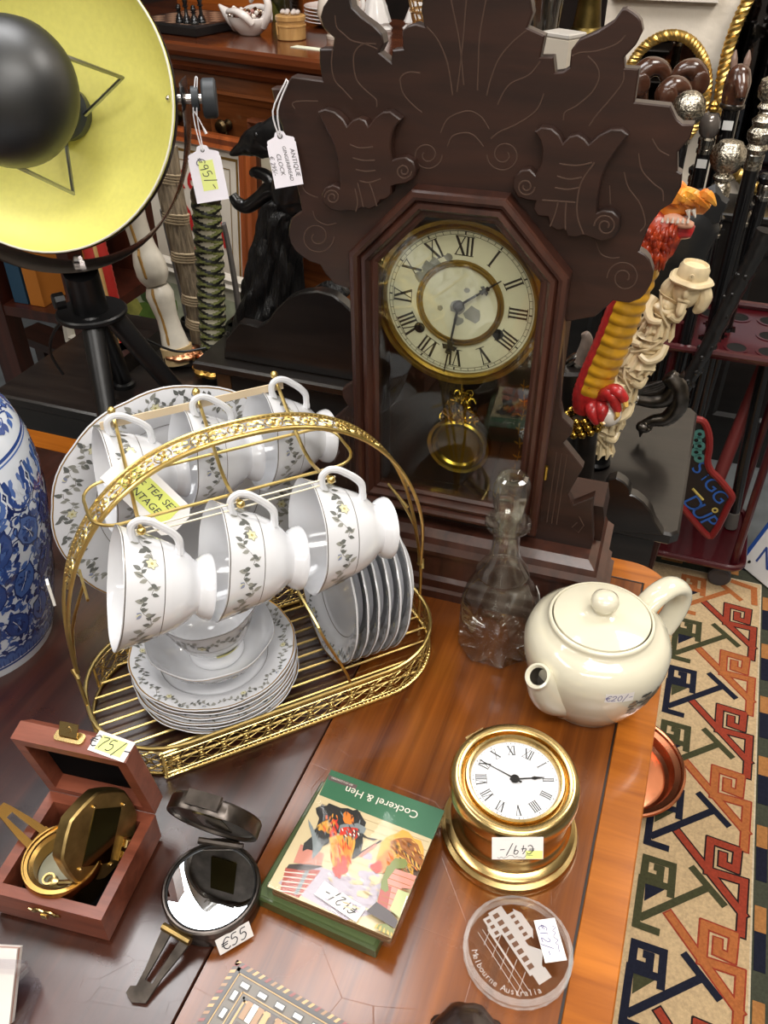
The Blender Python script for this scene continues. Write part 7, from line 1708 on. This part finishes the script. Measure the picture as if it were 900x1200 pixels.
def white_sign():
    a = at(866, 661, .012); d = at(906, 694, .012)-a; d.normalize(); best = None
    for k in range(60):
        z = .012+.004*k; u = at(903, 612, z)-a; q = abs(u.normalized().dot(d))
        if best is None or q < best[0]: best = (q, u)
    upv = best[1]; upv = (upv-d*upv.dot(d)).normalized(); M = Matrix.Translation(a) @ Matrix((d, upv, d.cross(upv))).transposed().to_4x4()
    t = thing('white_notice_board', 'white board with blue edge lettered NEW lying on rug corner', 'sign', M=M)
    b = MB(); b.prism([(0,0),(.26,0),(.26,.12),(0,.12)], -.008, 0, ch=.001); b.build('board', mat('board_white', (206, 204, 202), .5), t)
    b = MB(); b.box(-.005, .004, 0, .122, -.008, .002); b.box(-.005, .26, .118, .124, -.008, .002); b.build('blue_edge', mat('board_blue', (34, 70, 140), .5), t)
    b = MB(); b.text('NEWS', .062, 0, T(.024, .050, .0008), align='LEFT'); b.build('lettering', mat('board_letters', (44, 66, 128), .5), t, recalc=False, smooth=False)
    b = MB(); b.lathe([(0,.002),(.0035,.0015),(.004,0)], 12, 0, T(.018, .020, 0)); b.build('nail', pewterd, t)
white_sign()
# ---- black cabinet added along the wall to make the dark behind the sticks
def backing_cabinet():
    t = thing('added_dark_cabinet', 'added low black panelled cabinet making the dark behind the sticks', 'cabinet', M=Matrix.Translation(WP) @ RZ(YAW)); x0, x1, Hc, D = -.50, 1.2, .70, .16
    m = wood('cabinet_black', (12, 11, 11), (28, 25, 24), (0,0,0), (4, 40, 40), 1, .35, .2)
    b = MB(); b.box(x0, x1, -D, -.002, .08, Hc-.02); b.build('carcass', m, t)
    b = MB(); b.prism([(x0-.01,-D-.012),(x1,-D-.012),(x1,-.002),(x0-.01,-.002)], Hc-.02, Hc, ch=.004); b.build('top', m, t)
    b = MB(); b.box(x0+.01, x1, -D+.02, -.002, 0, .08); b.build('plinth', m, t)
    for k in range(4):
        a = x0+.02+.37*k; P = [(a,.11),(a+.34,.11),(a+.34,.66),(a,.66)]; b = MB(); b.loft([[(x, y, z) for x, z in (inset(P, d) if d else P)] for d, y in ((0,-D+.002),(0,-D-.012),(.05,-D-.012),(.06,-D-.004))], cap0=False); dr = b.build('door', m, t, ang=20)
        b = MB(); b.ball(.011, (a+.30, -D-.022, .5), 12, 8); b.build('knob', pewterd, dr)
backing_cabinet()
# ---- mirrors on the wall
WN = -AY
def rope_mirror(label, cx, cz, rx, rz, tube, glassm, lean=0):
    M = Matrix.Translation(WP + AX*cx + V((0,0,cz)) + WN*(.030+tube)) @ RZ(YAW); t = thing('rope_mirror', label, 'mirror', M=M)
    b = MB(); P = [V((rx*cos(2*PI*k/96), 0, rz*sin(2*PI*k/96))) for k in range(96)]; b.tube(P, tube*.9, 10, True)
    Pn = P; tot = 96; turns = int(2*PI*(rx+rz)/2/(tube*1.9))
    for s in range(3):
        Q = []
        for k in range(tot*5):
            a = 2*PI*k/(tot*5); c = V((rx*cos(a), 0, rz*sin(a))); nn = V((cos(a)*rz, 0, sin(a)*rx)).normalized(); ph = turns*a/1.0*.8+s*2*PI/3; Q.append(c+(nn*cos(ph)+V((0,1,0))*sin(ph))*tube*.62)
        b.tube(Q, tube*.55, 6, True)
    b.build('rope_frame', mat('rope_gilt', (226, 190, 112), .38, metal=1), t)
    b = MB(); b.prism([(rx*.97*cos(2*PI*k/72), rz*.97*sin(2*PI*k/72)) for k in range(72)], 0.002, .012, 0, XZ); b.build('mirror_glass', glassm, t)
    b = MB(); b.prism([(rx*.99*cos(2*PI*k/48), rz*.99*sin(2*PI*k/48)) for k in range(48)], .013, .03+tube-.001, 0, XZ); b.build('backing', ebon, t)
mg = mat('looking_glass', (150, 142, 134), .02, metal=1)
def wallp(x, y): q = onplane(x, y, WP, AY)-WP; return q.dot(AX), q.z
c0x, c0z = wallp(779, 108); rxx = wallp(829, 108)[0]-c0x; rzz = wallp(779, 37)[1]-c0z
rope_mirror('small oval mirror with gilt rope frame behind the brown stick handles', c0x, c0z, rxx, rzz, .011, mg)
lx = wallp(842, 110)[0]; rope_mirror('large dark oval mirror in gilt rope frame cut off at right', lx+.165, wallp(860, 100)[1]+.05, .165, .27, .0125, mat('dark_looking_glass', (70, 70, 74), .03, metal=1))
b = MB(); x0, z0 = wallp(716, 0); x1, z1 = wallp(842, 4); b.box(x0, x1, -.03, -.003, z0+.006, z0+.34); b.box(x0+.03, x1-.03, -.032, -.03, z0+.036, z0+.31, 1)
o = b.build('framed_print', [mat('frame_cream', (222, 212, 200), .5), mat('print_pale', (206, 196, 180), .7)], None); o.matrix_world = Matrix.Translation(WP) @ RZ(YAW); tag(o, 'pale framed print whose lower edge shows on the white wall', 'picture')

# ------------------------------------------------------------------ sideboard and the things on it
SB0 = at(192, 44, 1.05); SB1 = at(374, 67, 1.05); sbx = (SB1-SB0); sbx.z = 0; sbx.normalize(); sby = V((-sbx.y, sbx.x, 0)); SBA = math.atan2(sbx.y, sbx.x)
SBO = SB0 - sbx*.45; SBO.z = 0
def sideboard():
    t = thing('sideboard', 'brown mahogany sideboard with drawers at the back, crowded with china', 'sideboard', SBO, SBA); W, D, Hh = 1.13, .52, 1.05
    m = wood('sideboard_wood', (70, 35, 16), (118, 66, 33), (0,0,0), (3, 40, 40), 1, .2, .4); m2 = wood('sideboard_edge', (66, 30, 16), (112, 58, 30), (0,0,0), (3, 40, 40), 1, .18, .5)
    lo = []
    for o_, z in ((.0,.985),(.008,.99),(.012,1.0),(.004,1.008),(.004,1.016),(.022,1.022),(.026,1.032),(.026,1.044),(.020,1.05)): lo.append([(-o_, -o_, z), (W+o_, -o_, z), (W+o_, D, z), (-o_, D, z)])
    b = MB(); b.loft(lo); b.build('top', m2, t, ang=20)
    b = MB(); b.box(0, W, .004, D, .08, .985); b.build('carcass', m, t)
    brassk = mat('drop_handle_brass', (120, 100, 70), .35, metal=1, noise=.4, nscale=50)
    for k in range(2):
        x0 = .03+.54*k
        b = MB(); P = [(x0, .80), (x0+.50, .80), (x0+.50, .955), (x0, .955)]
        loops = [[(x, y, z) for x, z in inset(P, d)] if d else [(x, y, z) for x, z in P] for d, y in ((0,.006),(0,-.004),(.006,-.008),(.012,-.004),(.020,-.002),(.024,.0))]; b.loft(loops, cap0=False); d = b.build('drawer', m, t, ang=20)
        for s in (.12, .88):
            b = MB(); M = T(x0+.5*s, -.004, .885) @ RX(PI/2); b.lathe([(0,0),(.012,0),(.012,.003),(.006,.006),(.006,.014),(.013,.018),(.016,.026),(.012,.034),(0,.037)], 20, 0, M); b.lathe([(0,0),(.006,.004),(.008,.018),(.005,.034),(0,.038)], 12, 0, T(x0+.5*s, -.016, .838)); b.build('drop_knob', brassk, d)
        b = MB(); P = [(x0, .14), (x0+.50, .14), (x0+.50, .78), (x0, .78)]; loops = [[(x, y, z) for x, z in inset(P, d)] if d else [(x, y, z) for x, z in P] for d, y in ((0,.006),(0,-.004),(.03,-.008),(.04,-.002),(.05,.002))]; b.loft(loops, cap0=False); b.build('door', m, t, ang=20)
    b = MB(); b.box(0, .72, D-.03, D, 1.05, 1.5); b.build('splashback', wood('sideboard_back', (150, 76, 20), (190, 106, 40), (0,0,0), (3, 40, 40), 1, .3, .3), t)
    b = MB(); b.box(-.004, W+.004, -.006, D, 0, .08); b.build('plinth', m2, t)
sideboard()
SH = 1.0502
def sbp(x, y): p = at(x, y, SH); return V((p.x, p.y, SH))
def chess():
    p = sbp(212, 42); o = p - sbx*.17; o.z = SH; t = thing('chess_board', 'dark chess board at left on the sideboard top', 'chess board', o, SBA)
    b = MB(); b.prism([(0,-.005),(.225,-.005),(.225,.22),(0,.22)], 0, .022, ch=.003); b.build('base', mat('board_black', (26, 24, 24), .4), t)
    b = MB()
    for i in range(8):
        for j in range(8): b.box(.016+.024*i, .016+.024*i+.024, .012+.024*j, .012+.024*j+.024, .022, .0225, (i+j) % 2)
    b.build('squares', [mat('square_light', (150, 118, 96), .4), mat('square_dark', (74, 56, 48), .4)], t, smooth=False)
    bm_ = mat('chessman_black', (20, 20, 21), .25, coat=.4); k = 0; g = 'black chessmen on the board'
    for i, j, hgt, hd in ((5,0,.035,'pawn'),(6,0,.052,'piece'),(7,0,.036,'pawn'),(5,1,.05,'piece'),(6,1,.036,'pawn'),(7,1,.054,'piece'),(4,1,.035,'pawn'),(6,2,.05,'piece')):
        q = thing('chess_piece', 'black chessman standing at the right end of the chess board', 'chess piece', o+sbx*(.028+.024*i)+sby*(.024+.024*j)+V((0,0,.0226)), SBA, g)
        r = .0098; b = MB(); b.lathe([(0,0),(r,0),(r,.004),(r*.8,.007),(r*.85,.009),(r*.45,.014),(r*.36,hgt*.62),(r*.7,hgt*.66),(r*.7,hgt*.69),(r*.4,hgt*.71)], 18); b.build('stem', bm_, q)
        b = MB()
        if hd == 'pawn': b.ball(r*.58, (0,0,hgt*.84), 14, 9)
        else: b.lathe([(r*.36,hgt*.70),(r*.62,hgt*.86),(r*.66,hgt*.90),(r*.3,hgt*.93),(r*.34,hgt*.97),(0,hgt)], 16)
        b.build('head', bm_, q)
chess()
def swan():
    p = sbp(270, 42); p = p+sbx*.026; t = thing('swan_dish', 'white swan-shaped trinket dish full of shiny beads on the sideboard', 'dish', p+sby*.035, SBA)
    w = mat('swan_white', (226, 218, 212), .25, coat=.5); b = MB()
    b.lathe([(0,0),(.020,0),(.022,.003),(.030,.010),(.038,.022),(.0425,.036),(.0415,.0385),(.039,.036),(.034,.022),(.02,.012),(0,.010)], 36, 0, T(.004,0,0) @ SC(1.3, .92, 1))
    sweep(b, [(-.030,0,.026), (-.050,0,.034), (-.068,0,.044), (-.086,0,.056)], [.024,.017,.010,.002], 16); b.build('body', w, t, ang=70)
    b = MB(); sweep(b, [(.044,0,.024),(.062,0,.044),(.066,0,.070),(.050,0,.090),(.030,0,.092),(.020,0,.078),(.014,0,.066)], [.013,.010,.0085,.008,.009,.0075,.003], 14); b.build('neck', w, t, ang=70)
    b = MB()
    for sy in (-1, 1): sweep(b, [(.040,sy*.030,.028),(.030,sy*.041,.044),(.006,sy*.042,.052),(-.022,sy*.036,.050),(-.040,sy*.026,.044)], [.008,.0095,.008,.006,.002], 10)
    b.build('wings', w, t, ang=70)
    rr = random.Random(8); cols = [mat('bead_silver', (206, 190, 170), .15, metal=1), mat('bead_bronze', (120, 84, 56), .2, metal=1), mat('bead_pearl', (226, 216, 206), .2, coat=.5), mat('bead_rose', (180, 130, 120), .2, coat=.5)]
    b = MB()
    for k in range(90):
        x, y = -.045+.085*rr.random(), (rr.random()*2-1)*.024; b.ball(.0052, (x, y, .034+.012*rr.random()+.008*(1-abs(y)/.026)), 7, 5, rr.randrange(4))
    o = b.build('bead_heap', cols, None); o.matrix_world = Matrix.Translation(p+sby*.035) @ RZ(SBA); tag(o, 'heap of silver and bronze beads inside the white swan dish', 'beads', kind='stuff')
swan()
def woodpot():
    p = sbp(332, 48); t = thing('wooden_pot', 'small pale wooden lidded pot right of the swan dish', 'pot', p+sby*.03, SBA); m = wood('pot_wood', (150, 106, 56), (206, 166, 106), (0,PI/2,0), (4, 40, 40), 1, .4, .2)
    b = MB(); b.lathe([(0,0),(.031,0),(.033,.002),(.0335,.026),(.0345,.027),(.0345,.030),(.032,.031),(.0325,.038),(.0345,.039),(.0345,.047),(.032,.049),(0,.050)], 28); b.build('body', m, t)
    b = MB(); b.tube([(-.012,-.034,.012),(-.012,-.036,.036)], .002, 6); b.build('toggle', m, t)
    b = MB(); rr = random.Random(1)
    for k in range(8): b.ball(.006, (.02*cos(k*.8), .014*sin(k*.8), .054), 7, 5, sz=.8)
    b.build('lid_shells', mat('shell_grey', (196, 186, 180), .3), t)
woodpot()
def lathe_thing(name, label, cat, px, prof, m, dy=.03, part='body', n=28, rm=None, group=None):
    p = sbp(*px); t = thing(name, label, cat, p+sby*dy, SBA, group); b = MB(); b.lathe(prof, n, 0, None, rm); b.build(part, m, t); return t
wch = mat('white_ware', (226, 222, 218), .2, coat=.5)
lathe_thing('green_glass_jar', 'small green and yellow glass jar behind the wooden pot', 'jar', (312,28), [(0,0),(.024,0),(.026,.02),(.024,.045),(.014,.055),(.016,.062),(0,.06)], mat('green_glaze', (120, 150, 84), .2, coat=.5, rgb2=(220, 190, 60), nscale=30), .06)
lathe_thing('clear_vase', 'tall bluish clear glass vase behind the wooden pot', 'vase', (345,22), [(0,.004),(.035,.004),(.04,0),(.042,.02),(.046,.1),(.055,.16),(.053,.16),(.044,.1),(.038,.02),(0,.012)], pane('vase_glass', (186, 190, 204), .05, .12), -.03)
p0s = None
for k in range(5):
    p = sbp(374, 34)+sby*.08
    t = thing('white_plate', 'white plate in a small pile on the sideboard left of clock crest', 'plate', p+V((0,0,.0075*k)), SBA, 'white plates piled on the sideboard') if k == 0 else None
    if k == 0: b = MB(); b.lathe([(0,.002),(.05,.002),(.052,0),(.056,.002),(.085,.012),(.084,.0135),(.055,.0045),(0,.004)], 40); b.build('plate_body', wch, t); p0s = t
    else: dup(p0s, 'white plate in a small pile on the sideboard left of clock crest', loc=p+V((0,0,.0075*k)))
t = lathe_thing('white_jug', 'round white jug standing beside the piled plates, half behind clock crest', 'jug', (392,46), [(0,.002),(.026,.002),(.03,0),(.031,.006),(.028,.010),(.042,.03),(.05,.05),(.046,.075),(.036,.09),(.040,.105),(.037,.105),(.032,.09),(.044,.06),(.03,.02),(0,.012)], mat('cream_ware', (222, 210, 196), .25, coat=.5), .02)
b = MB(); b.tube(smooth_path([(.036,0,.092),(.062,0,.088),(.068,0,.062),(.048,0,.042)], 4), .005, 8); b.build('handle', wch, t)
def figurines():
    for k, (x, y, h, lb) in enumerate(((426,40,.15,'white china figurine of draped dancers behind clock\'s left finial'), (452,42,.13,'white lacy china figurine right of the draped dancers'))):
        p = sbp(x, y); t = thing('china_figurine', lb, 'figurine', p+sby*(.05+.05*k)+sbx*.03*k, SBA); b = MB(); b.lathe([(0,0),(.036,0),(.038,.006),(.034,.010),(.030,.014),(.036,.02),(.026,h*.35),(.014,h*.55),(.011,h*.6),(.015,h*.7),(.012,h*.8),(.005,h*.83)], 40, 0, None, lambda a, r, z: 1+.10*sin(9*a+z*60)*(1 if z < h*.5 else .2)); b.build('gown', wch, t)
        b = MB(); b.ball(.0095, (0,0,h*.9), 14, 10, sz=1.15); b.build('head', wch, t)
        b = MB()
        for s in (-1, 1): sweep(b, [(s*.013,0,h*.74), (s*.030,-.006,h*.66), (s*.034,-.016,h*.8)], [.005,.0042,.003], 8)
        b.build('arms', wch, t)
figurines()
def silver_tray():
    p = sbp(472, 46); t = thing('filigree_basket', 'pale gilt filigree basket behind the clock\'s left fan', 'basket', p+sby*.06+sbx*.055, SBA)
    b = MB()
    for z, r in ((.004,.045),(.03,.055),(.055,.062),(.08,.066)): b.tube([(r*cos(a*PI/20), r*sin(a*PI/20), z) for a in range(40)], .003, 6, True)
    for k in range(24): a = k*PI/12; b.tube([(.045*cos(a), .045*sin(a), .004), (.058*cos(a+.2), .058*sin(a+.2), .04), (.066*cos(a), .066*sin(a), .08)], .002, 5)
    b.build('wirework', mat('pale_gilt', (206, 176, 130), .3, metal=1), t); b = MB(); b.lathe([(0,.002),(.044,.002),(.044,.005),(0,.005)], 32); b.build('floor', wch, t)
silver_tray()
t = lathe_thing('cut_glass_vase', 'tall clear cut glass vase right of the clock\'s top fan', 'vase', (632,64), [(0,.004),(.030,.004),(.034,0),(.034,.012),(.026,.03),(.03,.08),(.036,.13),(.042,.17),(.040,.17),(.033,.12),(.026,.07),(.022,.03),(0,.02)], pane('cut_glass', (220, 218, 214), .08, .16), .02, 'bowl', 16)
t = lathe_thing('brass_lamp_base', 'old brass candlestick lamp base behind the clock\'s right finial', 'lamp', (662,62), [(0,0),(.058,0),(.060,.008),(.052,.014),(.050,.022),(.036,.028),(.034,.034),(.030,.038),(.026,.07),(.022,.11),(.026,.12),(.03,.128),(.022,.136),(.018,.20),(0,.20)], mat('dull_brass', (122, 104, 58), .4, metal=1, noise=.3, nscale=30), .10, 'column')
b = MB(); b.prism([(-.012,-.024),(.012,-.024),(.012,.018),(0,.026),(-.012,.018)], -.0004, .0004, 0, T(.045, -.05, .125) @ RX(PI/2)); b.tube([(.045,-.05,.15),(.02,-.01,.16)], .0007, 4); b.build('paper_tag', lab, t)
def tile_box():
    p = sbp(648, 84); t = thing('pale_box', 'small pale lidded box on the sideboard right of the clock fan', 'box', p+sby*.03, SBA-.25); b = MB(); b.prism([(-.035,-.02),(.030,-.02),(.030,.03),(-.035,.03)], 0, .055, ch=.002); b.build('body', mat('box_cream', (196, 186, 170), .4), t); b = MB(); b.prism([(-.036,-.021),(.031,-.021),(.031,.031),(-.036,.031)], .0552, .064, ch=.002); b.build('lid', mat('box_lid_grey', (190, 184, 176), .35), t)
tile_box()
b = MB(); p = sbp(358, 58); b.box(-.045, .045, -.012, .012, 0, .0012); o = b.build('paper_note', mat('note_cream', (222, 224, 200), .7), None); o.matrix_world = Matrix.Translation(p+sby*.015) @ RZ(SBA); tag(o, 'cream paper strip lying at the sideboard\'s front edge', 'paper')
# pictures leaning against the sideboard
def picture(label, px, off, w, h, fw, cols, draw, z0, tilt=6):
    q = onplane(px[0], px[1], SBO-sby*off, sby); M = Matrix.Translation(V((q.x, q.y, 0))+V((0,0,z0))) @ RZ(SBA) @ RX(R(-tilt)); t = thing('framed_picture', label, 'picture', M=M)
    P = [(-w,0),(0,0),(0,h),(-w,h)]; loops = [[(x, y, z) for x, z in (inset(P, d) if d else P)] for d, y in ((0,.02),(0,0),(fw*.2,-.006),(fw*.55,-.002),(fw*.8,-.008),(fw,.004),(fw,.012))]
    b = MB(); b.loft(loops, cap0=True, cap1=False); b.build('frame', cols[0], t, ang=20)
    I = inset(P, fw*.98); b = MB(); b.prism(I, .009, .012, 0, XZ); b.build('mount', cols[1], t)
    draw(t, w, h, fw)
def scriptpic(t, w, h, fw):
    b = MB(); g = mat('gilt_slip', (180, 140, 74), .4, metal=.7)
    for d, k in ((.012, 0), (.035, 1)):
        P = inset([(-w,0),(0,0),(0,h),(-w,h)], fw+d); P2 = inset([(-w,0),(0,0),(0,h),(-w,h)], fw+d+(.006 if k == 0 else .002)); b.loft([[(x, .0085-.001*k, z) for x, z in P], [(x, .0085-.001*k, z) for x, z in P2]], 0, cap0=False, cap1=False)
    b.build('gilt_slip', g, t)
    b = MB(); M = Matrix(((1,0,0,-.245),(0,0,1,.0068),(0,1,0,h*.74),(0,0,0,1))); b.text('Like', .10, 0, M, shear=.25); M = Matrix(((1,0,0,-.165),(0,0,1,.0068),(0,1,0,h*.42),(0,0,0,1)))
    for s in ((-.06,.05,.0),(.0,-.02,.4),(.05,.03,-.3)): b.stroke([(s[0]-.02, s[1]-.03), (s[0], s[1]+.02), (s[0]+.02, s[1]-.01), (s[0]+.03, s[1]-.05)], .018, 0, M)
    b.stroke([(.03,-.02),(.05,-.03),(.06,-.06)], .014, 1, M); b.build('red_script', [mat('script_red', (186, 34, 34), .6), mat('script_blue', (40, 50, 110), .6)], t, recalc=False)
picture('picture with red handwriting in orange-brown frame leaning at the sideboard', (289, 283), .185, .62, .385, .032, (wood('frame_orange', (110, 50, 20), (160, 84, 40), (0,PI/2,0), (4,40,40), 1, .3, .3), mat('mount_white', (216, 206, 190), .8)), scriptpic, .52)
def landpic(t, w, h, fw):
    b = MB(); gs = [mat('paint_%d' % i, c, .7, noise=.25, nscale=24) for i, c in enumerate(((186, 190, 160), (104, 138, 50), (70, 96, 46), (190, 186, 90)))]
    P = inset([(-w,0),(0,0),(0,h),(-w,h)], fw+.03); b.poly([(x, .008, z) for x, z in P], 0); (x0, z0), (x1, z1) = P[0], P[2]
    rr = random.Random(3)
    for k in range(26):
        x, z = x0+(x1-x0)*rr.random(), z0+(z1-z0)*.75*rr.random()**1.3; s = .03+.03*rr.random(); b.poly([(min(x1, max(x0, x+s*cos(a*PI/4)*(.7+.5*rr.random()))), .0078-.00005*k, min(z1, max(z0, z+s*.6*sin(a*PI/4)))) for a in range(8)], 1+rr.randrange(3))
    b.build('landscape', gs, t, recalc=False)
picture('pale framed green landscape picture behind the sword handles', (296, 425), .245, .72, .33, .03, (mat('frame_pale', (206, 198, 184), .5), mat('mount_cream', (210, 206, 186), .8)), landpic, .29, 5)
q = onplane(345, 260, SBO-sby*.06, sby)
picture('narrow brown framed cream picture half hidden behind the raven', (345, 270),   .105, .13, .385, .026, (wood('frame_brown', (60, 28, 14), (104, 54, 28), (0,PI/2,0), (4,40,40), 1, .3, .3), mat('mount_cream2', (206, 196, 170), .8)), lambda t, w, h, fw: None, .545, 3)
# support for the leaning pictures: a low bench in front of the sideboard
def bench():
    t = thing('low_bench', 'dark low bench carrying the framed pictures before the sideboard', 'bench', SBO, SBA); m = wood('bench_dark', (26, 14, 10), (56, 30, 20), (0,0,0), (3, 40, 40), 1, .4, .2)
    b = MB(); b.box(.0, 1.1, -.195, -.0595, .49, .515); b.box(-.05, .95, -.285, -.196, .26, .285); b.build('seat', m, t)
    for x in (.03, .9):
        b = MB(); b.box(x, x+.05, -.19, -.14, 0, .49); b.build('leg', m, t); b = MB(); b.box(x, x+.04, -.28, -.23, 0, .26); b.build('leg', m, t)
bench()
# copper dish on the rug below the table edge
p = at(724, 902, .008); t = thing('copper_dish', 'round polished copper dish on the rug showing beyond table edge', 'dish', V((p.x, p.y, .0075)), .3)
cp = mat('polished_copper', (240, 156, 116), .26, metal=1, noise=.15, nscale=20); rd = (at(797, 902, .02)-at(724, 902, .02)).length
b = MB(); b.lathe([(0,.002),(rd*.70,.002),(rd*.74,.0),(rd*.80,.004),(rd*.86,.020),(rd*.97,.024),(rd*.99,.028),(rd,.024),(rd*.98,.020),(rd*.90,.018),(rd*.82,.0)][:8]+[(rd*.97,.021),(rd*.86,.017),(rd*.80,.0)], 64); b.build('dish_body', cp, t)
b = MB(); b.tube([(rd*.985*cos(2*PI*k/64), rd*.985*sin(2*PI*k/64), .026) for k in range(64)], .0045, 8, True); b.build('rolled_rim', cp, t)
# ------------------------------------------------------------------ light: ceiling luminaires of the shop, with unseen fill panels added
panel_white = mat('lamp_housing', (235, 235, 235), .5)
def luminaire(name, label, x, y, sx, sy, power, col=(1, .93, .82), rz=0):
    t = thing(name, label, 'ceiling light', (x, y, 2.66), rz)
    b = MB(); b.box(-sx/2-.02, sx/2+.02, -sy/2-.02, sy/2+.02, .0, .04); b.build('housing', panel_white, t)
    b = MB(); b.box(-sx/2, sx/2, -sy/2, sy/2, -.006, 0); b.build('diffuser', mat('lamp_diffuser', (255, 250, 244), .5, emit=((255, 246, 236), 2.5)), t)
    l = bpy.data.lights.new(name, 'AREA'); l.shape = 'RECTANGLE'; l.size = sx; l.size_y = sy; l.energy = power; l.color = col
    lo = bpy.data.objects.new(name+'_light', l); COL.objects.link(lo); lo.parent = t; lo.location = (0, 0, -.01)
    return t
luminaire('ceiling_light', 'square ceiling light panel above the back of the shop', -.46, 1.36, 1.0, .85, 30, (.97, .98, 1), .1)
luminaire('ceiling_light', 'long added ceiling fill panel above the viewer', .35, -.45, 1.5, .5, 44, (1, .97, .93), 0)  # unseen fill added to bring more light onto the clock from the front
luminaire('ceiling_light', 'long added ceiling fill panel out of view at left', -1.9, -.2, .5, 1.5, 30, (1, .97, .93), 0)  # added out of view to even out the room light
luminaire('ceiling_light', 'small added ceiling fill panel near the stick rack', 1.25, 1.15, .7, .7, 34, (1, .96, .90), 0)  # fill added here to brighten the white wall
luminaire('ceiling_light', 'wide added ceiling fill panel behind the viewer', -.3, -1.9, 2.2, .5, 46, (1, .98, .96), 0)  # invented panel that makes the overall light softer and more uniform
def spot(x, y, z, p, r=.03):
    l = bpy.data.lights.new('spot_lamp', 'POINT'); l.energy = p; l.shadow_soft_size = r; l.color = (1, .88, .70)
    o = bpy.data.objects.new('spot_lamp', l); COL.objects.link(o); o.location = (x, y, z)
for x, y in ((.9, .2), (.1, .5), (-1.3, .5), (.3, 2.0), (1.3, -.8), (-.5, -.9)): spot(x, y, 2.45, 3)
w = bpy.data.worlds.new('world'); bpy.context.scene.world = w; w.use_nodes = True
w.node_tree.nodes['Background'].inputs[0].default_value = (.9, .8, .68, 1); w.node_tree.nodes['Background'].inputs[1].default_value = .12
sc = bpy.context.scene
sc.view_settings.view_transform = 'Standard'; sc.view_settings.look = 'None'; sc.view_settings.gamma = 1; sc.view_settings.use_curve_mapping = False
sc.view_settings.exposure = -0.42
sc.cycles.max_bounces = 10; sc.cycles.transparent_max_bounces = 12; sc.cycles.transmission_bounces = 10; sc.cycles.glossy_bounces = 5
sc.cycles.caustics_reflective = False; sc.cycles.caustics_refractive = False; sc.cycles.sample_clamp_indirect = 4
sc.cycles.use_denoising = True
